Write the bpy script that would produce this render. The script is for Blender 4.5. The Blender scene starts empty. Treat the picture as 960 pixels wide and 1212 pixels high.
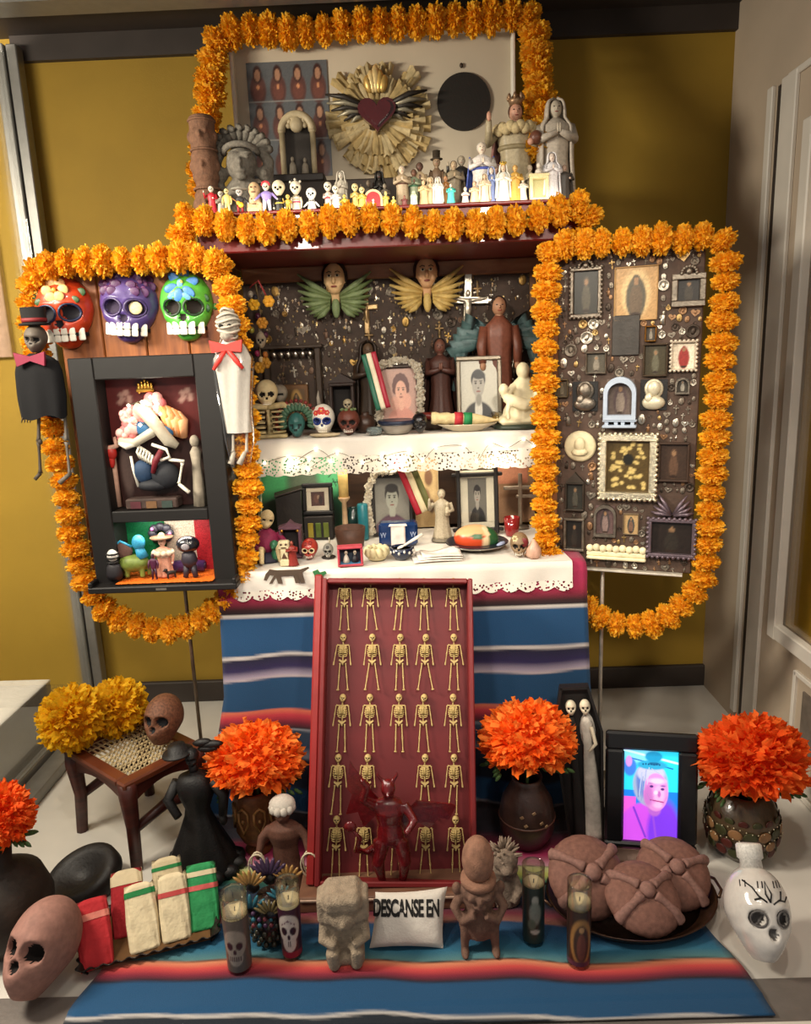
import bpy, math, random
import numpy as np
from mathutils import Vector, Matrix, Euler, noise as mnoise

random.seed(7)
scn = bpy.context.scene
COL = scn.collection
PI = math.pi
D2R = PI / 180.0

# ------------------------------------------------------------------ camera
# The picture frame is taken as 960 x 1212. CAM sits at the visitor's eye,
# 1.4 m above the white deck of the show case, which is z = 0.
FPX, CX, CY, EYE = 870.0, 480.0, 606.0, 1.4
_d = Vector((6.0, 191.0, -FPX)).normalized()          # into the case
_n = Vector((152.0, -3894.0, -FPX))                   # straight down
_n = (_n - _d * _n.dot(_d)).normalized()
_zc = -_n
_xc = _d.cross(_zc)
ROT = Matrix((_xc, _d, _zc))                          # rows: world axes in camera space
cam_data = bpy.data.cameras.new('camera')
cam_data.sensor_fit = 'HORIZONTAL'
cam_data.sensor_width = 36.0
cam_data.lens = 36.0 * FPX / 960.0
cam_data.clip_start = 0.05
camera = bpy.data.objects.new('camera', cam_data)
COL.objects.link(camera)
camera.matrix_world = Matrix.Translation((0, 0, EYE)) @ ROT.to_4x4()
scn.camera = camera

def ray(px, py):
    return ROT @ Vector(((px - CX) / FPX, -(py - CY) / FPX, -1.0))
def PY(px, py, Y):
    r = ray(px, py); t = Y / r.y
    return Vector((r.x * t, Y, EYE + r.z * t))
def PZ(px, py, z):
    r = ray(px, py); t = (z - EYE) / r.z
    return Vector((r.x * t, r.y * t, z))
def PX(px, py, X):
    r = ray(px, py); t = X / r.x
    return Vector((X, r.y * t, EYE + r.z * t))
def mpp(p):
    """metres per picture pixel at a point"""
    c = ROT.transposed() @ (Vector(p) - Vector((0, 0, EYE)))
    return -c.z / FPX

# ------------------------------------------------------------------ world, exposure
world = bpy.data.worlds.new('world')
scn.world = world
world.use_nodes = True
bg = world.node_tree.nodes['Background']
bg.inputs[0].default_value = (1.0, 0.93, 0.86, 1)
bg.inputs[1].default_value = 0.30
scn.view_settings.view_transform = 'Standard'
scn.view_settings.look = 'None'
scn.view_settings.gamma = 1.0
scn.view_settings.use_curve_mapping = False
scn.view_settings.exposure = 0.08

def lamp(name, kind, loc, target, power, color=(1, .84, .66), size=.1, size_y=None, angle=60, blend=.6):
    L = bpy.data.lights.new(name, kind)
    L.energy = power; L.color = color
    if kind == 'AREA':
        L.size = size
        if size_y: L.shape = 'RECTANGLE'; L.size_y = size_y
    elif kind == 'SPOT':
        L.spot_size = angle * D2R; L.spot_blend = blend; L.shadow_soft_size = size
    else:
        L.shadow_soft_size = size
    o = bpy.data.objects.new(name, L); COL.objects.link(o)
    o.location = loc
    if target is not None:
        o.rotation_euler = (Vector(target) - Vector(loc)).to_track_quat('-Z', 'Y').to_euler()
    return o

# ceiling lamps of the case (above the picture), a lit strip on the top shelf, an added right wall spot
WARM = (1.0, 0.89, 0.74)
lamp('gallery_track_lamp', 'SPOT', (-0.55, 0.20, 2.05), (-0.12, 2.3, 1.08), 88, WARM, .10, angle=58, blend=.7)
lamp('gallery_track_lamp', 'SPOT', (0.45, 0.20, 2.05), (0.05, 2.3, 1.08), 88, WARM, .10, angle=58, blend=.7)
lamp('overhead_spot', 'SPOT', (-0.75, 0.95, 2.40), (-0.45, 2.0, 0.6), 30, WARM, .04, angle=66)
lamp('overhead_spot', 'SPOT', (0.55, 0.95, 2.40), (0.40, 2.0, 0.6), 30, WARM, .04, angle=66)
lamp('overhead_spot', 'SPOT', (0.0, 1.0, 2.42), (0.0, 1.7, 0.0), 20, WARM, .04, angle=74)
lamp('overhead_spot', 'SPOT', (0.25, 1.5, 2.42), (1.164, 2.1, 0.9), 13, WARM, .04, angle=60)  # added spot, brightens the right wall and the yellow behind its window
lamp('shelf_strip_lamp', 'AREA', (-0.05, 2.205, 1.812), (-0.05, 2.45, 1.93), .42, (1, .93, .8), 1.0, .012)
lamp('neighbour_case_lamp', 'AREA', (-1.75, 1.3, 2.0), (-1.45, 2.75, 0.6), 100, WARM, .7, .4)

# ------------------------------------------------------------------ materials
def lin(c):
    if isinstance(c, str):
        c = c.lstrip('#'); c = [int(c[i:i + 2], 16) / 255 for i in (0, 2, 4)]
    return tuple(((x / 12.92) if x <= .04045 else ((x + .055) / 1.055) ** 2.4) for x in c[:3])

_mats = {}
def pm(col, rough=.55, metal=0, var=.18, vs=40, bump=.15, bs=None, emit=0, sss=0, coat=0, trans=0, attr=None, alpha=None, sheen=0, ior=1.45):
    """procedural painted / plastic / cloth / stone / metal surface: a base colour broken up by noise, with fine relief"""
    key = (col, rough, metal, var, vs, bump, bs, emit, sss, coat, trans, attr, alpha, sheen)
    if key in _mats: return _mats[key]
    m = bpy.data.materials.new('surface_%03d' % len(_mats)); _mats[key] = m
    m.use_nodes = True
    nt = m.node_tree; N = nt.nodes; Lk = nt.links
    b = N['Principled BSDF']
    b.inputs['Roughness'].default_value = rough
    b.inputs['Metallic'].default_value = metal
    b.inputs['IOR'].default_value = ior
    if coat: b.inputs['Coat Weight'].default_value = coat
    if trans: b.inputs['Transmission Weight'].default_value = trans
    if sheen: b.inputs['Sheen Weight'].default_value = sheen
    tc = N.new('ShaderNodeTexCoord')
    if attr:
        at = N.new('ShaderNodeVertexColor'); at.layer_name = 'paint'
        csock = at.outputs['Color']
        Lk.new(csock, b.inputs['Base Color'])
    else:
        c = lin(col)
        b.inputs['Base Color'].default_value = (*c, 1)
        csock = None
        if var > 0:
            nz = N.new('ShaderNodeTexNoise'); nz.inputs['Scale'].default_value = vs; nz.inputs['Detail'].default_value = 3
            Lk.new(tc.outputs['Object'], nz.inputs['Vector'])
            mp = N.new('ShaderNodeMapRange')
            mp.inputs[1].default_value = .3; mp.inputs[2].default_value = .7
            mp.inputs[3].default_value = 1 - var; mp.inputs[4].default_value = 1 + var
            Lk.new(nz.outputs['Fac'], mp.inputs[0])
            mx = N.new('ShaderNodeVectorMath'); mx.operation = 'SCALE'
            mx.inputs[0].default_value = c
            Lk.new(mp.outputs[0], mx.inputs['Scale'])
            csock = mx.outputs[0]
            Lk.new(csock, b.inputs['Base Color'])
    if emit:
        b.inputs['Emission Strength'].default_value = emit
        if csock is not None: Lk.new(csock, b.inputs['Emission Color'])
        else: b.inputs['Emission Color'].default_value = (*lin(col), 1)
    if alpha is not None: b.inputs['Alpha'].default_value = alpha
    if bump > 0:
        n2 = N.new('ShaderNodeTexNoise'); n2.inputs['Scale'].default_value = bs or vs * 3; n2.inputs['Detail'].default_value = 2
        Lk.new(tc.outputs['Object'], n2.inputs['Vector'])
        bp = N.new('ShaderNodeBump'); bp.inputs['Strength'].default_value = bump; bp.inputs['Distance'].default_value = .004
        Lk.new(n2.outputs['Fac'], bp.inputs['Height'])
        Lk.new(bp.outputs[0], b.inputs['Normal'])
    return m

def wood(col, col2, scale=(6, 40, 40), rough=.45):
    key = ('wood', col, col2, scale, rough)
    if key in _mats: return _mats[key]
    m = bpy.data.materials.new('wood_%03d' % len(_mats)); _mats[key] = m
    m.use_nodes = True; nt = m.node_tree; N = nt.nodes; Lk = nt.links
    b = N['Principled BSDF']; b.inputs['Roughness'].default_value = rough
    tc = N.new('ShaderNodeTexCoord'); mp = N.new('ShaderNodeMapping'); mp.inputs['Scale'].default_value = scale
    nz = N.new('ShaderNodeTexNoise'); nz.inputs['Scale'].default_value = 1; nz.inputs['Detail'].default_value = 5; nz.inputs['Distortion'].default_value = .8
    cr = N.new('ShaderNodeValToRGB')
    cr.color_ramp.elements[0].position = .32; cr.color_ramp.elements[1].position = .68
    cr.color_ramp.elements[0].color = (*lin(col2), 1); cr.color_ramp.elements[1].color = (*lin(col), 1)
    Lk.new(tc.outputs['Object'], mp.inputs[0]); Lk.new(mp.outputs[0], nz.inputs[0]); Lk.new(nz.outputs[0], cr.inputs[0])
    Lk.new(cr.outputs[0], b.inputs['Base Color'])
    bp = N.new('ShaderNodeBump'); bp.inputs['Strength'].default_value = .2; bp.inputs['Distance'].default_value = .003
    Lk.new(nz.outputs[0], bp.inputs['Height']); Lk.new(bp.outputs[0], b.inputs['Normal'])
    return m

def petal(col, var=.18, tr=.5):
    key = ('petal', col, var, tr)
    if key in _mats: return _mats[key]
    m = pm(col, .8, 0, var, 55, 0).copy(); _mats[key] = m
    nt = m.node_tree; N = nt.nodes; Lk = nt.links
    b = N['Principled BSDF']; t = N.new('ShaderNodeBsdfTranslucent'); mx = N.new('ShaderNodeMixShader'); mx.inputs[0].default_value = tr
    src = b.inputs['Base Color'].links[0].from_socket
    Lk.new(src, t.inputs['Color']); Lk.new(b.outputs[0], mx.inputs[1]); Lk.new(t.outputs[0], mx.inputs[2])
    Lk.new(mx.outputs[0], N['Material Output'].inputs['Surface'])
    return m

def clear_glass(tint=(1, 1, 1), rough=.02, gloss=.08):
    key = ('glass', tint, rough, gloss)
    if key in _mats: return _mats[key]
    m = bpy.data.materials.new('glass_%03d' % len(_mats)); _mats[key] = m
    m.use_nodes = True; nt = m.node_tree; N = nt.nodes; Lk = nt.links
    N.remove(N['Principled BSDF'])
    tr = N.new('ShaderNodeBsdfTransparent'); tr.inputs[0].default_value = (*tint, 1)
    gl = N.new('ShaderNodeBsdfGlossy'); gl.inputs['Roughness'].default_value = rough
    lw = N.new('ShaderNodeLayerWeight'); lw.inputs[0].default_value = .25
    ad = N.new('ShaderNodeMath'); ad.operation = 'MULTIPLY_ADD'; ad.inputs[1].default_value = .6; ad.inputs[2].default_value = gloss
    mx = N.new('ShaderNodeMixShader')
    Lk.new(lw.outputs['Fresnel'], ad.inputs[0]); Lk.new(ad.outputs[0], mx.inputs[0])
    Lk.new(tr.outputs[0], mx.inputs[1]); Lk.new(gl.outputs[0], mx.inputs[2])
    Lk.new(mx.outputs[0], N['Material Output'].inputs['Surface'])
    return m

def paint_mat(rough=.5, emit=0):
    return pm('#ffffff', rough=rough, bump=0, attr='paint', emit=emit)

# ------------------------------------------------------------------ mesh building
def rotm(rx=0, ry=0, rz=0):
    return Euler((rx * D2R, ry * D2R, rz * D2R)).to_matrix().to_4x4()
def TR(loc=(0, 0, 0), rot=(0, 0, 0), sc=1.0):
    S = Matrix.Diagonal((sc, sc, sc, 1)) if not hasattr(sc, '__len__') else Matrix.Diagonal((*sc, 1))
    return Matrix.Translation(loc) @ rotm(*rot) @ S

class MB:
    """collects geometry for ONE mesh object; mi = material slot"""
    def __init__(s): s.v = []; s.f = []; s.m = []; s.s = []
    def add(s, vf, mi=0, smooth=True, T=None):
        v, f = vf; o = len(s.v)
        if T is not None: v = [T @ Vector(p) for p in v]
        s.v.extend([tuple(p) for p in v])
        s.f.extend([tuple(i + o for i in q) for q in f])
        s.m.extend([mi] * len(f)); s.s.extend([smooth] * len(f))
        return s
    def box(s, c, d, mi=0, bev=.0, rot=None):
        T = Matrix.Translation(c) @ (rotm(*rot) if rot else Matrix())
        return s.add(g_box(d, bev), mi, False, T)
    def ell(s, c, r, mi=0, nu=14, nv=9, rot=None):
        T = Matrix.Translation(c) @ (rotm(*rot) if rot else Matrix())
        return s.add(g_ell(r, nu, nv), mi, True, T)
    def lathe(s, prof, c=(0, 0, 0), mi=0, n=18, sx=1, sy=1, rot=None, fold=0, nf=7):
        T = Matrix.Translation(c) @ (rotm(*rot) if rot else Matrix())
        return s.add(g_lathe(prof, n, sx, sy, fold, nf), mi, True, T)
    def tube(s, path, r, mi=0, n=7, closed=False):
        return s.add(g_tube(path, r, n, closed), mi, True)
    def prism(s, poly, y0, y1, mi=0, T=None, smooth=False):
        return s.add(g_prism(poly, y0, y1), mi, smooth, T)
    def mesh(s, name, mats):
        me = bpy.data.meshes.new(name)
        me.from_pydata(s.v, [], s.f)
        for m in (mats if isinstance(mats, (list, tuple)) else [mats]): me.materials.append(m)
        me.polygons.foreach_set('material_index', s.m)
        me.polygons.foreach_set('use_smooth', s.s)
        me.update()
        return me
    def obj(s, name, mats, parent=None, loc=None, rot=None, label=None):
        return link(name, s.mesh(name, mats), parent, loc, rot, label)

def link(name, me, parent=None, loc=None, rot=None, label=None):
    o = bpy.data.objects.new(name, me); COL.objects.link(o)
    if parent is not None: o.parent = parent
    if loc is not None: o.location = loc
    if rot is not None: o.rotation_euler = tuple(a * D2R for a in rot)
    if label: o['label'] = label
    return o

def g_box(d, bev=0):
    x, y, z = d[0] / 2, d[1] / 2, d[2] / 2
    if bev <= 0:
        v = [(-x, -y, -z), (x, -y, -z), (x, y, -z), (-x, y, -z), (-x, -y, z), (x, -y, z), (x, y, z), (-x, y, z)]
        return v, [(0, 3, 2, 1), (4, 5, 6, 7), (0, 1, 5, 4), (1, 2, 6, 5), (2, 3, 7, 6), (3, 0, 4, 7)]
    b = min(bev, x * .9, y * .9, z * .9)
    v = []; idx = {}
    for sx in (-1, 1):
        for sy in (-1, 1):
            for sz in (-1, 1):
                for a, p in enumerate(((x, y - b, z - b), (x - b, y, z - b), (x - b, y - b, z))):
                    idx[sx, sy, sz, a] = len(v); v.append((sx * p[0], sy * p[1], sz * p[2]))
    f = []
    for s in (-1, 1):
        q = [idx[s, -1, -1, 0], idx[s, 1, -1, 0], idx[s, 1, 1, 0], idx[s, -1, 1, 0]]; f.append(q if s > 0 else q[::-1])
        q = [idx[-1, s, -1, 1], idx[-1, s, 1, 1], idx[1, s, 1, 1], idx[1, s, -1, 1]]; f.append(q if s > 0 else q[::-1])
        q = [idx[-1, -1, s, 2], idx[1, -1, s, 2], idx[1, 1, s, 2], idx[-1, 1, s, 2]]; f.append(q if s > 0 else q[::-1])
    for a in (-1, 1):
        for c in (-1, 1):
            f.append([idx[a, c, -1, 0], idx[a, c, 1, 0], idx[a, c, 1, 1], idx[a, c, -1, 1]])
            f.append([idx[a, -1, c, 0], idx[a, 1, c, 0], idx[a, 1, c, 2], idx[a, -1, c, 2]])
            f.append([idx[-1, a, c, 1], idx[1, a, c, 1], idx[1, a, c, 2], idx[-1, a, c, 2]])
    for k in ((a, b2, c) for a in (-1, 1) for b2 in (-1, 1) for c in (-1, 1)):
        f.append([idx[(*k, 0)], idx[(*k, 1)], idx[(*k, 2)]])
    return v, f

def g_ell(r, nu=14, nv=9):
    if not hasattr(r, '__len__'): r = (r, r, r)
    v = [(0, 0, -r[2])]
    for j in range(1, nv):
        t = PI * j / nv
        for i in range(nu):
            a = 2 * PI * i / nu
            v.append((r[0] * math.sin(t) * math.cos(a), r[1] * math.sin(t) * math.sin(a), -r[2] * math.cos(t)))
    v.append((0, 0, r[2])); f = []
    for i in range(nu): f.append((0, 1 + (i + 1) % nu, 1 + i))
    for j in range(nv - 2):
        for i in range(nu):
            a = 1 + j * nu + i; b = 1 + j * nu + (i + 1) % nu
            f.append((a, b, b + nu, a + nu))
    o = 1 + (nv - 2) * nu
    for i in range(nu): f.append((o + i, o + (i + 1) % nu, len(v) - 1))
    return v, f

def g_lathe(prof, n=18, sx=1, sy=1, fold=0, nf=7):
    v = []; f = []
    for k, (r, z) in enumerate(prof):
        w = fold * (1 - k / max(1, len(prof) - 1))
        for i in range(n):
            a = 2 * PI * i / n
            q = r * (1 + w * math.cos(nf * a))
            v.append((q * sx * math.cos(a), q * sy * math.sin(a), z))
    for j in range(len(prof) - 1):
        for i in range(n):
            a = j * n + i; b = j * n + (i + 1) % n
            f.append((a, b, b + n, a + n))
    if prof[0][0] > 1e-6: f.append(tuple(range(n))[::-1])
    if prof[-1][0] > 1e-6: f.append(tuple((len(prof) - 1) * n + i for i in range(n)))
    return v, f

def g_tube(path, r, n=7, closed=False):
    P = [Vector(p) for p in path]; k = len(P)
    R = r if hasattr(r, '__len__') else [r] * k
    v = []; f = []; up = None
    for i, p in enumerate(P):
        if closed: t = (P[(i + 1) % k] - P[i - 1])
        else: t = (P[min(i + 1, k - 1)] - P[max(i - 1, 0)])
        if t.length < 1e-9: t = Vector((0, 0, 1))
        t.normalize()
        if up is None:
            up = Vector((0, 0, 1)) if abs(t.z) < .9 else Vector((1, 0, 0))
        a = t.cross(up)
        if a.length < 1e-6: a = t.orthogonal()
        a.normalize(); b = t.cross(a).normalized(); up = a.cross(t)
        for j in range(n):
            q = 2 * PI * j / n
            v.append(p + (a * math.cos(q) + b * math.sin(q)) * R[i])
    for i in range(k if closed else k - 1):
        for j in range(n):
            a0 = i * n + j; b0 = i * n + (j + 1) % n
            a1 = (i + 1) % k * n + j; b1 = (i + 1) % k * n + (j + 1) % n
            f.append((a0, a1, b1, b0))
    if not closed:
        f.append(tuple(range(n))); f.append(tuple((k - 1) * n + j for j in range(n))[::-1])
    return v, f

def g_prism(poly, y0, y1):
    """outline in x,z extruded from y0 to y1"""
    n = len(poly)
    v = [(x, y0, z) for x, z in poly] + [(x, y1, z) for x, z in poly]
    f = [tuple(range(n)), tuple(range(2 * n - 1, n - 1, -1))]
    for i in range(n):
        j = (i + 1) % n
        f.append((j, i, i + n, j + n))
    return v, f

def g_grid(fn, nu, nv):
    v = [fn(i / nu, j / nv) for j in range(nv + 1) for i in range(nu + 1)]
    f = [(j * (nu + 1) + i, j * (nu + 1) + i + 1, (j + 1) * (nu + 1) + i + 1, (j + 1) * (nu + 1) + i) for j in range(nv) for i in range(nu)]
    return v, f

def oval(rx, rz, n=20, cx=0, cz=0):
    return [(cx + rx * math.cos(2 * PI * i / n), cz + rz * math.sin(2 * PI * i / n)) for i in range(n)]

# ------------------------------------------------------------------ things
def thing(name, label, cat, loc=(0, 0, 0), rotz=0, group=None, rot=None):
    o = bpy.data.objects.new(name, None); COL.objects.link(o)
    o.empty_display_size = .02
    o.location = loc
    o.rotation_euler = tuple(a * D2R for a in rot) if rot else (0, 0, rotz * D2R)
    return tag(o, label, cat, group)
def tag(o, label, cat, group=None):
    o['label'] = label; o['category'] = cat
    if group: o['group'] = group
    return o
def struct(name, mb, mats, **k):
    o = mb.obj(name, mats, **k)
    if o.parent is None: o['kind'] = 'structure'
    return o
def copy_tree(o, parent=None):
    c = o.copy(); COL.objects.link(c)
    if parent is not None: c.parent = parent
    for ch in o.children: copy_tree(ch, c)
    return c

# ------------------------------------------------------------------ prints (flat pictures printed on paper)
def painted(w, h, ops, nx=40, ny=None, seed=0, grain=.05):
    """a flat print w x h standing upright (x, z), facing -y, its colours laid on a fine grid"""
    ny = ny or max(4, int(nx * h / w))
    X, Z = np.meshgrid(np.linspace(0, 1, nx + 1), np.linspace(0, 1, ny + 1))
    C = np.zeros(X.shape + (3,)) + .5
    asp = h / w
    for op in ops:
        k = op[0]; col = np.array(lin(op[1]))
        if k == 'bg': C[:] = col; continue
        if k == 'grad':                                  # vertical blend from the colour there to col at the top
            C[:] = C * (1 - Z[..., None]) + col * Z[..., None]; continue
        if k == 'ell':
            _, _, cx, cz, rx, rz = op[:6]; soft = op[6] if len(op) > 6 else .15
            d = np.sqrt(((X - cx) / rx) ** 2 + ((Z - cz) / rz) ** 2)
            a = np.clip((1 - d) / soft + .5, 0, 1)
        elif k == 'rect':
            _, _, x0, z0, x1, z1 = op[:6]
            a = ((X >= x0) & (X <= x1) & (Z >= z0) & (Z <= z1)).astype(float)
        elif k == 'line':
            _, _, x0, z0, x1, z1, wd = op[:7]
            dx, dz = x1 - x0, (z1 - z0) * asp
            L2 = dx * dx + dz * dz + 1e-9
            t = np.clip(((X - x0) * dx + (Z - z0) * asp * dz) / L2, 0, 1)
            d = np.hypot(X - x0 - t * dx, (Z - z0) * asp - t * dz)
            a = np.clip((wd - d) / (wd * .5) + .5, 0, 1)
        C = C * (1 - a[..., None]) + col * a[..., None]
    rs = np.random.RandomState(seed + 11)
    C = np.clip(C * (1 + grain * rs.randn(*X.shape)[..., None]), 0, 1)
    mb = MB()
    mb.add(g_grid(lambda u, v: ((u - .5) * w, 0, v * h), nx, ny), 0, False)
    return mb, C.reshape(-1, 3)
def print_obj(name, w, h, ops, parent=None, loc=None, rot=None, nx=40, rough=.35, emit=0, seed=0, grain=.05, label=None, ny=None):
    mb, C = painted(w, h, ops, nx, ny, seed, grain)
    o = mb.obj(name, paint_mat(rough, emit), parent, loc, rot, label)
    colour_verts(o.data, C)
    return o
def colour_verts(me, C):
    at = me.color_attributes.new('paint', 'FLOAT_COLOR', 'POINT')
    buf = np.ones((len(me.vertices), 4), np.float32); buf[:, :3] = C
    at.data.foreach_set('color', buf.ravel())

def portrait(bgc, coat, skin, hair, shirt=None, dark='#221a16', cx=.5, cz=.56, s=1.0, style='short', lips='#8a5048'):
    a = s
    o = [('bg', bgc), ('ell', coat, cx, cz - .62 * a, .44 * a, .36 * a, .1)]
    if shirt: o += [('ell', shirt, cx, cz - .40 * a, .10 * a, .20 * a, .2)]
    if style == 'long': o += [('ell', hair, cx, cz + .03 * a, .27 * a, .27 * a, .12)]
    if style == 'curls':
        o += [('ell', hair, cx + .17 * a * math.cos(t), cz + .08 * a + .17 * a * math.sin(t), .09 * a, .08 * a, .2) for t in np.linspace(-.3, PI + .3, 9)]
    o += [('ell', skin, cx, cz - .22 * a, .09 * a, .12 * a, .2), ('ell', hair, cx, cz + .09 * a, .195 * a, .165 * a, .12),
          ('ell', skin, cx, cz, .165 * a, .19 * a, .1)]
    if style == 'short': o += [('ell', hair, cx + .02 * a, cz + .155 * a, .17 * a, .06 * a, .3)]
    if style == 'up': o += [('ell', hair, cx, cz + .19 * a, .18 * a, .08 * a, .25)]
    for q in (-1, 1):
        o += [('ell', dark, cx + q * .07 * a, cz + .03 * a, .028 * a, .016 * a, .5), ('ell', dark, cx + q * .07 * a, cz + .065 * a, .045 * a, .010 * a, .6)]
    o += [('ell', dark, cx, cz - .045 * a, .022 * a, .010 * a, .8), ('ell', lips, cx, cz - .10 * a, .058 * a, .014 * a, .5)]
    return o

# ================================================================== generators
GOLD = pm('#b98a3a', .35, 1, .2, 60, .1)
SILV = pm('#b9b2a4', .32, 1, .2, 60, .15)
DARKM = pm('#4a4038', .45, .8, .3, 60, .2)
PEWT = pm('#7d7468', .42, .85, .3, 50, .25)
BLACK = pm('#100e0d', .5, 0, .2)
IVORY = pm('#e6d9b6', .5, 0, .1)
BONE = pm('#c8b184', .5, 0, .15, 80)
WHITE = pm('#ece6da', .5, 0, .05)
REDL = pm('#6a1512', .38, 0, .12, 12, .08, coat=.2)
SOCK = pm('#15100e', .9, 0, 0, bump=0)
TOOTH = pm('#efe8d8', .35, 0, .04)

# ---------------------------------------------------------------- skulls
def skull_dist(x, z):
    """front surface y of the unit skull (height 1, width .76) at x, z"""
    cz, rx, rz = .56, .38, .44
    v = 1 - ((z - cz) / (rz if z > cz else .56)) ** 2
    q = (v if z > cz else max(v, 0) ** .62) - (x / (rx * jaw_w(z))) ** 2
    return -.46 * math.sqrt(max(q, 0.0)) * (1 if z > .3 else 1.0)
def jaw_w(z):
    if z > .5: return 1.0
    t = min(1, (.5 - z) / .5)
    return 1 - .42 * t ** 1.1
def skull_geo(nu=52, nv=40, back=1.0, socket=.105, flat_base=True):
    """(verts, faces, material index per face): 0 bone, 1 dark eye and nose hollows. Front = -y, base z = 0"""
    v = []; f = []; m = []
    for j in range(nv + 1):
        t = PI * j / nv
        for i in range(nu):
            a = 2 * PI * i / nu - PI / 2
            cz = -math.cos(t); st = math.sin(t)
            z = .56 + (.44 if cz > 0 else .56) * cz
            if cz < 0: st = st ** .62
            x = .38 * st * math.cos(a) * jaw_w(z)
            y = .46 * st * math.sin(a)
            if y > 0:
                y *= back
                if z < .42: y *= max(.25, 1 - (.42 - z) * 1.9)
            else:
                if z < .36 and z > .1: y *= 1 + .10 * math.sin((z - .1) / .26 * PI)
                ck = math.exp(-((abs(x) - .25) ** 2 / .004 + (z - .36) ** 2 / .004)); x *= 1 + .10 * ck
                br = math.exp(-((abs(x) - .15) ** 2 / .012 + (z - .615) ** 2 / .0016)); y -= .03 * br
                for ex in (-.15, .15):
                    dd = math.hypot((x - ex) / socket, (z - .49) / (socket * .92))
                    if dd < 1.25: y += .17 * max(0, 1 - (dd / 1.2) ** 3)
                dn = math.hypot(x / .055, (z - .345) / .062)
                if dn < 1.3: y += .08 * max(0, 1 - (dn / 1.2) ** 3)
            v.append((x, y, max(z, .03) if flat_base else z))
    def cls(q):
        c = [sum(v[k][n] for k in q) / len(q) for n in range(3)]
        if c[1] > 0: return 0
        for ex in (-.15, .15):
            if math.hypot((c[0] - ex) / socket, (c[2] - .49) / (socket * .92)) < .93: return 1
        if math.hypot(c[0] / .055, (c[2] - .345) / .062) < .95: return 1
        return 0
    for j in range(nv):
        for i in range(nu):
            q = (j * nu + i, j * nu + (i + 1) % nu, (j + 1) * nu + (i + 1) % nu, (j + 1) * nu + i)
            f.append(q); m.append(cls(q))
    return v, f, m
_sk = {}
def skull_mb(mb, T=None, mi=0, md=1, **k):
    key = tuple(sorted(k.items()))
    if key not in _sk: _sk[key] = skull_geo(**k)
    v, f, m = _sk[key]
    o = len(mb.v)
    mb.v.extend([tuple(T @ Vector(p)) if T is not None else p for p in v])
    mb.f.extend([tuple(i + o for i in q) for q in f]); mb.m.extend([md if c else mi for c in m]); mb.s.extend([True] * len(f))
    return mb
def teeth_mb(mb, z=.19, n=6, w=.30, th=.062, mi=0, gap=.012, yoff=-.012, rows=(1, -1)):
    for r in rows:
        for k in range(n):
            x = (k - (n - 1) / 2) * w / n
            zz = z + r * (th / 2 + gap / 2)
            y = skull_dist(x, max(zz, .14)) + yoff
            mb.box((x, y, zz), (w / n * .86, .035, th), mi, .008, (0, 0, -x * 90))
    return mb

def skull_thing(name, label, loc, h, bone, rotz=0, sock=None, w=1.0, d=1.0, teeth=True, tooth=None, nt=6, extra=None, cat='skull', group=None, rot=None, **k):
    t = thing(name, label, cat, loc, rotz, group, rot)
    t.scale = (h * w, h * d, h)
    mb = skull_mb(MB(), **k); mb.obj('cranium', [bone, sock or SOCK], t)
    if teeth:
        teeth_mb(MB(), n=nt).obj('tooth_row', tooth or TOOTH, t)
    if extra: extra(t)
    return t
def sit(x, z, out=.012):
    return (x, skull_dist(x, z) - out, z)

# ---------------------------------------------------------------- skeletons
def rib_cage(mb, z0, z1, rx, ry, n=6, r=.012, mi=0):
    for k in range(n):
        t = k / (n - 1); z = z0 + (z1 - z0) * t
        q = math.sin((.25 + .6 * t) * PI) ** .6
        path = [(rx * q * math.sin(a), -ry * q * math.cos(a), z - .02 * math.cos(a)) for a in np.linspace(.25, 2 * PI - .25, 12)]
        mb.tube(path, r, mi, 4)
    mb.tube([(0, -ry * .8, z0 + .04), (0, -ry, z1)], r * 1.5, mi, 4)
    mb.tube([(0, ry * .8, z0 - .17), (0, ry * .9, z1 + .05)], r * 1.6, mi, 5)
    return mb
def bone_path(mb, p, q, r, mi=0):
    p, q = Vector(p), Vector(q)
    mb.tube([p, p.lerp(q, .12), p.lerp(q, .5), p.lerp(q, .88), q], [r * 1.5, r * .95, r * .8, r * .95, r * 1.5], mi, 5)
def skel_meshes(mat):
    """unit-height skeleton parts, feet near z 0, hip at z .47; legs and arms hang from their own joints"""
    M = {}
    M['skull'] = skull_mb(MB(), TR((0, 0, .855), sc=(.15, .15, .145)), nu=30, nv=24).mesh('skull', [mat, SOCK])
    mb = rib_cage(MB(), .615, .785, .088, .055, 6, .0095)
    bone_path(mb, (-.105, 0, .80), (.105, 0, .80), .011)
    mb.tube([(0, .03, .79), (0, .02, .87)], .012, 0, 5)
    mb.prism([(-.05, .66), (.05, .66), (.065, .79), (-.065, .79)], -.028, .03, 0)
    M['ribcage'] = mb.mesh('ribcage', mat)
    mb = MB(); mb.prism([(-.07, .53), (-.02, .49), (0, .45), (.02, .49), (.07, .53), (.06, .555), (.02, .53), (-.02, .53), (-.06, .555)], -.03, .035, 0)
    mb.tube([(0, .03, .53), (0, .03, .64)], .014, 0, 5)
    M['pelvis'] = mb.mesh('pelvis', mat)
    mb = MB(); bone_path(mb, (0, 0, 0), (0, 0, -.23), .0125); bone_path(mb, (0, 0, -.235), (0, -.02, -.45), .0115)
    mb.box((0, -.035, -.462), (.045, .085, .022), 0, .008)
    M['leg'] = mb.mesh('leg', mat)
    mb = MB(); bone_path(mb, (0, 0, 0), (0, 0, -.155), .0105); bone_path(mb, (0, 0, -.16), (0, -.012, -.30), .0095)
    mb.box((0, -.014, -.325), (.026, .02, .05), 0, .006)
    M['arm'] = mb.mesh('arm', mat)
    return M
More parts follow.
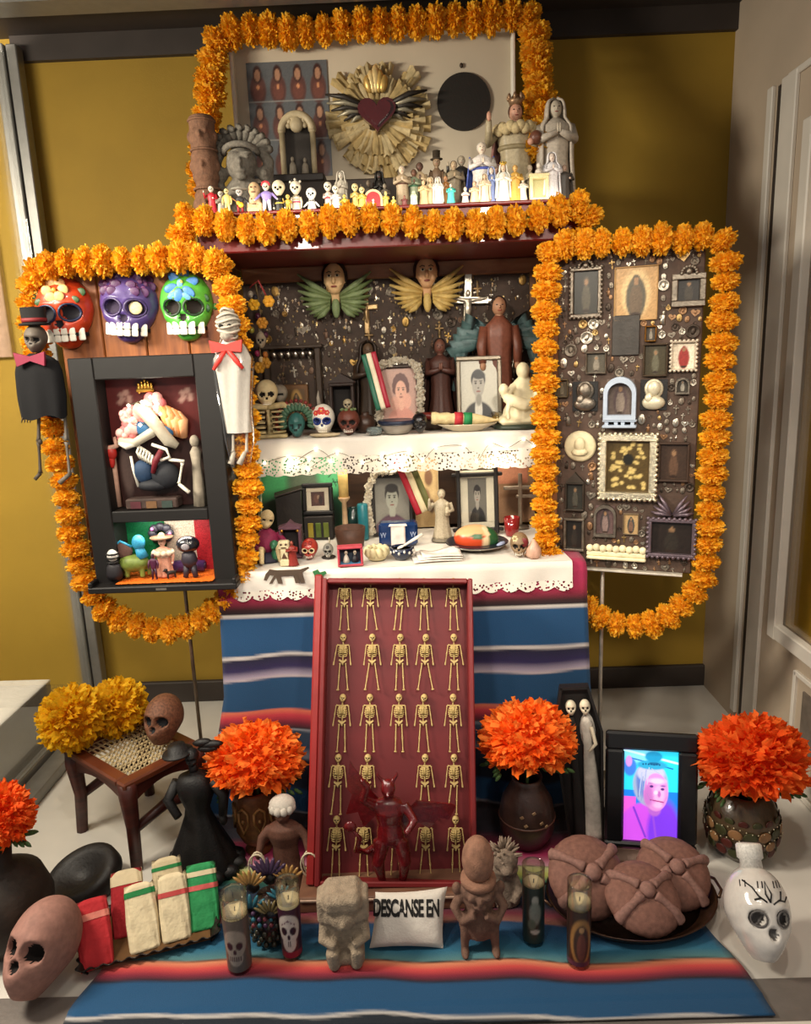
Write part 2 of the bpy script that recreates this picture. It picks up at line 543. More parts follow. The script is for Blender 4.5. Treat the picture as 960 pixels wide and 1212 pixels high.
def skeleton(t, M, legs=(4, 4), arms=(8, 8), head=0, skip=()):
    if 'skull' not in skip:
        o = link('skull', M['skull'], t)
        if head:
            o.rotation_euler = (0, head * D2R, 0); o.location = (-.87 * math.sin(head * D2R), 0, .87 * (1 - math.cos(head * D2R)))
    for k in ('ribcage', 'pelvis'):
        if k not in skip: link(k, M[k], t)
    for s, a in ((-1, legs[0]), (1, legs[1])):
        if 'leg' not in skip: link('leg', M['leg'], t, (s * .05, 0, .485), (0, -s * a, 0))
    for s, a in ((-1, arms[0]), (1, arms[1])):
        if 'arm' not in skip: link('arm', M['arm'], t, (s * .108, 0, .795), (0, -s * a, 0))

# ---------------------------------------------------------------- figurines
def figurine(name, label, loc, h, robe, skin='#d8ad86', w=.30, kind='robe', hair=None, veil=None, cape=None, crown=None, base=None,
             hat=None, rotz=0, arms='pray', cat='figurine', group=None, hold=None, rough=.45, skull=False, wings=None, halo=None, head=.085, trousers=None, sash=None):
    """a small standing figure of height h; facing -y. All lengths below are fractions of h."""
    t = thing(name, label, cat, loc, rotz, group); t.scale = (h, h, h)
    R = pm(robe, rough); S = pm(skin, .5, 0, .08)
    z0 = 0
    if base:
        MB().lathe([(w * .56, 0), (w * .60, .02), (w * .54, .06)], n=14, sy=.8).obj('base', pm(base, .5), t); z0 = .055
    zn = 1 - head * 2.25                                     # neck height
    if hat or crown: zn -= .05
    sh = w * .46
    if kind == 'robe':
        pr = [(w * .5, z0), (w * .47, z0 + .05), (w * .36, .32), (w * .33, .5), (w * .40, zn - .16), (w * .40, zn - .07), (w * .20, zn - .015), (.035, zn + .01)]
        MB().lathe(pr, n=28, sy=.72, fold=.09, nf=8).obj('robe', R, t)
    else:
        mb = MB()
        mb.lathe([(w * .26, .38), (w * .32, .45), (w * .42, zn - .12), (w * .40, zn - .05), (w * .18, zn), (.03, zn + .01)], n=16, sy=.6)
        mb.obj('torso', R, t)
        lg = MB()
        for s in (-1, 1):
            lg.tube([(s * w * .15, 0, .42), (s * w * .19, -.005, .22), (s * w * .22, 0, z0 + .02)], [w * .17, w * .13, w * .10], 0, 8)
            lg.box((s * w * .23, -w * .08, z0 + .015), (w * .17, w * .36, .035), 0, .012)
        lg.obj('trousers', pm(trousers or robe, rough), t)
    # head
    mb = MB(); zc = zn + head * 1.12
    if skull:
        skull_mb(mb, TR((0, 0, zc - head * 1.12), sc=(head * 2.5, head * 2.2, head * 2.25)), nu=30, nv=24)
        mb.obj('head', [S, SOCK], t)
    else:
        mb.ell((0, 0, zc), (head * .80, head * .88, head * 1.05), 0, 14, 10)
        mb.ell((0, -head * .90, zc - head * .08), (head * .12, head * .16, head * .2), 0, 6, 5)
        for s in (-1, 1): mb.ell((s * head * .3, -head * .80, zc + head * .16), (head * .13, head * .08, head * .07), 1, 6, 4)
        mb.ell((0, -head * .80, zc - head * .45), (head * .25, head * .08, head * .07), 2, 6, 4)
        mb.tube([(0, 0, zn - .02), (0, 0, zc - head * .6)], head * .42, 0, 8)
        mb.obj('head', [S, pm('#2a1c16', .5, bump=0, var=0), pm('#8a3f38', .5, bump=0, var=0)], t)
    if hair:
        mb = MB(); mb.ell((0, head * .22, zc + head * .16), (head * .92, head * .90, head * 1.0), 0, 14, 9)
        mb.obj('hair', pm(hair, .6, 0, .3, 200, .5), t)
    if veil:
        mb = MB()
        def vf(u, q):
            a = (u - .5) * 2 * PI * .72 + PI / 2
            pts = [(.15, zc + head * 1.22), (.95, zc + head * .85), (1.12, zc), (1.2, zn), (w * .46 / head, zn - .1), (w * .44 / head, .5), (w * .52 / head, .12)]
            kk = q * (len(pts) - 1); i = min(int(kk), len(pts) - 2); fr = kk - i
            r = (pts[i][0] * (1 - fr) + pts[i + 1][0] * fr) * head; z = pts[i][1] * (1 - fr) + pts[i + 1][1] * fr
            return (r * math.cos(a), r * .85 * math.sin(a) + .01, z)
        mb.add(g_grid(vf, 16, 14)); o = mb.obj('veil', pm(veil, .5), t)
        sm = o.modifiers.new('thickness', 'SOLIDIFY'); sm.thickness = .02
    if cape:
        mb = MB()
        def cf(u, q):
            a = (u - .5) * PI * 1.1 + PI / 2
            r = w * (.44 + .22 * q); z = zn - .03 - q * (zn - .1)
            return (r * math.cos(a), r * .8 * math.sin(a) + .01, z)
        mb.add(g_grid(cf, 14, 8)); o = mb.obj('cape', pm(cape, .6), t)
        sm = o.modifiers.new('thickness', 'SOLIDIFY'); sm.thickness = .02
    zs = zn - .075; q = w * .42
    for s in (-1, 1):
        mb = MB()
        if arms == 'pray':
            mb.tube([(s * q, 0, zs), (s * q * 1.08, -w * .25, zs - .13), (s * .012, -w * .48, zs - .08)], [.042, .046, .026], 0, 8)
            mb.ell((s * .010, -w * .52, zs - .05), (.014, .016, .045), 1, 8, 6)
        elif arms == 'down':
            mb.tube([(s * q, 0, zs), (s * q * 1.25, -.01, zs - .15), (s * q * 1.2, -w * .18, zs - .28)], [.04, .04, .03], 0, 8)
            mb.ell((s * q * 1.2, -w * .2, zs - .30), (.026, .022, .036), 1, 8, 6)
        elif arms == 'up' and s < 0:
            mb.tube([(-q, 0, zs), (-q * 1.5, -.03, zs - .1), (-q * 1.55, -w * .4, zs + .06)], [.042, .042, .026], 0, 8)
            mb.ell((-q * 1.55, -w * .44, zs + .09), (.022, .02, .042), 1, 8, 6)
        elif arms == 'up':
            mb.tube([(q, 0, zs), (q * 1.3, -.03, zs - .14), (q * .7, -w * .5, zs - .14)], [.042, .042, .028], 0, 8)
            mb.ell((q * .6, -w * .54, zs - .14), (.03, .026, .03), 1, 8, 6)
        elif arms == 'out':
            mb.tube([(s * q, 0, zs), (s * q * 1.6, -.03, zs - .12), (s * q * 2.0, -w * .3, zs - .2)], [.042, .04, .028], 0, 8)
            mb.ell((s * q * 2.03, -w * .33, zs - .205), (.028, .024, .028), 1, 8, 6)
        mb.obj('sleeve', [R, S], t)
    if crown:
        mb = MB(); zt = zc + head * .75
        mb.lathe([(head * .75, zt), (head * .85, zt + .03), (head * .95, zt + .05)], n=16)
        for k in range(7):
            a = 2 * PI * k / 7; mb.ell((head * .9 * math.cos(a), head * .9 * math.sin(a), zt + .07), (.016, .016, .03), 0, 6, 5)
        mb.ell((0, 0, zt + .05), (head * .6, head * .6, .05), 0, 10, 6)
        mb.obj('crown', pm(crown, .35, .5), t)
    if hat:
        mb = MB(); zt = zc + head * .55
        if hat[1] == 'top': mb.lathe([(head * 1.35, zt), (head * 1.35, zt + .012), (head * .8, zt + .014), (head * .85, zt + .15), (0, zt + .155)], n=18)
        elif hat[1] == 'brim': mb.lathe([(head * 2.4, zt + .05), (head * 2.2, zt + .02), (head * .9, zt), (head * .7, zt + .11), (head * .3, zt + .15), (0, zt + .155)], n=20)
        elif hat[1] == 'flowers':
            for k in range(7):
                a = PI * k / 6; mb.ell((head * .95 * math.cos(a), -head * .2, zt + head * .75 * math.sin(a)), (.042, .042, .042), k % 2, 8, 6)
        mb.obj('hat', [pm(hat[0], .6), pm(hat[2] if len(hat) > 2 else hat[0], .6)], t)
    if halo:
        mb = MB(); mb.tube([(head * 1.7 * math.cos(a), head * .9, zc + head * 1.7 * math.sin(a)) for a in np.linspace(0, 2 * PI, 20)[:-1]], .014, 0, 5, True)
        for k in range(12):
            a = 2 * PI * k / 12
            mb.tube([(head * 1.7 * math.cos(a), head * .9, zc + head * 1.7 * math.sin(a)), (head * 2.2 * math.cos(a), head * .9, zc + head * 2.2 * math.sin(a))], .008, 0, 4)
        mb.obj('halo', pm(halo, .35, .6), t)
    if wings:
        for s in (-1, 1):
            P = [(s * .03, zn - .05), (s * .22, zn + .06), (s * .34, zn - .02), (s * .36, zn - .25), (s * .30, zn - .5), (s * .2, zn - .55), (s * .1, zn - .3)]
            mb = MB(); mb.prism(P if s > 0 else P[::-1], w * .30, w * .38, 0); mb.obj('wing', pm(wings, .6, 0, .3), t)
    if sash:
        MB().lathe([(w * .40, zn - .24), (w * .42, zn - .22), (w * .40, zn - .2)], n=16, sy=.72).obj('sash', pm(sash, .5), t)
    if hold: hold(t, zn, w)
    return t

# ---------------------------------------------------------------- flowers
def petal_ball(n, r, petal_w, ruff=.16, seed=1, lo=-1.0, inner=.45, mi=1):
    rs = random.Random(seed); mb = MB(); g = PI * (3 - 5 ** .5)
    for k in range(n):
        z = 1 - (1 - lo) * (k + .5) / n; a = g * k
        d = Vector((math.sqrt(max(0, 1 - z * z)) * math.cos(a), math.sqrt(max(0, 1 - z * z)) * math.sin(a), z))
        d = (d + Vector((rs.uniform(-.2, .2), rs.uniform(-.2, .2), rs.uniform(-.2, .2)))).normalized()
        u = d.orthogonal().normalized(); u = Matrix.Rotation(rs.uniform(0, 2 * PI), 3, d) @ u; w = d.cross(u)
        R = r * rs.uniform(.86, 1.06); c = rs.randrange(mi)
        cols, rows = 4, 2; v = []; rnd = rs.uniform(.8, 1.2)
        bend = rs.uniform(-.5, .5)
        for j in range(rows + 1):
            q = j / rows; rad = R * (inner + (1 - inner) * q)
            wd = petal_w * r * rnd * (.3, .95, .8)[j]
            for i in range(cols + 1):
                s = (i / cols - .5) * 2
                ru = (ruff * r * (1 if i % 2 else -1) * rs.uniform(.5, 1)) * q
                p = d * (rad - .22 * r * s * s * q * .5 + (rs.uniform(-.06, .06) * r if j == rows else 0)) + u * (s * wd) + w * (ru + bend * r * .3 * q * q)
                v.append(p)
        f = [(j * (cols + 1) + i, j * (cols + 1) + i + 1, (j + 1) * (cols + 1) + i + 1, (j + 1) * (cols + 1) + i) for j in range(rows) for i in range(cols)]
        mb.add((v, f), c, True)
    mb.ell((0, 0, 0), (r * .62,) * 3, 0, 10, 7)
    return mb
FLW = [petal('#f8b418', .12, .4), petal('#fcc63c', .12, .4)]
POM = [petal_ball(210, 1.0, .17, .07, s, mi=2, inner=.6).mesh('marigold_flower', FLW) for s in (1, 2, 3, 4)]

def catmull(P, n):
    """n points evenly spaced along a smooth line through P"""
    P = [Vector(p) for p in P]; pts = []
    for i in range(len(P) - 1):
        p0 = P[max(i - 1, 0)]; p1 = P[i]; p2 = P[i + 1]; p3 = P[min(i + 2, len(P) - 1)]
        for k in range(24):
            t = k / 24
            pts.append(.5 * ((2 * p1) + (p2 - p0) * t + (2 * p0 - 5 * p1 + 4 * p2 - p3) * t * t + (3 * p1 - p0 - 3 * p2 + p3) * t ** 3))
    pts.append(P[-1])
    L = [0]
    for a, b in zip(pts, pts[1:]): L.append(L[-1] + (b - a).length)
    out = []; j = 0
    for k in range(n):
        s = L[-1] * k / (n - 1)
        while j < len(L) - 2 and L[j + 1] < s: j += 1
        q = (s - L[j]) / max(L[j + 1] - L[j], 1e-9)
        out.append(pts[j].lerp(pts[j + 1], q))
    return out
def garland(label, P, r, step, group=None, flat=.72):
    pts0 = catmull(P, 200)
    ln = sum((b - a).length for a, b in zip(pts0, pts0[1:]))
    n = max(3, int(ln / step))
    pts = catmull(P, n)
    g = tag(MB().tube([tuple(p) for p in pts], .004, 0, 5).obj('marigold_garland', pm('#4a6b2a', .7)), label, 'garland', group)
    rs = random.Random(len(pts))
    for k, p in enumerate(pts):
        o = link('marigold_flower', POM[k % 4], g)
        t = (pts[min(k + 1, n - 1)] - pts[max(k - 1, 0)]).normalized()
        rr = r * rs.uniform(.90, 1.08)
        o.matrix_local = Matrix.Translation(p + Vector((rs.uniform(-.003, .003), 0, rs.uniform(-.003, .003)))) @ t.to_track_quat('Z', 'Y').to_matrix().to_4x4() @ Matrix.Rotation(rs.uniform(0, 6.28), 4, 'Z') @ Matrix.Diagonal((rr, rr, rr * flat, 1))
    return g

# ---------------------------------------------------------------- frames
def frame_bars(mb, w, h, b, d, mi=0, bev=.003, z0=0):
    """four bars of a frame standing on z0, centred on x, back at y = 0"""
    mb.box((0, -d / 2, z0 + b / 2), (w, d, b), mi, bev); mb.box((0, -d / 2, z0 + h - b / 2), (w, d, b), mi, bev)
    for s in (-1, 1): mb.box((s * (w / 2 - b / 2), -d / 2, z0 + h / 2), (b, d, h - 2 * b), mi, bev)
    return mb
def picture_frame(name, label, loc, w, h, b, ops, fm, mat_w=0, mat_col='#e6dcc8', d=.018, lean=8, rotz=0, nx=44, cat='picture frame', glass=True, group=None, seed=0, bars=None, grain=.05):
    t = thing(name, label, cat, loc, 0, group, rot=(-lean, 0, rotz))
    (bars or frame_bars)(MB(), w, h, b, d).obj('frame', fm, t)
    MB().box((0, -.002, h / 2), (w - b, .004, h - b), 0).obj('backing', pm('#3a2c20', .8), t)
    iw, ih = w - 2 * b, h - 2 * b
    if mat_w:
        frame_bars(MB(), iw, ih, mat_w, .003, z0=b).obj('mount', pm(mat_col, .8, 0, .05), t, (0, -.004, 0))
    print_obj('photograph', iw - 2 * mat_w + .002, ih - 2 * mat_w + .002, ops, t, (0, -.0055, b + mat_w), nx=nx, seed=seed, grain=grain)
    if glass:
        MB().box((0, -.010, h / 2), (iw, .0012, ih)).obj('glass_pane', clear_glass(gloss=.02), t)
    st = MB(); st.prism([(-.012, 0), (.012, 0), (.012, h * .6), (-.012, h * .6)], 0, .004)
    st.obj('easel_back', pm('#2c2018', .8), t, (0, .004, 0), (-16 - 0, 0, 0))
    return t

# ---------------------------------------------------------------- candles, pots
def glass_candle(label, loc, h, r, band, wax='#e9dcae', ops=None, name='prayer_candle', taper=.9, fill=.78, rotz=0, nx=36, tint=(.95, .93, .9), clear=.78):
    """tall glass candle: tumbler, wax above, printed band round it"""
    t = thing(name, label, 'candle', loc, rotz)
    rb = r * taper
    MB().lathe([(rb * .9, 0), (rb, .004), (r, h * .96), (r * 1.02, h), (r * .96, h), (r * .94, h * .96), (rb * .93, .012), (0, .012)], n=28).obj('glass', clear_glass(tint, .03, .06), t)
    MB().lathe([(rb * .91, .014), (r * .92, h * fill - .006), (r * .86, h * fill), (r * .3, h * fill - .004), (0, h * fill - .004)], n=24).obj('wax', pm(wax, .55, 0, .08), t)
    MB().tube([(0, 0, h * fill - .008), (.001, 0, h * fill + .007)], .0012, 0, 5).obj('wick', BLACK, t)
    # printed band: a sheet bent around the tumbler
    z1 = h * clear; nz = int(nx * 1.2)
    mb, C = painted(1, 1.2, band, nx * 2, nz)
    V = []
    for (x, y, z) in mb.v:
        a = -PI / 2 + x * 2 * PI * .98; zz = .012 + z / 1.2 * (z1 - .012); R = (rb + (r - rb) * zz / h) * 1.012
        V.append((R * math.cos(a), R * math.sin(a), zz))
    mb.v = V; mb.s = [True] * len(mb.s)
    o = mb.obj('printed_label', paint_mat(.35), t); colour_verts(o.data, C)
    return t

def pot(name, label, loc, prof, mat, cat='vase', n=32, neck=None, rotz=0, group=None, scale=1.0, extra=None, thick=.006):
    t = thing(name, label, cat, loc, rotz, group)
    P = [(r * scale, z * scale) for r, z in prof]
    inner = [(max(r - thick, .001), z) for r, z in reversed(P[1:])]
    MB().lathe(P + inner + [(0, P[1][1] + thick)], n=n).obj('body', mat, t)
    if extra: extra(t, P)
    return t

# ================================================================== the case (setting)
XR = 1.164; YB = 2.85
DECK = pm('#cfcac0', .38, 0, .05, 6, .04)
YEL = pm('#9a7b26', .75, 0, .06, 5, .12, 160)
ALU = pm('#8b8984', .42, .55, .06, 30, .05)
TAUPE = pm('#b8a792', .7, 0, .05, 5, .1, 120)
TRIMW = pm('#d6cfc3', .5, 0, .04, 10, .05)
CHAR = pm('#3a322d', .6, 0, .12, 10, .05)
struct('floor', MB().box((-.09, 2.12, -.03), (2.52, 1.47, .06)), DECK)
struct('wall_back', MB().box((-1.1, YB + .05, 1.25), (4.6, .1, 2.8)), YEL)
struct('ceiling', MB().box((-.6, 2.35, 2.565), (3.6, 1.1, .1)), CHAR)
struct('trim_1', MB().box((-.09, 2.52, 2.49), (2.52, .10, .05)), ALU)                     # ceiling rail
struct('shade_strip', MB().box((-.09, YB - .012, 2.475), (2.52, .024, .08)), CHAR)  # dark strip standing in for the shade under the ceiling
struct('baseboard_back', MB().box((-.07, YB - .012, .045), (2.48, .024, .09), bev=.004), CHAR)
struct('trim_3', MB().box((-.09, 1.33, -.012), (2.7, .115, .03), bev=.004), pm('#77706a', .45, .3, .06))   # front sill
struct('trim_4', MB().box((-.09, 1.262, -.012), (2.7, .022, .045), bev=.004), TRIMW)
# right side wall with its recessed window
Yv0, Yv1 = 2.246, 1.30
zb, zt = .49, 1.95
wr = MB()
wr.box((XR + .05, 2.56, 1.25), (.1, .60, 2.62)); wr.box((XR + .05, 1.755, .205), (.1, 1.01, .57)); wr.box((XR + .05, 1.755, 2.26), (.1, 1.01, .62)); wr.box((XR + .05, 1.22, 1.2), (.1, .1, 1.5))
struct('wall_right', wr, TAUPE)
tr = MB()
tr.box((XR - .006, 2.535, 1.10), (.014, .035, 2.12), 0, .003); tr.box((XR - .006, 2.415, 1.10), (.014, .09, 2.12), 0, .003)
struct('trim_5', tr, TRIMW)
struct('trim_6', MB().box((XR - .003, 2.478, 1.10), (.006, .03, 2.10)), CHAR)
tb = MB(); tb.box((XR - .006, 1.85, .055), (.014, 1.10, .045), 0, .003); tb.box((XR - .006, 1.85, .012), (.014, 1.33, .02), 0, .003)
struct('trim_7', tb, TRIMW)
struct('trim_8', MB().box((XR - .004, 1.88, 2.155), (.012, 1.10, .02), bev=.003), TRIMW)
wn = thing('window_1', 'white framed side window with a yellow room behind', 'window'); wn['kind'] = 'structure'
fb = MB()
fb.box((XR - .01, Yv0 + .02, (zb + zt) / 2), (.03, .05, zt - zb + .10), 0, .004); fb.box((XR - .01, Yv1 - .02, (zb + zt) / 2), (.03, .05, zt - zb + .10), 0, .004)
fb.box((XR - .01, (Yv0 + Yv1) / 2, zb - .022), (.03, Yv0 - Yv1, .05), 0, .004); fb.box((XR - .01, (Yv0 + Yv1) / 2, zt + .022), (.03, Yv0 - Yv1, .05), 0, .004)
fb.obj('window_frame', TRIMW, wn)
MB().box((XR + .004, (Yv0 + Yv1) / 2, (zb + zt) / 2), (.006, Yv0 - Yv1, zt - zb)).obj('glass_pane', clear_glass(gloss=.03), wn)
struct('wall_side', MB().box((XR + .022, (Yv0 + Yv1) / 2, (zb + zt) / 2), (.02, Yv0 - Yv1 - .004, zt - zb - .004)), pm('#c89c24', .7, 0, .05, 5))
vb = MB(); vb.box((XR - .004, 1.72, .38), (.012, .82, .016), 0, .002); vb.box((XR - .004, 2.13, .21), (.012, .016, .35), 0, .002)
struct('trim_9', vb, TRIMW)
struct('trim_10', MB().box((XR - .003, 1.70, .24), (.006, .76, .20)), pm('#6c6156', .6))

# left glass partition: rear post, bottom rail, pane
w2 = thing('window_2', 'clear glass side of the case with a grey metal post', 'glass wall'); w2['kind'] = 'structure'
XG = -1.345
MB().box((XG - .018, 2.79, 1.235), (.036, .06, 2.47), bev=.003).obj('post', ALU, w2)
MB().box((XG + .022, 2.795, 1.235), (.036, .05, 2.47), bev=.003).obj('post', ALU, w2)
MB().box((XG - .012, 2.06, .03), (.03, 1.40, .06), bev=.003).obj('bottom_rail', pm('#a9a7a2', .4, .5, .05), w2)
MB().box((XG + .045, 2.06, .02), (.07, 1.40, .04), bev=.003).obj('bottom_rail', ALU, w2)
MB().box((XG, 2.06, 1.25), (.008, 1.40, 2.38)).obj('glass_pane', clear_glass((.98, .99, .98), .01, .02), w2)

# what shows beyond the glass: the next case with its white plinth
struct('floor_beyond', MB().box((-2.45, 2.12, -.03), (2.14, 1.47, .05)), pm('#b9b3a8', .5, 0, .05))
p0 = PZ(60, 806, .25)
pl = thing('display_plinth', 'white plinth in the next case beyond the left glass', 'plinth', (p0.x - .5, p0.y - .35, 0))
MB().box((0, 0, .125), (1.0, .70, .25), bev=.006).obj('plinth_body', pm('#a8a29a', .6, 0, .05), pl)
MB().box((0, 0, .252), (1.0, .70, .012), bev=.003).obj('plinth_top', pm('#d9d4ca', .5, 0, .04), pl)
struct('trim_11', MB().box((XG - .10, 2.1, .012), (.13, 1.38, .03), bev=.003), TRIMW)
e0 = PY(4, 330, 2.8)
wc = thing('wall_label_panel', 'pinkish panel on the yellow wall at the far left edge', 'panel', (e0.x - .14, YB, e0.z))
MB().box((0, -.015, 0), (.24, .03, .56), bev=.003).obj('panel_board', pm('#a98a76', .7), wc)

# ================================================================== the altar
ZT = .770                                  # table top
ZS = 1.135                                 # upper shelf
ZC = 1.800                                 # top of the crate
X0, X1 = -.575, .475
RW = wood('#7a4a2c', '#5a3018', (5, 30, 30))
DW = wood('#4a3222', '#2c1c12', (5, 30, 30))
tbl = thing('altar_table', 'low table under the striped blanket, carrying the shelves', 'table', (-.05, 2.4, 0))
MB().box((0, 0, ZT - .028), (1.04, .62, .03), bev=.004).obj('tabletop', DW, tbl)
for sx in (-1, 1):
    for sy in (-1, 1): MB().box((sx * .47, sy * .27, (ZT - .043) / 2), (.05, .05, ZT - .043), bev=.004).obj('leg', DW, tbl)

cab = thing('altar_cabinet', 'open wooden hutch with two niches standing on the table', 'cabinet', (0, 0, ZT))
BH = 1.69 - ZT
MB().box((X0 - .012, 2.52, BH / 2 + .001), (.024, .40, BH - .004), bev=.003).obj('side_panel', RW, cab)
MB().box((X1 + .0, 2.52, BH / 2 + .001), (.024, .40, BH - .004), bev=.003).obj('side_panel', RW, cab)
MB().box((-.05, 2.645, BH / 2), (1.04, .02, BH - .004)).obj('back_panel', DW, cab)
MB().box((-.05, 2.52, ZS - ZT - .016), (1.02, .38, .02), bev=.003).obj('shelf', RW, cab)
mb = MB(); mb.box((-.05, 2.615, 1.668 - ZT), (1.03, .022, .050), 0, .004)
mb.obj('top_rail', wood('#9a6a48', '#7a4c30', (8, 30, 30)), cab)
MB().box((X1 - .04, 2.612, 1.40 - ZT), (.045, .02, .49), bev=.003).obj('upright', wood('#7a5030', '#4f3018', (30, 30, 6)), cab)

crate = thing('altar_crate', 'dark red lacquered crate forming the top shelf of the altar', 'shelf', (-.05, 2.47, 1.692))
MB().box((0, 0, .054), (1.10, .50, .106), bev=.004).obj('crate_body', REDL, crate)
MB().box((0, -.012, .104), (1.12, .51, .010), bev=.003).obj('crate_lip', pm('#7d1f1c', .35, 0, .1, 12), crate)
riser = thing('dark_riser', 'dark wooden step behind the figurines on the top shelf', 'riser', (-.07, 2.60, ZC + .0015))
MB().box((0, 0, .07), (.90, .17, .14), bev=.004).obj('step_body', pm('#2a2019', .7), riser)

# ---------------------------------------------------------------- striped blanket over table and deck
STR = [(0, '#8c1f3c'), (.165, '#b02a55'), (.195, '#a8284a'), (.225, '#3a1418'), (.240, '#1a1018'), (.243, '#d8d0c8'), (.248, '#d8d0c8'), (.252, '#174b78'), (.365, '#174b78'),
       (.368, '#d0c8c4'), (.375, '#d0c8c4'), (.379, '#191634'), (.415, '#2a2050'), (.438, '#a89cb0'), (.446, '#c4b6b8'), (.450, '#15466e'), (.545, '#15466e'), (.549, '#e07858'), (.565, '#d03a48'),
       (.588, '#7c1830'), (.605, '#20141c'), (.609, '#9c9ca6'), (.614, '#26364a'), (.66, '#1d3350'), (.69, '#8a8894'), (.70, '#151b34'), (.79, '#151b34'), (.80, '#174b78'), (.86, '#174b78'),
       (.864, '#a0a0a8'), (.87, '#20141c'), (.98, '#1a1828'), (1.03, '#7c1838'), (1.075, '#c8306c'), (1.12, '#e8a8bc'), (1.123, '#2c2420'), (1.128, '#d4d89c'), (1.155, '#b8bc58'), (1.18, '#1c5a48'), (1.22, '#16304c'),
       (1.27, '#1a1c30'), (1.30, '#6c1a2c'), (1.325, '#8c5a4c'), (1.33, '#123e66'), (1.37, '#15527e'), (1.41, '#2a7290'), (1.437, '#5a8a8c'), (1.440, '#33201c'), (1.446, '#e8946c'), (1.462, '#dc4c48'), (1.480, '#8a2038'),
       (1.496, '#1c1424'), (1.504, '#15507c'), (1.583, '#15507c'), (1.587, '#c8c4c0'), (1.592, '#c8c4c0'), (1.596, '#15202c'), (1.70, '#15202c')]
PATH = [(2.26, .7785, -.590, .490), (2.10, .7785, -.590, .490), (2.080, .772, -.592, .492), (2.072, .753, -.594, .494), (2.070, .69, -.594, .494), (2.060, .40, -.600, .506), (2.040, .10, -.665, .53),
        (2.010, .020, -.70, .54), (1.96, .0075, -.69, .54), (1.70, .0065, -.71, .60), (1.45, .0065, -.775, .69), (1.335, .0075, -.80, .715), (1.285, .0070, -.80, .715)]
SL = [0]
for a, b in zip(PATH, PATH[1:]): SL.append(SL[-1] + math.hypot(a[0] - b[0], a[1] - b[1]))
NU, NV = 70, 300
def drape(u, v):
    s = v * SL[-1]
    Yy, zz, xa, xb = [np.interp(s, SL, [p[i] for p in PATH]) for i in range(4)]
    x = xa + (xb - xa) * u
    hang = max(0.0, min(1, (s - .28) / .5)) * max(0.0, min(1, (1.01 - s) / .12))
    fl = mnoise.noise(Vector((x * 6, s * 1.5, 3))) * .5 + .5
    Yy -= hang * (.012 * math.sin(x * 21 + 1.5 * s) + .018 * fl)
    if s > .99:
        e = min(1, abs(u - .5) * 2)
        zz += .006 * (mnoise.noise(Vector((x * 7, s * 7, 9))) + .6) * (1 if 1.06 < s < 1.62 else .3)
        x += .012 * mnoise.noise(Vector((u * 3, s * 9, 1))) * e
    return (x, Yy, zz)
mb = MB(); mb.add(g_grid(drape, NU, NV))
STR = [(p if p < .16 else p + .062, c) for p, c in STR]
rows = np.repeat(np.linspace(0, SL[-1], NV + 1), NU + 1)
xs = np.array([p[0] for p in mb.v])
wob = np.array([.020 * mnoise.noise(Vector((x * 4.5, s * 3, 5))) * min(1, max(0, (s - .32) / .1)) * (1 if s < 1.01 else .9) for x, s in zip(xs, rows)])
tilt = np.where(rows > 1.06, -.035 * xs, 0)
ss = rows + wob + tilt
sp = np.array([p for p, _ in STR]); cc = np.array([lin(c) for _, c in STR]) * .72
Cb = np.stack([np.interp(ss, sp, cc[:, i]) for i in range(3)], 1)
bl = mb.obj('striped_blanket', pm('#ffffff', .9, bump=.35, bs=420, attr='paint', sheen=.1))
colour_verts(bl.data, Cb)
sm = bl.modifiers.new('thickness', 'SOLIDIFY'); sm.thickness = .004; sm.offset = -1
tag(bl, 'blue and red striped woven blanket draped over the table and onto the white deck', 'blanket')

# ---------------------------------------------------------------- white cloths with lace
def lace_mat():
    m = bpy.data.materials.new('lace'); m.use_nodes = True; nt = m.node_tree; N = nt.nodes; Lk = nt.links
    b = N['Principled BSDF']; b.inputs['Base Color'].default_value = (*lin('#d8d1c4'), 1); b.inputs['Roughness'].default_value = .85
    tc = N.new('ShaderNodeTexCoord'); vo = N.new('ShaderNodeTexVoronoi'); vo.inputs['Scale'].default_value = 110
    Lk.new(tc.outputs['Object'], vo.inputs['Vector'])
    gt = N.new('ShaderNodeMath'); gt.operation = 'LESS_THAN'; gt.inputs[1].default_value = .36
    gt.operation = 'GREATER_THAN'
    Lk.new(vo.outputs['Distance'], gt.inputs[0]); Lk.new(gt.outputs[0], b.inputs['Alpha'])
    return m
LACE = lace_mat()
CLOTH = pm('#d6d0c6', .85, 0, .03, 20, .15, 300)
sc = thing('shelf_cloth', 'white cloth with a hanging lace hem on the upper shelf', 'tablecloth', (-.05, 2.33, ZS))
def cl(u, v):
    s = v * .36; x = (u - .5) * .985
    if s < .30: return (x, .30 - s, .004 + .0015 * mnoise.noise(Vector((x * 9, s * 9, 0))))
    return (x, -.004 - .004 * math.sin(x * 40), .004 - (s - .30))
mb = MB(); mb.add(g_grid(cl, 60, 40)); mb.obj('cloth_top', CLOTH, sc)
def ll(u, v):
    x = (u - .5) * .985
    z = -.050 - v * (.058 + .006 * abs(math.sin(x * 60)))
    return (x, -.006 - .007 * math.sin(x * 33 + v), z)
mb = MB(); mb.add(g_grid(ll, 120, 6)); mb.obj('lace_hem', LACE, sc)

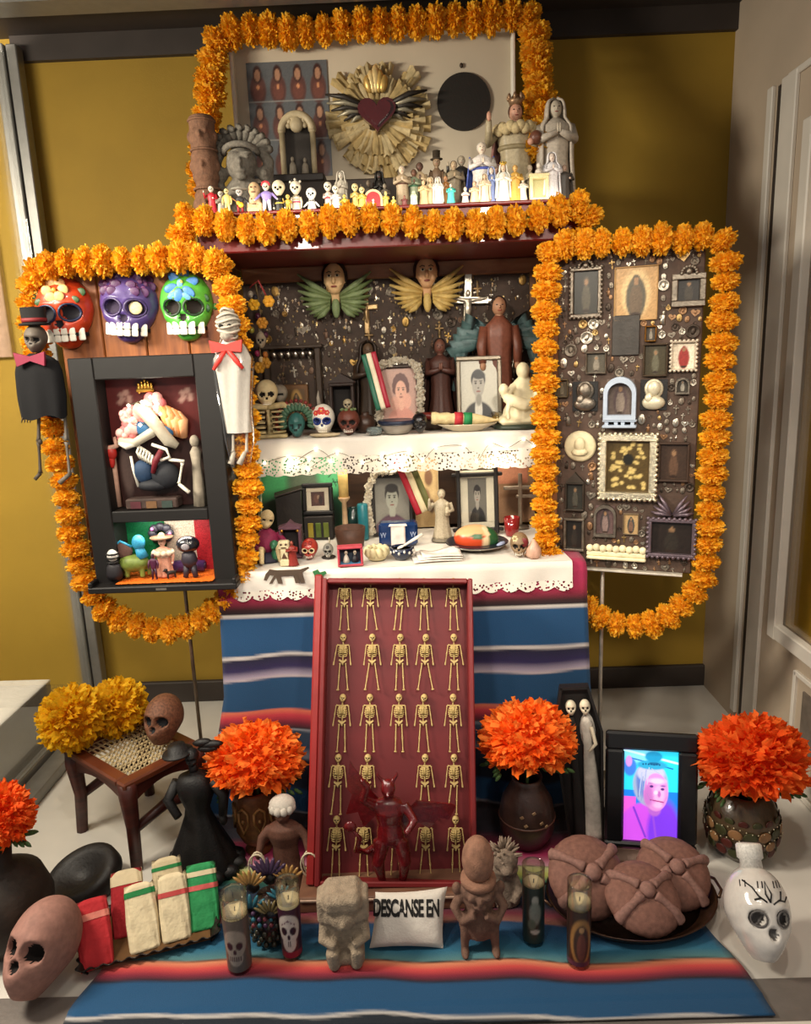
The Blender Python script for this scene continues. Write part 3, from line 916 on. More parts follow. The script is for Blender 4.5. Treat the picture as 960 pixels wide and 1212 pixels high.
tc_ = thing('table_cloth', 'white embroidered cloth with scalloped lace edge on the table', 'tablecloth', (-.05, 2.08, ZT + .010))
def t1(u, v):
    x = (u - .5) * (.94 + .06 * (1 - v)); y = .46 * v - .01
    return (x, y, .0035 + .0012 * mnoise.noise(Vector((x * 12, y * 12, 2))))
mb = MB(); mb.add(g_grid(t1, 40, 20)); mb.obj('cloth_top', CLOTH, tc_)
def t2(u, v):
    return ((u - .5) * .995 + .002, -.0105 - .007 * min(1, v * 5) - .004 * math.sin(u * 46) * v, .0035 - .058 * v)
mb = MB(); mb.add(g_grid(t2, 120, 8)); mb.obj('cloth_drop', CLOTH, tc_)
def t3(u, v):
    d = v * (.018 + .012 * abs(math.sin(u * PI * 19)))
    return ((u - .5) * .995 + .002, -.0175 - .004 * math.sin(u * 46) - .003 * v, -.0545 - d)
mb = MB(); mb.add(g_grid(t3, 190, 3)); mb.obj('lace_edge', LACE, tc_)
bp = PY(343, 690, 2.06); LX, LZ = bp.x + .05, bp.z - ZT - .010
beast = [(-.055, 0), (-.045, .002), (-.035, .022), (-.030, .0), (-.018, .0), (-.022, .026), (.012, .026), (.016, 0), (.028, 0), (.026, .028), (.03, 0), (.042, .0), (.036, .034), (.056, .050), (.052, .054), (.030, .046), (-.03, .046), (-.05, .050), (-.062, .034), (-.068, .014), (-.060, .012), (-.050, .030), (-.040, .028)]
MB().prism([(LX + x * 1.1, LZ + z * .9) for x, z in beast], -.0245, -.0235).obj('embroidered_beast', pm('#4a3c30', .9), tc_)
cact = [(.062, 0), (.076, 0), (.078, .018), (.094, .030), (.090, .038), (.076, .034), (.070, .044), (.056, .038), (.060, .026)]
MB().prism([(LX + x * 1.1 + .008, LZ + z * .9) for x, z in cact], -.0245, -.0235).obj('embroidered_cactus', pm('#2e6a3c', .9), tc_)

# ---------------------------------------------------------------- wings: left panel
YL = 2.16
def q(px, py, Y): p = PY(px, py, Y); return (p.x, p.z)
lw = thing('left_altar_panel', 'brown wooden board on a thin metal rod at the left of the altar', 'panel', (0, YL, 0))
a0 = q(62, 318, YL); a1 = q(268, 312, YL); b1 = q(297, 690, YL); b0 = q(112, 704, YL)
W4 = wood('#9a5a2a', '#6e3a18', (40, 30, 5))
for k in range(4):
    xa = a0[0] + (a1[0] - a0[0]) * k / 4; xb = a0[0] + (a1[0] - a0[0]) * (k + 1) / 4
    MB().box(((xa + xb) / 2, 0, (a0[1] + b1[1]) / 2), (xb - xa - .003, .018, a0[1] - b1[1]), 0, .003).obj('plank', W4, lw)
rt = q(218, 690, YL + .02)
MB().tube([(rt[0], .02, .0045), (rt[0], .02, 1.0)], .006, 0, 8).obj('rod', pm('#8a7a68', .4, .8), lw)
MB().lathe([(.055, 0), (.055, .003), (.012, .006), (.008, .012)], (rt[0], .02, .0), n=20).obj('rod_foot', pm('#8a8078', .4, .8), lw)

# ---------------------------------------------------------------- right panel with religious medals
RP0 = PY(661, 300, 2.20); RP1 = PY(836, 292, 2.06)
ryaw = math.degrees(math.atan2(RP1.y - RP0.y, RP1.x - RP0.x))
RW_ = math.hypot(RP1.y - RP0.y, RP1.x - RP0.x)
zb_ = PY(664, 668, 2.20).z
rp = thing('medal_board', 'dark board crowded with silver medals and small framed images at the right', 'panel', ((RP0.x + RP1.x) / 2, (RP0.y + RP1.y) / 2, 0), rot=(0, 0, ryaw))
HB = RP0.z - zb_
MB().box((0, .009, zb_ + HB / 2), (RW_, .018, HB), 0, .003).obj('board', pm('#463429', .7, 0, .35, 25, .3), rp)
_c, _s = math.cos(-ryaw * D2R), math.sin(-ryaw * D2R)
def on_board(px, py):
    """local x, z on the front of the medal board"""
    r = ray(px, py); o = Vector((0, 0, EYE)); n = Vector((math.sin(ryaw * D2R), -math.cos(ryaw * D2R), 0))
    t = (Vector(rp.location) - o).dot(n) / r.dot(n); p = o + r * t
    dx, dy = p.x - rp.location.x, p.y - rp.location.y
    return _c * dx - _s * dy, p.z
xr_, zr_ = on_board(712, 672)
MB().tube([(xr_, .03, .0045), (xr_, .03, zb_ + .3)], .006, 0, 8).obj('rod', pm('#d0c8bc', .4, .6), rp)
MB().lathe([(.055, 0), (.055, .003), (.012, .006), (.008, .012)], (xr_, .03, 0), n=20).obj('rod_foot', pm('#b0a89c', .4, .8), rp)
xa, za = on_board(672, 667); xb, zb2 = on_board(808, 677)
MB().box(((xa + xb) / 2, -.006, zb_ - .003), (xb - xa, .028, .006), 0, .001).obj('ledge', pm('#d8d0c0', .4, .5), rp)

def board_frame(px0, py0, px1, py1, b, fm, ops, d=.016, top=None, nx=22, beads=None, label=None, arch=False, matc=None, seed=0):
    x0, z1 = on_board(px0, py0); x1, z0 = on_board(px1, py1)
    w, h = x1 - x0, z1 - z0; xc = (x0 + x1) / 2
    mb = MB()
    if arch:
        n = 12; zs = z0 + h - w / 2
        out = [(x0, z0), (x1, z0)] + [(xc + w / 2 * math.cos(PI * k / n), zs + w / 2 * math.sin(PI * k / n)) for k in range(n + 1)]
        for i in range(len(out)):
            j = (i + 1) % len(out)
            A, B = Vector((out[i][0], 0, out[i][1])), Vector((out[j][0], 0, out[j][1]))
            c = Vector((xc, 0, z0 + h * .45))
            A2, B2 = A.lerp(c, b / (w * .5)), B.lerp(c, b / (w * .5))
            v = [A, B, B2, A2]; v = v + [p + Vector((0, -d, 0)) for p in v]
            mb.add(([tuple(p) for p in v], [(0, 1, 2, 3), (7, 6, 5, 4), (0, 4, 5, 1), (1, 5, 6, 2), (2, 6, 7, 3), (3, 7, 4, 0)]), 0, False)
    else:
        frame_bars(mb, w, h, b, d, 0, .002, z0)
        for i in range(len(mb.v)): mb.v[i] = (mb.v[i][0] + xc, mb.v[i][1], mb.v[i][2])
    if beads:
        st = beads
        for k in range(int(w / st) + 1):
            for zz in (z0, z0 + h): mb.ell((x0 + k * w / int(w / st), -d * .8, zz), st * .46, 0, 6, 5)
        for k in range(1, int(h / st)):
            for xx in (x0, x1): mb.ell((xx, -d * .8, z0 + k * h / int(h / st)), st * .46, 0, 6, 5)
    if top: top(mb, xc, z0 + h, w, d)
    o = mb.obj('image_frame', fm, rp, label=label)
    print_obj('holy_picture', w - b * 1.2, h - b * 1.2, ops, o, (xc, -.003, z0 + b * .6), nx=nx, seed=seed, grain=.12)
    return o
def saint_ops(bgc, robe, skin='#8a6a4c', mantle=None, rays=None):
    o = [('bg', bgc)]
    if rays: o += [('ell', rays, .5, .5, .34, .46, .3)]
    if mantle: o += [('ell', mantle, .5, .42, .24, .40, .15)]
    return o + [('ell', robe, .5, .36, .15, .34, .15), ('ell', mantle or robe, .5, .74, .10, .12, .2), ('ell', skin, .5, .73, .06, .075, .2), ('ell', '#2a1c14', .5, .10, .14, .04, .4)]
def rosette_top(mb, xc, z, w, d):
    for k in range(9):
        a = PI * k / 8; mb.ell((xc + w * .22 * math.cos(a), -d, z + w * .20 * math.sin(a)), (w * .06, .004, w * .06), 0, 6, 4)
    mb.ell((xc, -d, z + w * .05), (w * .10, .006, w * .10), 0, 8, 5)
def peak_top(mb, xc, z, w, d):
    mb.prism([(xc - w / 2, z), (xc + w / 2, z), (xc, z + w * .55)], -d, 0, 0)
PALEBLUE = pm('#a8b4c4', .45, .1, .06)
board_frame(676, 318, 712, 375, .010, PEWT, saint_ops('#26241c', '#4a4436'), top=rosette_top, beads=.012, seed=1)
board_frame(728, 317, 778, 378, .003, pm('#a88658', .6), saint_ops('#a98556', '#5a4a38', mantle='#4c4638', rays='#c4a878'), d=.008, nx=30, label='tan print of a robed woman with rays', seed=2)
board_frame(796, 325, 835, 362, .016, PEWT, saint_ops('#2a2622', '#3c352c'), top=rosette_top, seed=3)
board_frame(795, 404, 824, 438, .005, pm('#c8bca8', .35, .4), saint_ops('#d8ccb4', '#8a2c28', mantle='#8a2c28'), beads=.010, label='white picture in a pearl bead frame', seed=4)
def pale_top(mb, xc, z, w, d):
    mb.prism([(xc - w * .52, z - .004), (xc + w * .52, z - .004), (xc + w * .3, z + w * .22), (xc, z + w * .34), (xc - w * .3, z + w * .22)], -d, 0, 0)
o = board_frame(716, 446, 753, 496, .011, PALEBLUE, saint_ops('#5a4c44', '#7a6c60', mantle='#4c3c3c'), arch=True, d=.03, label='pale blue arched shrine frame', seed=5)
x0, z0 = on_board(714, 507); x1, _ = on_board(754, 507)
fb = MB(); fb.box(((x0 + x1) / 2, -.016, z0 + .008), (x1 - x0, .032, .008), 0, .002); fb.box(((x0 + x1) / 2, -.014, z0 + .024), (x1 - x0, .028, .006), 0, .002)
for s in (-.38, -.1, .1, .38): fb.box(((x0 + x1) / 2 + s * (x1 - x0), -.013, z0 + .016), (.010, .024, .014))
fb.obj('shrine_foot', PALEBLUE, rp)
board_frame(711, 513, 776, 591, .020, pm('#cfc6ac', .3, .9, .3, 90, .5), [('bg', '#4a3a1c')] + [('ell', '#c0a868', .15 + .7 * random.random(), .08 + .84 * random.random(), .045, .028, .5) for _ in range(60)] + [('ell', '#1c1a14', .5, .62, .12, .1, .2)], beads=.014, d=.022, nx=36, label='ornate silver frame around gold relief', seed=6)
board_frame(704, 596, 729, 635, .006, PEWT, saint_ops('#5a4644', '#7a6660', mantle='#3c3434'), arch=True, seed=7)
board_frame(738, 607, 756, 633, .003, pm('#6a5a44', .5), saint_ops('#a88a60', '#6c5040', mantle='#2c3a3c'), d=.008, seed=8)
board_frame(768, 612, 822, 660, .010, pm('#6a5c64', .4, .5), saint_ops('#241c18', '#2c2620'), beads=.013, d=.02, top=lambda mb, xc, z, w, d: [mb.tube([(xc + s * .004, -.012, z + .012), (xc + s * w * (.16 + .05 * k), -.016, z + .045 - .010 * k), (xc + s * w * (.30 + .05 * k), -.010, z + .070 - .017 * k)], [.006, .006, .002], 0, 6) for s in (-1, 1) for k in range(4)], label='large beaded tin frame with wings', seed=9)
board_frame(668, 612, 692, 652, .008, PEWT, saint_ops('#1c1814', '#2c2620'), seed=10)
board_frame(670, 570, 692, 604, .005, pm('#3c342c', .5, .4), saint_ops('#2c2a24', '#4a463c'), top=peak_top, d=.018, seed=11)
board_frame(762, 407, 790, 445, .005, pm('#3a2c1c', .5), saint_ops('#3c3420', '#5a5644'), seed=12)
board_frame(694, 417, 718, 442, .004, PEWT, saint_ops('#4a4438', '#7a7264'), seed=13)
board_frame(764, 386, 777, 404, .003, GOLD, saint_ops('#3a3228', '#8a8274'), seed=14)
board_frame(800, 447, 816, 466, .004, PEWT, saint_ops('#3a342c', '#9a9284'), arch=True, seed=15)
board_frame(658, 449, 673, 470, .003, pm('#6a5c44', .4, .5), saint_ops('#4a4030', '#6a6250'), seed=16)
board_frame(780, 523, 815, 570, .006, pm('#3a281c', .6), saint_ops('#3a2a20', '#584030'), seed=17)
x0, z0 = on_board(741, 397)
MB().box((x0, -.004, z0), (.075, .008, .11), 0, .002).obj('slate_plate', pm('#3c3834', .5, .3), rp)
# two relief busts on dark grounds, a round white plaque, a white balustrade
for px, py, m_ in ((693, 469, PEWT), (774, 467, pm('#c8bfa4', .4, .3))):
    x0, z0 = on_board(px, py)
    MB().box((x0, -.003, z0), (.072, .006, .085)).obj('dark_ground', BLACK, rp)
    mb = MB(); mb.ell((x0, -.010, z0 + .018), (.020, .012, .022)); mb.ell((x0, -.008, z0 + .016), (.026, .006, .028)); mb.ell((x0, -.010, z0 - .022), (.032, .012, .020)); mb.ell((x0 - .012, -.014, z0 - .010), (.012, .008, .016))
    mb.obj('relief_bust', m_, rp)
x0, z0 = on_board(687, 528)
mb = MB(); mb.add(g_lathe([(.046, 0), (.046, .006), (.040, .010), (0, .009)], 26), 0, True, TR((x0, 0, z0), (90, 0, 0)))
mb.ell((x0, -.014, z0 + .006), (.016, .008, .022)); mb.ell((x0, -.013, z0 - .016), (.024, .008, .012))
mb.obj('round_plaque', pm('#c8bc98', .5), rp, label='round cream plaque with a relief figure')
x0, z0 = on_board(695, 659); x1, _ = on_board(765, 659)
mb = MB(); mb.box(((x0 + x1) / 2, -.010, z0 + .004), (x1 - x0, .022, .010), 0, .003); mb.box(((x0 + x1) / 2, -.009, z0 + .016), (x1 - x0, .014, .014), 0, .003)
for k in range(9): mb.ell((x0 + (x1 - x0) * (k + .5) / 9, -.012, z0 + .032 + .003 * (k % 2)), (.0115, .008, .012), 0, 8, 6)
mb.obj('cream_relief_strip', pm('#ddd2ac', .5), rp, label='cream strip of little carved heads')
# the many small medals
def medal_meshes(prefix, mats):
    out = []
    mb = MB(); mb.add(g_lathe([(1, 0), (1, .25), (.82, .38), (.78, .26), (0, .3)], 14), 0, True, TR(rot=(90, 0, 0))); mb.ell((0, -.32, .05), (.35, .2, .5), 0, 8, 5); mb.tube([(.22 * math.cos(a), 0, 1.15 + .22 * math.sin(a)) for a in np.linspace(0, 2 * PI, 9)[:-1]], .07, 0, 4, True); out.append(mb)
    mb = MB(); mb.add(g_lathe([(1, 0), (1, .25), (.8, .35), (0, .3)], 14), 0, True, TR(rot=(90, 0, 0), sc=(.72, 1, 1.1))); mb.ell((0, -.3, 0), (.25, .2, .6), 0, 8, 5); out.append(mb)
    mb = MB(); mb.box((0, -.12, 0), (.34, .24, 2.0), 0, .06); mb.box((0, -.12, .35), (1.25, .24, .34), 0, .06); mb.ell((0, -.26, .1), (.14, .1, .5), 0, 6, 4); out.append(mb)
    mb = MB(); P = [(.95 * (math.sin(t) ** 3), .85 * (.8125 * math.cos(t) - .3125 * math.cos(2 * t) - .125 * math.cos(3 * t) - .0625 * math.cos(4 * t))) for t in np.linspace(0, 2 * PI, 17)[:-1]]
    mb.prism(P[::-1], -.3, 0); mb.ell((0, -.28, .1), (.4, .16, .4), 0, 8, 5); out.append(mb)
    mb = MB(); mb.ell((0, -.15, .72), (.24, .2, .28), 0, 8, 5); mb.lathe([(.45, -1), (.34, -.2), (.38, .3), (.14, .48)], n=10, sy=.5); mb.tube([(-.36, -.1, .3), (-.5, -.12, -.1), (-.1, -.3, .05)], .11, 0, 5); out.append(mb)
    mb = MB(); mb.tube([(-.1, 0, 1), (0, -.1, .3), (.1, -.1, -.3), (.05, -.05, -.8)], [.24, .28, .2, .16], 0, 6); mb.ell((.12, -.1, -.95), (.28, .16, .16), 0, 6, 5); out.append(mb)
    return [[b.mesh(prefix, m) for m in mats] for b in out]
MED = medal_meshes('medal', [SILV, PEWT, DARKM, pm('#a88c5c', .35, .9, .2), pm('#8c6a4c', .4, .6)])
rs = random.Random(5)
taken = []
def free(x, z, r, boxes):
    return all(not (b[0] - r < x < b[2] + r and b[1] - r < z < b[3] + r) for b in boxes)
boxes = []
for o in rp.children:
    if o.type == 'MESH' and o.name.split('.')[0] not in ('board', 'rod', 'rod_foot', 'ledge'):
        xs_ = [v.co.x for v in o.data.vertices]; zs_ = [v.co.z for v in o.data.vertices]
        boxes.append((min(xs_), min(zs_), max(xs_), max(zs_)))
n = 0
for _ in range(6000):
    if n >= 260: break
    r = rs.choice((.007, .009, .011, .013, .016, .019))
    x = rs.uniform(-RW_ / 2 + r, RW_ / 2 - r); z = rs.uniform(zb_ + r, zb_ + HB - r * 1.4)
    if not free(x, z, r * .72, boxes): continue
    boxes.append((x - r * .8, z - r * .9, x + r * .8, z + r * .9)); n += 1
    o = link('medal', MED[rs.choice((0, 0, 1, 1, 2, 3, 4))][rs.choice((0, 0, 1, 1, 1, 2, 2, 3, 4))], rp, (x, 0, z), (0, rs.uniform(-12, 12), 0)); o.scale = (r, r * .9, r)

# ---------------------------------------------------------------- back panel of the upper niche, covered in charms
Yn = 2.625
nb = thing('charm_board', 'dark back board of the upper niche covered in tiny metal charms', 'panel', (0, Yn, 0))
c0 = q(296, 318, Yn); c1 = q(640, 500, Yn)
zl, zh = ZS + .012, 1.645
MB().box(((X0 + X1) / 2, .008, (zl + zh) / 2), (1.02, .014, zh - zl)).obj('board', pm('#3c2d23', .7, 0, .3, 20, .3), nb)
rs = random.Random(9); boxes = []; n = 0
CH = medal_meshes('charm', [SILV, PEWT, DARKM, pm('#a08048', .35, .9, .2), pm('#6c5444', .45, .5)])
for _ in range(9000):
    if n >= 290: break
    r = rs.choice((.006, .008, .010, .012, .015, .018))
    x = rs.uniform(X0 + .05, X1 - .08); z = rs.uniform(zl + .05 + r, zh - r * 1.3)
    if not free(x, z, r * .55, boxes): continue
    boxes.append((x - r * .6, z - r * .8, x + r * .6, z + r * .8)); n += 1
    o = link('charm', CH[rs.choice((0, 1, 2, 2, 2, 3, 4, 4, 5, 5))][rs.choice((0, 0, 1, 1, 1, 2, 3, 4))], nb, (x, .001, z), (0, rs.uniform(-10, 10), 0)); o.scale = (r, r * .8, r)
mb = MB(); rs = random.Random(19)
for _ in range(900):
    x = rs.uniform(X0 + .04, X1 - .06); z = rs.uniform(zl + .05, zh - .006); r = rs.uniform(.0022, .0045); k = rs.choice((0, 1, 1, 2, 2, 3))
    if rs.random() < .5: mb.ell((x, -.001, z), (r, r * .6, r * rs.uniform(1, 1.8)), k, 6, 4)
    else: mb.box((x, -.001, z), (r * .7, r * .6, r * 3), k); mb.box((x, -.001, z + r * .5), (r * 2, r * .6, r * .7), k)
o = mb.obj('tiny_charms', [SILV, PEWT, pm('#8a7458', .4, .7, .2), pm('#b09a68', .35, .8, .2)], nb); o['kind'] = 'stuff'
# carved dark shrine frame fixed to the board at the left
sf = MB()
f0 = q(312, 412, Yn); f1 = q(385, 500, Yn)
sf.box(((f0[0] + f1[0]) / 2, -.022, f0[1]), (f1[0] - f0[0] + .02, .044, .012), 0, .003)
for x in (f0[0] + .01, f1[0] - .01): sf.box((x, -.016, (f0[1] + zl) / 2), (.022, .032, f0[1] - zl), 0, .004)
for k in range(6): sf.ell((f0[0] + .04 + k * .025, -.034, f0[1] - .025), (.010, .006, .012), 1, 8, 6)
sf.obj('shrine_frame', [pm('#3a2c20', .6), SILV], nb)
g0 = q(352, 470, Yn)
o = MB().box((g0[0], -.012, g0[1] - .02), (.085, .02, .13), 0, .003).obj('gilt_frame', pm('#6a4a2c', .5, .3), nb)
print_obj('holy_picture', .06, .10, saint_ops('#5a4226', '#4c3a2c', mantle='#3c3426', rays='#b08a4c'), o, (g0[0], -.0235, g0[1] - .07), nx=24, seed=21)
for px, py, hh in ((434, 372, .13), (437, 400, .05), (520, 392, .05), (565, 345, .05)):
    c = q(px, py, Yn); mb = MB()
    mb.box((c[0], -.008, c[1]), (hh * .14, .012, hh), 0, .003); mb.box((c[0], -.008, c[1] + hh * .18), (hh * .62, .012, hh * .14), 0, .003); mb.ell((c[0], -.016, c[1]), (hh * .05, .006, hh * .25), 0, 6, 5); mb.ell((c[0], -.010, c[1] + hh * .6), (hh * .09, .006, hh * .1), 0, 8, 5)
    mb.obj('small_cross', pm('#a88c62', .4, .6), nb)

# ---------------------------------------------------------------- white board above the top crate
Yb = 2.66
wb = thing('white_picture_board', 'white framed board with heart rosette and black disc above the top shelf', 'board', (0, Yb, 0))
d0 = q(279, 50, Yb); d1 = q(610, 38, Yb); d2 = q(290, 212, Yb)
zt_, zb3 = (d0[1] + d1[1]) / 2 + .01, ZC + .1415
xw0, xw1 = q(280, 130, Yb)[0], q(607, 130, Yb)[0]
MB().box(((xw0 + xw1) / 2, .012, (zt_ + zb3) / 2), (xw1 - xw0, .02, zt_ - zb3)).obj('backing_sheet', pm('#bdb09a', .75, 0, .06, 4), wb)
mb = MB(); frame_bars(mb, xw1 - xw0 + .012, zt_ - zb3, .012, .04, 0, .003, zb3)
for i in range(len(mb.v)): mb.v[i] = (mb.v[i][0] + (xw0 + xw1) / 2, mb.v[i][1] + .01, mb.v[i][2])
mb.obj('frame', pm('#ddd6c8', .5, 0, .03), wb)
# stamp-like sheet of repeated half figures
s0 = q(291, 75, Yb); s1 = q(394, 208, Yb)
ops = [('bg', '#5a5c5e')]
for r_ in range(3):
    for c_ in range(4):
        x, z = .13 + .25 * c_, .17 + .33 * r_
        ops += [('ell', '#5a3a34', x, z - .06, .10, .13, .2), ('ell', '#6c4238', x, z - .08, .07, .07, .2), ('ell', '#3a2420', x, z + .07, .055, .075, .2), ('ell', '#a47a60', x, z + .06, .035, .050, .2), ('ell', '#c88a60', x, z - .04, .018, .02, .3)]
ops += [('rect', '#8a8884', 0, .325, 1, .335), ('rect', '#8a8884', 0, .66, 1, .67)]
print_obj('printed_sheet', s1[0] - s0[0], s0[1] - s1[1], ops, wb, ((s0[0] + s1[0]) / 2, -.002, s1[1]), nx=70, seed=31)
# black disc
k0 = q(549, 121, Yb)
mb = MB(); mb.add(g_lathe([(.088, 0), (.088, .006), (0, .0062)], 48), 0, False, TR((k0[0], -.001, k0[1]), (90, 0, 0))); mb.obj('black_disc', pm('#1c1610', .7, 0, .05), wb)
k1 = q(546, 78, Yb); MB().ell((k1[0], -.004, k1[1]), (.006, .004, .008)).obj('nail_head', pm('#3a2c20', .6), wb)
# ruffled cloth rosette with a winged heart
h0 = q(447, 138, Yb)
rb = random.Random(3)
RUF = [petal('#c4aa74', .2, .35), petal('#d6c192', .2, .35)]
mb = MB()
for ring, (rr, nn) in enumerate(((.140, 26), (.118, 22), (.085, 16))):
    for k in range(nn):
        a = 2 * PI * k / nn + ring * .4 + rb.uniform(-.16, .16); rr2 = rr * rb.uniform(.82, 1.12)
        cx_, cz_ = h0[0] + rr2 * math.cos(a) * 1.06, h0[1] + rr2 * math.sin(a) * 1.05 - .016
        v = []
        for j in range(4):
            for i in range(5):
                t_ = (i / 4 - .5) * 2; r2 = -.045 + .075 * j / 3
                w_ = .026 * (.6 + .4 * j / 3)
                v.append((cx_ + math.cos(a) * r2 - math.sin(a) * t_ * w_, -.012 - .012 * (2 - ring) * 0 - .010 * ring - .026 * (1 if i % 2 else -1) * j / 3 * rb.uniform(.3, 1) - .006 * j / 3, cz_ + math.sin(a) * r2 + math.cos(a) * t_ * w_))
        mb.add((v, [(j * 5 + i, j * 5 + i + 1, j * 5 + i + 6, j * 5 + i + 5) for j in range(3) for i in range(4)]), k % 2, True)
mb.obj('cloth_rosette', RUF, wb)
P = [(1.0 * (math.sin(t) ** 3) * .062 + h0[0], .058 * (.8125 * math.cos(t) - .3125 * math.cos(2 * t) - .125 * math.cos(3 * t) - .0625 * math.cos(4 * t)) + h0[1] - .004) for t in np.linspace(0, 2 * PI, 33)[:-1]]
mb = MB(); mb.prism(P[::-1], -.062, -.03); 
Pc = Vector((h0[0], 0, h0[1]))
mb.prism([(h0[0] + (x - h0[0]) * .75, h0[1] + (z - h0[1]) * .75) for x, z in P[::-1]], -.070, -.06)
mb.obj('heart', pm('#4a0f12', .15, 0, .1, coat=.6), wb, label='glossy dark red heart')
for s in (-1, 1):
    mb = MB()
    for k in range(6):
        L = .135 - .016 * k; a = (28 - 14 * k) * D2R
        p0_ = Vector((h0[0] + s * .048, -.052 + .003 * k, h0[1] + .022 - .006 * k)); p1_ = p0_ + Vector((s * L * math.cos(a) * .98, 0, L * math.sin(a) * .55))
        mb.tube([p0_, p0_.lerp(p1_, .5) + Vector((0, -.004, .008)), p1_], [.010, .0095, .003], k % 2, 6)
    mb.obj('wing', [pm('#2c2620', .5, .3), pm('#8c8470', .45, .5)], wb)
mb = MB()
for k, (dx, hh) in enumerate(((-.024, .055), (0, .085), (.024, .055), (-.012, .07), (.012, .07))):
    mb.ell((h0[0] + dx, -.050, h0[1] + .055 + hh / 2), (.015, .012, hh / 2), k % 2, 8, 7, (0, dx * 500, 0))
mb.obj('flame', [pm('#c9a45c', .4, .5), pm('#e0c488', .4, .4)], wb)

# ---------------------------------------------------------------- garlands
def gp(L, dy=0): return [tuple(PY(x, y, Y) + Vector((0, dy, 0))) for x, y, Y in L]
G1 = gp([(240, 225, 2.52), (242, 190, 2.53), (245, 150, 2.55), (248, 110, 2.57), (252, 70, 2.60), (262, 42, 2.60), (290, 36, 2.60), (350, 38, 2.60), (430, 30, 2.60), (520, 25, 2.60), (590, 20, 2.60), (615, 17, 2.60), (630, 30, 2.60), (634, 60, 2.58), (637, 95, 2.55), (639, 125, 2.50), (640, 150, 2.46), (640, 175, 2.42)])
garland('marigold garland framing the white board above the top shelf', G1, .053, .056)
G2 = gp([(222, 300, 2.19), (214, 278, 2.19), (215, 258, 2.19), (235, 262, 2.17), (290, 270, 2.165), (340, 268, 2.165), (400, 262, 2.165), (430, 257, 2.165), (470, 262, 2.165), (530, 266, 2.165), (590, 264, 2.165), (640, 255, 2.165), (672, 246, 2.165), (694, 242, 2.17), (697, 262, 2.18), (690, 282, 2.19)])
garland('marigold garland swagged along the front edge of the red top shelf', G2, .046, .054)
YG = 2.09
G3 = gp([(255, 312, YG), (225, 305, YG), (160, 308, YG), (100, 310, YG), (65, 312, YG), (44, 325, 2.12), (38, 352, 2.15), (44, 420, 2.15), (60, 500, 2.13), (75, 570, YG), (88, 640, YG), (105, 695, YG), (130, 725, YG), (170, 742, YG), (210, 744, YG), (250, 725, YG), (280, 692, YG), (292, 640, YG), (293, 580, YG), (291, 520, YG), (285, 450, YG), (278, 390, YG), (270, 345, YG), (258, 318, YG)])
garland('long marigold garland looped round the skull mask panel at the left', G3, .044, .050)
def gr(px, py):
    t = (px - 648) / 205; Y = 2.165 - .14 * t
    return (px, py, Y)
G4 = gp([gr(*p) for p in [(668, 290), (710, 288), (760, 284), (810, 282), (848, 280), (858, 298), (858, 340), (853, 420), (848, 500), (842, 580), (838, 640), (832, 685), (812, 710), (780, 735), (745, 741), (710, 730), (680, 705), (655, 675), (647, 640), (645, 580), (645, 500), (645, 420), (647, 350), (650, 300)]])
garland('long marigold garland looped round the medal board at the right', G4, .043, .050)

# ================================================================== things on the deck
ZB = .0135                                   # top of the blanket on the deck
def zat(px, py, Y): return PY(px, py, Y).z
def span(px, py0, py1, Y): return zat(px, py0, Y) - zat(px, py1, Y)
def sculpt(o, vox=.004, smooth=2):
    r = o.modifiers.new('merge', 'REMESH'); r.mode = 'VOXEL'; r.voxel_size = vox; r.use_smooth_shade = True
    if smooth:
        s = o.modifiers.new('soften', 'SMOOTH'); s.iterations = smooth; s.factor = .5
    return o
def at_floor(px, py, z=0.0): return PZ(px, py, z)

# ---------------------------------------------------------------- red box with skeletons
blk = thing('wooden_block', 'low brown wooden block on the blanket under the red skeleton box', 'block', (-.085, 1.655, ZB))
MB().box((0, 0, .022), (.50, .10, .044), bev=.003).obj('block_body', wood('#7a5640', '#54362a', (8, 30, 30)), blk)
MB().box((0, -.051, .036), (.49, .004, .006), bev=.001).obj('pale_edge', pm('#b89c88', .6), blk)
pb0, pb1 = PY(371, 1072, 1.63), PY(566, 1066, 1.63)
pt0, pt1 = PY(387, 672, 1.955), PY(559, 683, 1.955)
xc = (pb0.x + pb1.x) / 2; BWd = .418
zt_ = .785
tilt = math.degrees(math.atan2(1.955 - 1.63, zt_ - (ZB + .046)))
BLn = math.hypot(1.955 - 1.63, zt_ - (ZB + .046)); BDp = .062
rbx = thing('red_display_box', 'tall open red wooden box of skeletons leaning on the striped altar table', 'box', (xc + .002, 1.63, ZB + .046 + .0), rot=(-tilt, 2.2, 0))
RBX = pm('#6c191b', .5, 0, .12, 14, .1)
MB().box((0, BDp + .004, BLn / 2), (BWd, .008, BLn), 0, .002).obj('back_panel', pm('#5c1216', .6, 0, .15, 9, .15), rbx)
for s in (-1, 1): MB().box((s * (BWd / 2 - .007), BDp / 2, BLn / 2), (.014, BDp, BLn), 0, .003).obj('side_board', RBX, rbx)
for z in (.007, BLn - .007): MB().box((0, BDp / 2, z), (BWd - .029, BDp, .014), 0, .003).obj('end_board', RBX, rbx)
MB().box((-BWd / 2 - .012, BDp * .62, BLn / 2 + .006), (.022, BDp * .8, BLn + .012), 0, .004).obj('side_rail', pm('#86201f', .45, 0, .12, 14), rbx)
bpy.context.view_layer.update()
def on_plane(o, y, px, py):
    Mi = o.matrix_world.inverted(); a = Mi @ Vector((0, 0, EYE)); d = Mi.to_3x3() @ ray(px, py)
    p = a + d * ((y - a.y) / d.y); return p
SKB = pm('#b39a62', .55, 0, .15, 60)
SKM = skel_meshes(SKB)
rows_ = [(683, 747), (749, 818), (820, 891), (891, 965), (964, 1042)]
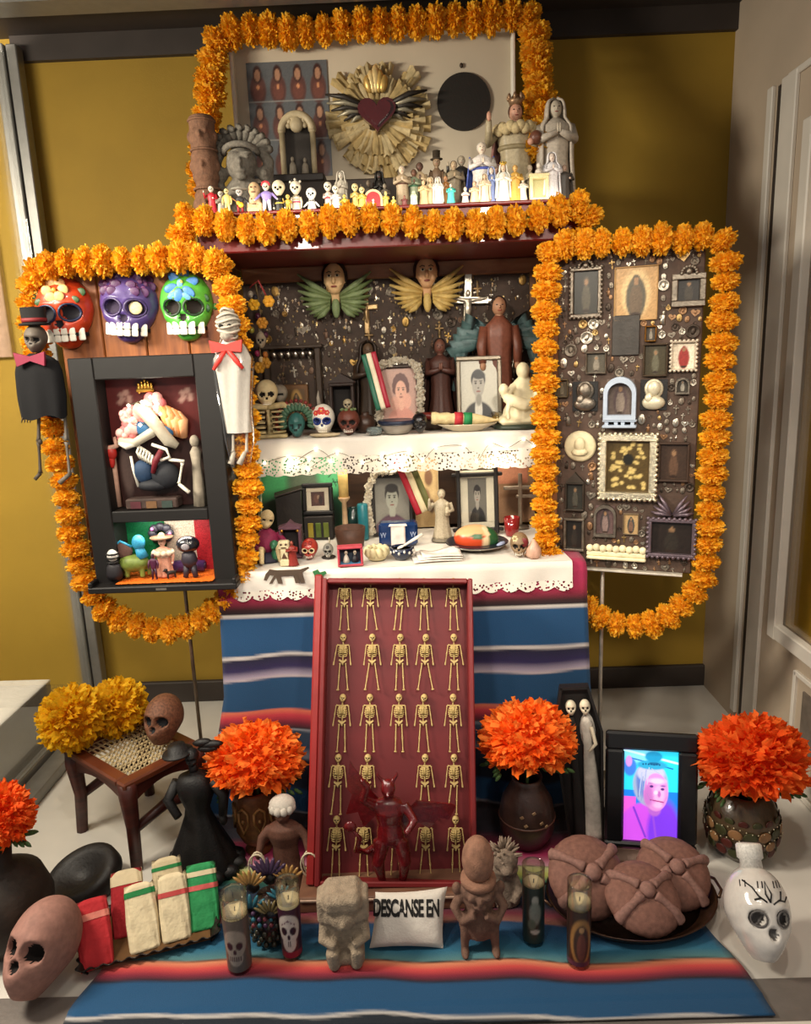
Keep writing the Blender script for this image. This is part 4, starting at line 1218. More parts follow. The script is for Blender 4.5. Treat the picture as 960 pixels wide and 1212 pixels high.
cols_ = [[407, 438, 473, 502, 537], [405, 440, 473, 503, 538], [404, 437, 472, 501, 537], [399, 434, 470, 503, 538], [397, 430, 468, 504, 540]]
LEGS = [[(3, 5), (2, 10), (6, -5), (3, 4), (2, 4)], [(3, 6), (8, 9), (2, 3), (9, 11), (5, 2)], [(3, 2), (2, 4), (1, 3), (4, 6), (2, 5)], [(6, 1), (2, 3), (3, 3), (5, 6), (8, -2)], [(2, 2), (2, 4), (3, 3), (7, 5), (2, 2)]]
HEAD = [[4, -3, 0, 0, 3], [0, 0, 8, 16, -3], [6, 0, 0, 14, 0], [0, 6, 0, 5, 2], [0, 4, 0, 0, 0]]
RN = ['top', 'second', 'middle', 'fourth', 'bottom']; CN = ['far left', 'second from left', 'central', 'second from right', 'far right']
for r_ in range(5):
    for c_ in range(5):
        if (r_, c_) == (3, 2): continue
        p = on_plane(rbx, BDp - .012, cols_[r_][c_], rows_[r_][1]); p2 = on_plane(rbx, BDp - .012, cols_[r_][c_], rows_[r_][0])
        t = thing('toy_skeleton', '%s tan plastic skeleton in the %s row of the red box' % (CN[c_], RN[r_]), 'skeleton', group='plastic skeletons in the red box')
        h = (p2.z - p.z) * .985
        t.matrix_world = rbx.matrix_world @ Matrix.Translation(p) @ Matrix.Rotation(0, 4, 'Z') @ Matrix.Diagonal((h, h * .75, h, 1))
        skeleton(t, SKM, LEGS[r_][c_], (6 + (r_ * 3 + c_) % 4, 5 + (r_ + c_ * 2) % 5), HEAD[r_][c_])
# red glossy winged devil in front of the lower box
RG = pm('#5c0e12', .22, 0, .25, 30, .3, coat=.5)
dv = thing('devil_figurine', 'glossy dark red winged devil figure standing in the red skeleton box', 'figurine')
pd = on_plane(rbx, .030, 465, 1047)
dv.location = rbx.matrix_world @ pd; hd = .315; dv.scale = (hd,) * 3
mb = MB()
for s in (-1, 1):
    mb.tube([(s * .07, 0, .42), (s * .11, -.04, .24), (s * .08, .0, .02)], [.075, .055, .03], 0, 8); mb.ell((s * .085, -.03, .02), (.035, .06, .02), 0, 8, 6)
mb.lathe([(.10, .40), (.115, .46), (.10, .58), (.13, .70), (.10, .78), (.04, .81)], n=14, sy=.7)
mb.tube([(0, 0, .78), (0, -.01, .86)], .045, 0, 8); mb.ell((0, -.015, .90), (.062, .068, .08), 0, 12, 9); mb.ell((0, -.09, .88), (.018, .03, .02), 0, 6, 5)
for s in (-1, 1): mb.tube([(s * .04, -.01, .96), (s * .08, -.02, 1.02), (s * .07, -.02, 1.07)], [.02, .014, .004], 0, 6)
mb.tube([(-.12, 0, .74), (-.20, -.06, .84), (-.16, -.10, .98), (-.20, -.12, 1.05)], [.045, .04, .032, .02], 0, 8)
mb.tube([(.12, 0, .74), (.2, -.08, .64), (.13, -.16, .58)], [.045, .04, .028], 0, 8)
sculpt(mb.obj('body', RG, dv), .012, 2)
MB().lathe([(.24, 0), (.26, .01), (.20, .025), (0, .03)], n=18, sy=.7).obj('base', RG, dv)
wl = [(-.04, .70), (-.12, .80), (-.26, 1.02), (-.30, 1.10), (-.34, .86), (-.30, .80), (-.36, .62), (-.26, .64), (-.22, .50), (-.12, .60)]
wr_ = [(.04, .72), (.14, .66), (.22, .74), (.50, .70), (.54, .68), (.48, .56), (.40, .58), (.32, .48), (.24, .54), (.12, .50)]
mb = MB(); mb.prism(wl[::-1], .06, .075); mb.obj('wing', RG, dv)
mb = MB(); mb.prism(wr_[::-1], .04, .055); mb.obj('wing', RG, dv)
mb = MB(); mb.tube([(0, .06, .42), (-.2, .02, .30), (-.28, -.04, .36), (-.24, -.08, .5), (-.3, -.1, .6)], [.03, .028, .024, .02, .01], 0, 7); mb.ell((-.31, -.1, .62), (.05, .02, .05), 0, 8, 6); mb.obj('tail', RG, dv)

# ---------------------------------------------------------------- glass candles
def skull_band(bgc, bone, dark):
    o = [('bg', bgc)]
    cx, cz = .25, .40                            # front of the tumbler is u = .25 of the way round after the shift below
    return o
def shift(ops, cx=.0): return ops
def wrapc(bgc, shapes):
    """a band whose front (u = 0 / 1) is at the middle: shapes are given about x = 0"""
    return [('bg', bgc)] + shapes
def cand(label, px, py, pyt, r, bgc, shapes, **k):
    p = at_floor(px, py, ZB); p.y += r * .7
    h = zat(px, pyt, p.y) - ZB
    return glass_candle(label, (p.x, p.y, ZB), h, r, [('bg', bgc)] + shapes, **k)
def skull_shapes(bone, dark, z=.42, k=1.0):
    s = [('ell', bone, .5, z + .13 * k, .16 * k, .27 * k, .08), ('ell', bone, .5, z - .14 * k, .10 * k, .16 * k, .1)]
    for e in (-1, 1): s += [('ell', dark, .5 + e * .062 * k, z + .09 * k, .045 * k, .075 * k, .2)]
    s += [('ell', dark, .5, z - .02 * k, .022 * k, .05 * k, .3)]
    for j in range(6): s.append(('rect', dark, .5 + (j - 2.5) * .028 * k - .003, z - .20 * k, .5 + (j - 2.5) * .028 * k + .003, z - .10 * k))
    return s
cand('glass candle with a grey skull print standing before the pineapple jar', 282, 1154, 1056, .0305, '#584c44', skull_shapes('#8a7c70', '#3a1010'), clear=.74)
cand('glass candle with a white patterned skull on maroon beside the stone figure', 345, 1138, 1043, .028, '#3a1424', skull_shapes('#b8aca4', '#2a1018', .46, 1.1) + [('rect', '#7a1c30', 0, 0, 1, .12)] + [('ell', '#5a3044', .5 + .02 * i, .78 - abs(i) * .02, .008, .02, .4) for i in range(-5, 6)], taper=.82, clear=.72)
cand('dark green glass candle with a pale printed figure left of the bread tray', 633, 1120, 1023, .0265, '#1c2620', [('ell', '#8a8c84', .5, .78, .05, .09, .3), ('ell', '#6c746c', .5, .55, .09, .20, .3), ('ell', '#a0a098', .5, .22, .07, .04, .4), ('ell', '#48584c', .45, .35, .06, .10, .4)], taper=.95, clear=.78)
cand('amber glass candle with a robed figure in rays before the bread tray', 687, 1147, 1043, .0275, '#2c1c14', [('ell', '#8a6438', .5, .45, .16, .42, .15), ('ell', '#3c2a20', .5, .42, .11, .34, .15), ('ell', '#6a3c30', .5, .36, .06, .25, .2), ('ell', '#a07a54', .5, .68, .035, .055, .3), ('ell', '#4a2c3c', .5, .04, 1, .05, .3)], taper=.95, clear=.72)

# ---------------------------------------------------------------- pineapple jar with leaf fans
p = at_floor(318, 1128, ZB); p.y += .05
t = thing('pineapple_jar', 'dark glazed pineapple jar with fans of painted leaves between two skull candles', 'jar', (p.x, p.y, ZB))
DG = pm('#211a17', .3, 0, .3, 40, .3, coat=.3)
MB().lathe([(.030, 0), (.040, .006), (.046, .03), (.050, .06), (.046, .09), (.034, .112), (.030, .12), (0, .121)], n=24).obj('jar_body', DG, t)
mb = MB()
for j in range(6):
    z = .018 + j * .016; r = .048 * math.sin((.35 + j * .09) * PI) ** .5
    for k in range(15):
        a = 2 * PI * (k + .5 * (j % 2)) / 15; mb.ell((r * math.cos(a), r * math.sin(a), z), (.007, .007, .0085), 0, 6, 5)
o = mb.obj('scale_relief', pm('#2e2a1c', .35, 0, .3, 40, .2, coat=.3), t); o['kind'] = 'stuff'
FANC = {'bronze': '#9a7440', 'teal': '#2c6474', 'purple': '#3c2a44', 'olive': '#6a5c38'}
for nm, x, y, z, sp, ln, col in (('bronze', -.038, -.01, .150, 100, .05, 'bronze'), ('teal', -.035, -.035, .105, 130, .05, 'teal'), ('olive', .012, -.045, .105, 120, .042, 'olive'), ('purple', .005, 0, .165, 90, .06, 'purple'), ('bronze', .05, 0, .160, 110, .045, 'bronze'), ('teal', .04, -.02, .120, 110, .045, 'teal')):
    mb = MB(); mb.ell((x, y + .004, z - .004), (.020, .008, .018), 1, 8, 6)
    for k in range(7):
        a = (90 + (k - 3) * sp / 6) * D2R
        T = TR((x + math.cos(a) * ln * .62, y - .006, z + math.sin(a) * ln * .62), (0, -math.degrees(a), 0))
        mb.add(g_ell((ln * .42, .004, ln * .10), 8, 6), 0, True, T)
    mb.obj('leaf_fan', [pm(FANC[col], .4, 0, .2), DG], t)
mb = MB()
for k in range(9): mb.ell((-.03 + .014 * (k % 4), -.048 + .003 * (k // 4), .075 + .014 * (k // 4)), (.006,) * 3, k % 3, 6, 5)
mb.obj('bud_relief', [pm('#6a2c34', .4), pm('#2c6474', .4), pm('#4a3050', .4)], t)

# ---------------------------------------------------------------- white haired figure with hoops
p = at_floor(340, 1052, ZB); p.y += .02
t = thing('hoop_dancer_figurine', 'thin brown clay figure with white hair holding hoops beside the red box', 'figurine', (p.x, p.y, ZB))
h = zat(342, 946, p.y) - ZB; t.scale = (h,) * 3
BRC = pm('#5c3a2c', .7, 0, .25, 60, .3)
mb = MB(); mb.lathe([(.20, 0), (.22, .05), (.14, .3), (.13, .48), (.18, .62), (.16, .70), (.05, .74)], n=18, sy=.7, fold=.08)
mb.tube([(0, 0, .72), (0, 0, .82)], .05, 0, 8); mb.ell((0, -.02, .85), (.085, .085, .10), 0, 12, 9); mb.ell((0, -.105, .84), (.02, .025, .025), 0, 6, 5)
for s in (-1, 1): mb.tube([(s * .14, 0, .67), (s * .23, -.03, .58), (s * .26, -.10, .45)], [.055, .05, .035], 0, 8); mb.ell((s * .26, -.11, .43), (.04, .04, .05), 0, 8, 6)
sculpt(mb.obj('body', BRC, t), .016)
mb = MB(); mb.ell((0, .02, .93), (.14, .12, .10), 0, 12, 9)
for k in range(10): a = 2 * PI * k / 10; mb.ell((.10 * math.cos(a), .09 * math.sin(a), .91), (.045, .045, .05), 0, 7, 5)
mb.obj('hair', pm('#c8c0b4', .9, 0, .1, 90, .6), t)
for s in (-1, 1):
    for k in (0, 1):
        mb = MB(); mb.tube([(s * .27 + (.07 + .02 * k) * math.cos(a), -.12 - .04 * k, .34 + .14 * math.sin(a)) for a in np.linspace(0, 2 * PI, 20)[:-1]], .010, 0, 5, True)
        mb.obj('hoop', pm('#c9bca0', .5), t)

# ---------------------------------------------------------------- marigold heads and their vases
ORG = [petal('#ff7416', .12, .4), petal('#ff8e34', .12, .4)]
ORD = [petal('#fb6012', .12, .4), petal('#ff7828', .12, .4)]
YLW = [petal('#f0b80c'), petal('#f8cc28')]
BLOOM = {'o': petal_ball(620, 1.0, .115, .05, 11, lo=-.75, inner=.72, mi=2), 'd': petal_ball(620, 1.0, .115, .05, 12, lo=-.75, inner=.72, mi=2), 'y': petal_ball(420, 1.0, .15, .07, 13, lo=-.9, inner=.66, mi=2)}
GRN = pm('#3c5a2c', .7, 0, .3)
def bloom(label, px, py, Y, rpx, kind, stem_z=None, sz=.8, stem=True, tiltx=-20, leaves=True):
    p = PY(px, py, Y); r = rpx * mpp(p)
    t = thing('paper_marigold', label, 'paper flower', p)
    o = BLOOM[kind].obj('bloom', {'o': ORG, 'd': ORD, 'y': YLW}[kind], t, None, (tiltx, 0, 0)); o.scale = (r, r, r * sz)
    if stem:
        MB().tube([(0, 0, -r * .35), (0, 0, (stem_z if stem_z is not None else p.z - .1) - p.z)], .005, 0, 6).obj('stem', GRN, t)
    if leaves:
        for a in (0.3, 2.6, 3.6, 5.6):
            mb = MB()
            for k in range(5):
                b = a + (k - 2) * .16; rr = r * (.55 + .09 * k)
                mb.ell((rr * math.cos(b), rr * math.sin(b) * .6 - .0, -r * .52 - .004 * k), (.016, .005, .006), 0, 6, 4, (0, 20, math.degrees(b)))
            mb.obj('leaf_spray', GRN, t)
    return t
def vase_at(name, label, px, pyb, pyt, prof, mat, dy=.0, z=0.0015, extra=None, n=32):
    p = at_floor(px, pyb, z); p.y += dy
    H = zat(px, pyt, p.y) - z
    return pot(name, label, (p.x, p.y, z), [(r * H, q * H) for r, q in prof], mat, n=n, extra=extra), p, H
CARV = pm('#6a4022', .55, 0, .35, 35, .5)
def carved(t, P):
    H = P[-1][1]; mb = MB()
    for k in range(8):
        a = -PI / 2 + (k - .5) * 2 * PI / 8; R = .30 * H
        mb.tube([(R * math.cos(a + d), R * math.sin(a + d), z * H) for d, z in ((-.25, .75), (-.25, .6), (0, .45), (.25, .6), (.25, .75), (0, .82), (-.25, .75))], .02 * H, 0, 5)
        mb.ell((R * math.cos(a), R * math.sin(a), .63 * H), (.03 * H,) * 3, 0, 7, 5)
    mb.obj('carved_relief', pm('#8a6034', .5, 0, .3, 40, .3), t)
v1, p1, H1 = vase_at('carved_vase', 'carved brown footed vase left of the red skeleton box', 302, 1022, 930, [(.16, 0), (.19, .05), (.12, .12), (.22, .22), (.29, .38), (.29, .62), (.27, .82), (.30, .96), (.27, 1.0)], CARV, .06, ZB, carved)
bloom('big orange paper marigold in the carved brown vase', 302, 898, p1.y - .01, 59, 'o', H1 * .35, .78)
DKV = pm('#3e2a24', .4, 0, .3, 25, .3, coat=.2)
def chips(t, P):
    H = P[-1][1]; mb = MB()
    for a, z, r_ in ((-1.9, .60, .36), (-1.45, .66, .35), (-1.2, .52, .385), (-1.75, .5, .385), (-1.0, .45, .385)):
        mb.box((r_ * H * math.cos(a), r_ * H * math.sin(a), z * H), (.05 * H, .012 * H, .04 * H), 0, .001, (0, 20 * a, math.degrees(a) + 90))
    mb.obj('inlay_chips', pm('#9a7c5c', .3), t)
    MB().lathe([(.372 * H, .40 * H), (.386 * H, .42 * H), (.384 * H, .44 * H)], n=32).obj('band', pm('#5a3a30', .4), t)
v2, p2, H2 = vase_at('round_vase', 'dark brown round vase right of the red skeleton box', 629, 1018, 918, [(.22, 0), (.26, .03), (.36, .22), (.38, .42), (.34, .66), (.24, .84), (.19, .92), (.21, 1.0)], DKV, .08, ZB, chips)
bloom('big orange paper marigold in the dark round vase beside the coffin', 624, 874, p2.y - .02, 57, 'o', H2 * .4, .82)
def inlay(t, P):
    H = P[-1][1]; mb = MB()
    for row, (z, R, col, sz) in enumerate(((.74, .47, 1, .07), (.58, .51, 0, .10), (.42, .515, 2, .09), (.26, .47, 1, .09))):
        for k in range(16):
            a = 2 * PI * (k + .5 * (row % 2)) / 16
            T = TR((R * H * math.cos(a), R * H * math.sin(a), z * H), (0, 0, math.degrees(a) + 90))
            mb.add(g_ell((sz * H, .010 * H, sz * H * .8), 8, 6), (col + k % 2) % 3, True, T)
    mb.obj('leaf_inlay', [pm('#8a6440', .5), pm('#3c3c20', .5), pm('#4a1c14', .5)], t)
    mb = MB()
    for z, R in ((.66, .515), (.50, .535)):
        for k in range(40):
            a = 2 * PI * k / 40; mb.ell((R * H * math.cos(a), R * H * math.sin(a), (z + .03 * math.sin(k * PI / 4)) * H), (.010 * H,) * 3, 0, 5, 4)
    o = mb.obj('bead_dots', pm('#c8bc9c', .4), t); o['kind'] = 'stuff'
v3, p3, H3 = vase_at('patterned_vase', 'round vase with leaf and bead pattern on the deck at the right', 893, 1034, 935, [(.24, 0), (.30, .03), (.42, .2), (.50, .45), (.49, .68), (.40, .88), (.30, .98), (.28, 1.0)], pm('#4a3a26', .35, 0, .3, 30, .2, coat=.3), .09, .0015, inlay)
bloom('big red-orange paper marigold in the patterned vase at the right', 890, 898, p3.y - .02, 65, 'd', H3 * .4, .8)
v4, p4, H4 = vase_at('dark_vase', 'dark round vase cut by the left picture edge', 8, 1122, 1015, [(.22, 0), (.30, .03), (.46, .25), (.48, .5), (.40, .75), (.22, .88), (.14, .95), (.16, 1.12)], pm('#2a2018', .6, 0, .3, 30, .3), .02, .0015)
bloom('orange paper marigold in the dark vase at the left edge', -4, 968, p4.y, 42, 'd', H4 * .5, 1.0)

# ---------------------------------------------------------------- stool
WD = wood('#54241a', '#34140e', (6, 6, 40), .4)
lf = at_floor(158, 1036, 0); ll_ = at_floor(92, 984, 0); rr_ = at_floor(232, 960, 0)
sh_ = zat(148, 928, 1.79)
sa = PZ(146, 930, sh_)                       # seat front corner
sl = PZ(66, 890, sh_); sr = PZ(242, 880, sh_)
u = (sl - sa); v = (sr - sa)
ln_u, ln_v = u.length, v.length
stl = thing('cane_stool', 'small dark brown stool with a woven cane seat', 'stool', (0, 0, 0), rot=(0, 0, 0))
W_, D_ = .30, .22
ang = math.atan2(v.y, v.x)
stl.location = (sa.x, sa.y, 0); stl.rotation_euler = (0, 0, ang)
Wx, Dy = ln_v, ln_u
fr_ = .040
sb = MB(); sb.box((Wx / 2, fr_ / 2, sh_ - .011), (Wx, fr_, .022), 0, .005); sb.box((Wx / 2, Dy - fr_ / 2, sh_ - .011), (Wx, fr_, .022), 0, .005)
for x in (fr_ / 2, Wx - fr_ / 2): sb.box((x, Dy / 2, sh_ - .011), (fr_, Dy - 2 * fr_, .022), 0, .005)
sb.obj('seat_frame', wood('#6e3a22', '#4a2014', (6, 6, 40), .35), stl)
cn = MB(); ix, iy = Wx - 2 * fr_, Dy - 2 * fr_; k = 12
for i in range(k + 1):
    x = fr_ + ix * i / k; cn.box((x, Dy / 2, sh_ - .008), (.006, iy + .01, .002))
for i in range(9):
    y = fr_ + iy * i / 8; cn.box((Wx / 2, y, sh_ - .006), (ix + .01, .006, .002))
for i in range(-8, 13):
    x0_ = fr_ + ix * i / k; x1_ = x0_ + iy
    xa_, xb_ = max(x0_, fr_), min(x1_, fr_ + ix)
    if xb_ - xa_ > .01: cn.tube([(xa_, fr_ + xa_ - x0_, sh_ - .0045), (xb_, fr_ + xb_ - x0_, sh_ - .0045)], .0022, 0, 4)
cn.obj('cane_weave', pm('#b4a078', .7), stl)
for (x, y) in ((.022, .022), (Wx - .022, .022), (.022, Dy - .022), (Wx - .022, Dy - .022)):
    ox = -.006 if x < Wx / 2 else .006; oy = -.006 if y < Dy / 2 else .006
    lg = MB(); lg.tube([(x, y, sh_ - .012), (x + ox * .6, y + oy * .6, sh_ - .05), (x - ox * .3, y - oy * .3, sh_ * .45), (x + ox, y + oy, .0)], [.027, .026, .019, .017], 0, 8)
    lg.obj('leg', WD, stl)
def apron(pts_axis, a, b, c):
    P = [(a, sh_ - .02), (b, sh_ - .02), (b, sh_ - .075)]
    for k in range(9):
        f = k / 8; P.append((b + (a - b) * f, sh_ - .075 + .03 * math.sin(PI * f)))
    m = MB()
    if pts_axis == 'x': m.prism(P[::-1], c - .007, c + .007)
    else: m.prism(P[::-1], -c - .007, -c + .007, T=Matrix.Rotation(PI / 2, 4, 'Z'))
    return m
for y in (.02, Dy - .02): apron('x', .03, Wx - .03, y).obj('apron', WD, stl)
for x in (.02, Wx - .02): apron('y', .03, Dy - .03, x).obj('apron', WD, stl)
for y in (.022, Dy - .022):
    MB().tube([(.022, y, sh_ * .42), (Wx / 2, y, sh_ * .52), (Wx - .022, y, sh_ * .42)], [.013, .016, .013], 0, 8).obj('stretcher', WD, stl)
bpy.context.view_layer.update()
def on_seat(px, py): return PZ(px, py, sh_ + .002)
pk = on_seat(188, 893)
def dark_back(t): pass
skull_thing('clay_skull', 'rough brown clay skull on the caned stool', (pk.x, pk.y + .035, sh_ + .012), .150, pm('#6c4530', .6, 0, .45, 22, .4), rot=(-20, 0, -10), w=.92, teeth=False, sock=pm('#14161a', .7), nu=96, nv=72)
for lab, px, py, rp_, dy in (('ruffled yellow paper marigold at the left end of the caned stool', 86, 850, 41, .05), ('ruffled yellow paper marigold beside the brown skull on the stool', 138, 838, 37, .10)):
    pz = on_seat(px, py + 44); p = PY(px, py, pz.y + dy); r = rp_ * mpp(p)
    t = thing('paper_marigold', lab, 'paper flower', (p.x, p.y, p.z))
    o = BLOOM['y'].obj('bloom', YLW, t, None, (-30, rp_, rp_ * 3)); o.scale = (r, r, r)
    MB().tube([(0, 0, -r * .4), (0, 0, -r * .8)], .004, 0, 6).obj('stem', GRN, t)

# ---------------------------------------------------------------- dark bowl, terracotta skull
p = at_floor(91, 1068, 0)
t = thing('stone_bowl', 'black stone bowl with a hollow centre tipped up beside the stool', 'bowl', (p.x, p.y + .05, .040), rot=(16, -16, 12))
MB().lathe([(.055, -.045), (.085, -.040), (.098, -.015), (.096, .015), (.084, .024), (.060, .016), (.036, .000), (.016, -.010), (0, -.012)], n=40, sx=1.05, sy=.92).obj('bowl_body', pm('#17120f', .55, 0, .3, 30, .3), t)
p = at_floor(34, 1196, .0)
hs = .235
skull_thing('terracotta_skull', 'smooth pinkish terracotta skull at the front left corner of the deck', (p.x - .004, p.y + .002, .024), hs * .90, pm('#91695d', .75, 0, .15, 14, .15), rot=(-38, 4, -14), w=.84, d=.95, teeth=False, sock=pm('#120c0a', .9), socket=.10, nu=110, nv=84, extra=lambda t: MB().ell((0, skull_dist(0, .17) + .008, .17), (.09, .02, .012), 0, 10, 5).obj('mouth_slit', pm('#4a2c26', .8), t))

# ---------------------------------------------------------------- tray of wrapped bundles
ca, cb, cc_, cd = at_floor(100, 1166, ZB), at_floor(262, 1122, ZB), at_floor(238, 1050, ZB), at_floor(112, 1078, ZB)
ctr = (ca + cb + cc_ + cd) / 4
ta = math.atan2(cb.y - ca.y, cb.x - ca.x)
tl = (cb - ca).length; td = .19
tray = thing('scalloped_tray', 'dark metal tray with a scalloped rim holding wrapped bundles', 'tray', (ctr.x, ctr.y, ZB), math.degrees(ta))
MB().box((0, 0, .004), (tl - .02, td - .02, .004)).obj('tray_base', pm('#5a3c1c', .5, 0, .3, 20), tray)
rim = MB()
def scl(u, v):
    per = 2 * (tl + td); s = u * per
    if s < tl: x, y, nx_, ny_ = -tl / 2 + s, -td / 2, 0, -1
    elif s < tl + td: x, y, nx_, ny_ = tl / 2, -td / 2 + s - tl, 1, 0
    elif s < 2 * tl + td: x, y, nx_, ny_ = tl / 2 - (s - tl - td), td / 2, 0, 1
    else: x, y, nx_, ny_ = -tl / 2, td / 2 - (s - 2 * tl - td), -1, 0
    w = .004 * math.sin(s * 2 * PI / .028)
    o_ = (v - .6) * .022 + w * v
    return (x + nx_ * o_, y + ny_ * o_, .003 + v * .020 + abs(w) * .3 * v)
rim.add(g_grid(scl, 240, 3)); o = rim.obj('tray_rim', pm('#2c2622', .35, .6, .2), tray)
sm = o.modifiers.new('thickness', 'SOLIDIFY'); sm.thickness = .003
def bundle(label, lx, ly, lean, yaw, L, Wd, base, bands, back=0, thick=.044):
    t = thing('wrapped_bundle', label, 'paper bundle', group='wrapped bundles on the tray')
    t.matrix_world = Matrix.Translation((ctr.x, ctr.y, ZB)) @ rotm(0, 0, math.degrees(ta)) @ Matrix.Translation((lx, ly - .004, .0085)) @ rotm(-lean, 0, yaw)
    mb = MB()
    def f(u, v):
        a = u * 2 * PI; w_ = Wd / 2 * (1 - .12 * abs(v - .45) * 1.2); th = thick / 2 * (1 - .25 * v)
        c, s = math.cos(a), math.sin(a)
        x = w_ * (abs(c) ** .45) * (1 if c > 0 else -1); y = th * (abs(s) ** .6) * (1 if s > 0 else -1)
        cr = .0016 * math.sin(u * 60 + v * 6) + .002 * mnoise.noise(Vector((u * 9, v * 6, lx * 40)))
        return (x * (1 + cr * 6), thick / 2 + y + cr, v * L + .006 * (v > .97) * math.sin(a * 3))
    nu, nv = 40, 22
    mb.add(g_grid(f, nu, nv)); mb.f.append(tuple(nv * (nu + 1) + i for i in range(nu))); mb.m.append(0); mb.s.append(True)
    mb.f.append(tuple(range(nu))[::-1]); mb.m.append(0); mb.s.append(True)
    mb.obj('paper_wrap', pm(base, .85, 0, .08, 50, .6, 90), t)
    for z0, z1, c in bands:
        b = MB()
        b.add(g_grid(lambda u, v: tuple(Vector(f(u, z0 + (z1 - z0) * v)) * 1 + Vector(((math.cos(u * 2 * PI)) * .0012, math.sin(u * 2 * PI) * .0012, 0))), nu, 3))
        b.obj('paper_band', pm(c, .8, 0, .06, 50, .4, 90), t)
RDp, CRm, GRp = '#b4262c', '#d8c8a4', '#1f7a40'
PKb = '#d88070'
bundle('red wrapped bundle with a cream band at the front of the tray', -.118, -.085, 40, 6, .146, .078, RDp, [(.72, .82, PKb)])
bundle('deep red wrapped bundle with a cream top behind the front red one', -.052, -.006, 40, 0, .146, .080, '#a8222a', [(.80, 1.0, CRm)])
bundle('cream wrapped bundle with a green band second in the tray', -.012, -.070, 40, 4, .146, .076, CRm, [(.84, .93, GRp)])
bundle('cream ridged bundle with a red band in the middle of the tray', .060, -.064, 36, 0, .146, .074, CRm, [(.68, .76, '#c04a48')])
bundle('cream bundle with a green edge standing behind the ridged one', .05, .006, 38, 2, .146, .078, '#c8b894', [(.84, .9, GRp)])
bundle('green wrapped bundle with cream and pink bands at the right of the tray', .126, -.052, 36, -3, .146, .078, '#2a8a50', [(.84, .92, CRm), (.62, .70, '#d0605c')])

# ---------------------------------------------------------------- stone figure, pillow, clay figures
p = at_floor(408, 1148, ZB); p.y += .045
t = thing('stone_idol', 'squat carved grey stone figure with a flat headdress before the red box', 'statue', (p.x, p.y, ZB), 4)
h = zat(408, 1046, p.y) - ZB; t.scale = (h,) * 3
ST = pm('#948470', .9, 0, .2, 12, .8, 60)
mb = MB()
mb.box((0, 0, .07), (.46, .40, .16), 0, .04); mb.box((0, .02, .36), (.44, .34, .5), 0, .06); mb.box((0, .01, .66), (.50, .40, .2), 0, .05); mb.box((0, -.02, .87), (.46, .46, .24), 0, .06)
mb.ell((0, -.17, .66), (.16, .10, .15), 0, 14, 9); mb.ell((0, -.27, .64), (.035, .04, .05), 0, 7, 5)
for s in (-1, 1):
    mb.box((s * .25, .0, .74), (.12, .30, .34), 0, .03); mb.tube([(s * .22, -.05, .56), (s * .25, -.16, .38), (s * .10, -.24, .34)], [.08, .075, .06], 0, 8)
    mb.tube([(s * .13, -.12, .22), (s * .15, -.24, .24), (s * .13, -.22, .04)], [.09, .085, .075], 0, 8); mb.ell((s * .06, -.25, .70), (.03, .02, .018), 0, 6, 5)
mb.ell((0, -.25, .57), (.06, .02, .02), 0, 8, 5)
sculpt(mb.obj('stone_body', ST, t), .022, 2)

p = at_floor(488, 1128, ZB); p.y += .01
pil = thing('small_pillow', 'small white pillow with black capital letters before the red box', 'pillow', (p.x - .008, p.y, ZB + .004), rot=(-34, 2, 0))
pw, ph = .175, .125
def pf(sgn):
    def f(u, v):
        x, z = (u - .5) * 2, (v - .5) * 2
        e = max(0, (1 - x ** 4) * (1 - z ** 4))
        sx_ = 1 - .10 * (1 - abs(x)) * 0 - .08 * (1 - x * x) * abs(z) * 0
        px_ = x * pw / 2 * (1 - .06 * (1 - z * z)); pz_ = z * ph / 2 * (1 - .08 * (1 - x * x))
        return (px_ + .006 * z, sgn * (.022 * e ** .45) + .0015 * mnoise.noise(Vector((x * 4, z * 4, sgn))), ph / 2 + pz_ + .006 * x * (z > 0))
    return f
mb = MB(); mb.add(g_grid(pf(-1), 24, 18)); mb.add(g_grid(pf(1), 24, 18)); mb.obj('cushion', pm('#cdc6bc', .9, 0, .03, 20, .3, 200), pil)
cu = bpy.data.curves.new('lettering', 'FONT'); cu.body = 'DESCANSE EN'; cu.size = .040; cu.align_x = 'CENTER'; cu.extrude = .0; cu.offset = .0014; cu.space_character = .92
tmp = bpy.data.objects.new('tmp', cu); COL.objects.link(tmp)
bpy.context.view_layer.update()
me = bpy.data.meshes.new_from_object(tmp.evaluated_get(bpy.context.evaluated_depsgraph_get()))
bpy.data.objects.remove(tmp)
xs_ = [v.co.x for v in me.vertices]; k_ = .158 / (max(xs_) - min(xs_))
fr = pf(-1)
for vtx in me.vertices:
    x, z = vtx.co.x * k_ - .006, vtx.co.y * 1.25 + ph * .56
    uu, vv = min(max(x / pw + .5, .01), .99), min(max(z / ph, .05), .97)
    y = fr(uu, vv)[1] - .0012
    vtx.co = (x, y, z)
me.materials.append(pm('#14110f', .8, var=0, bump=0))
link('lettering', me, pil)

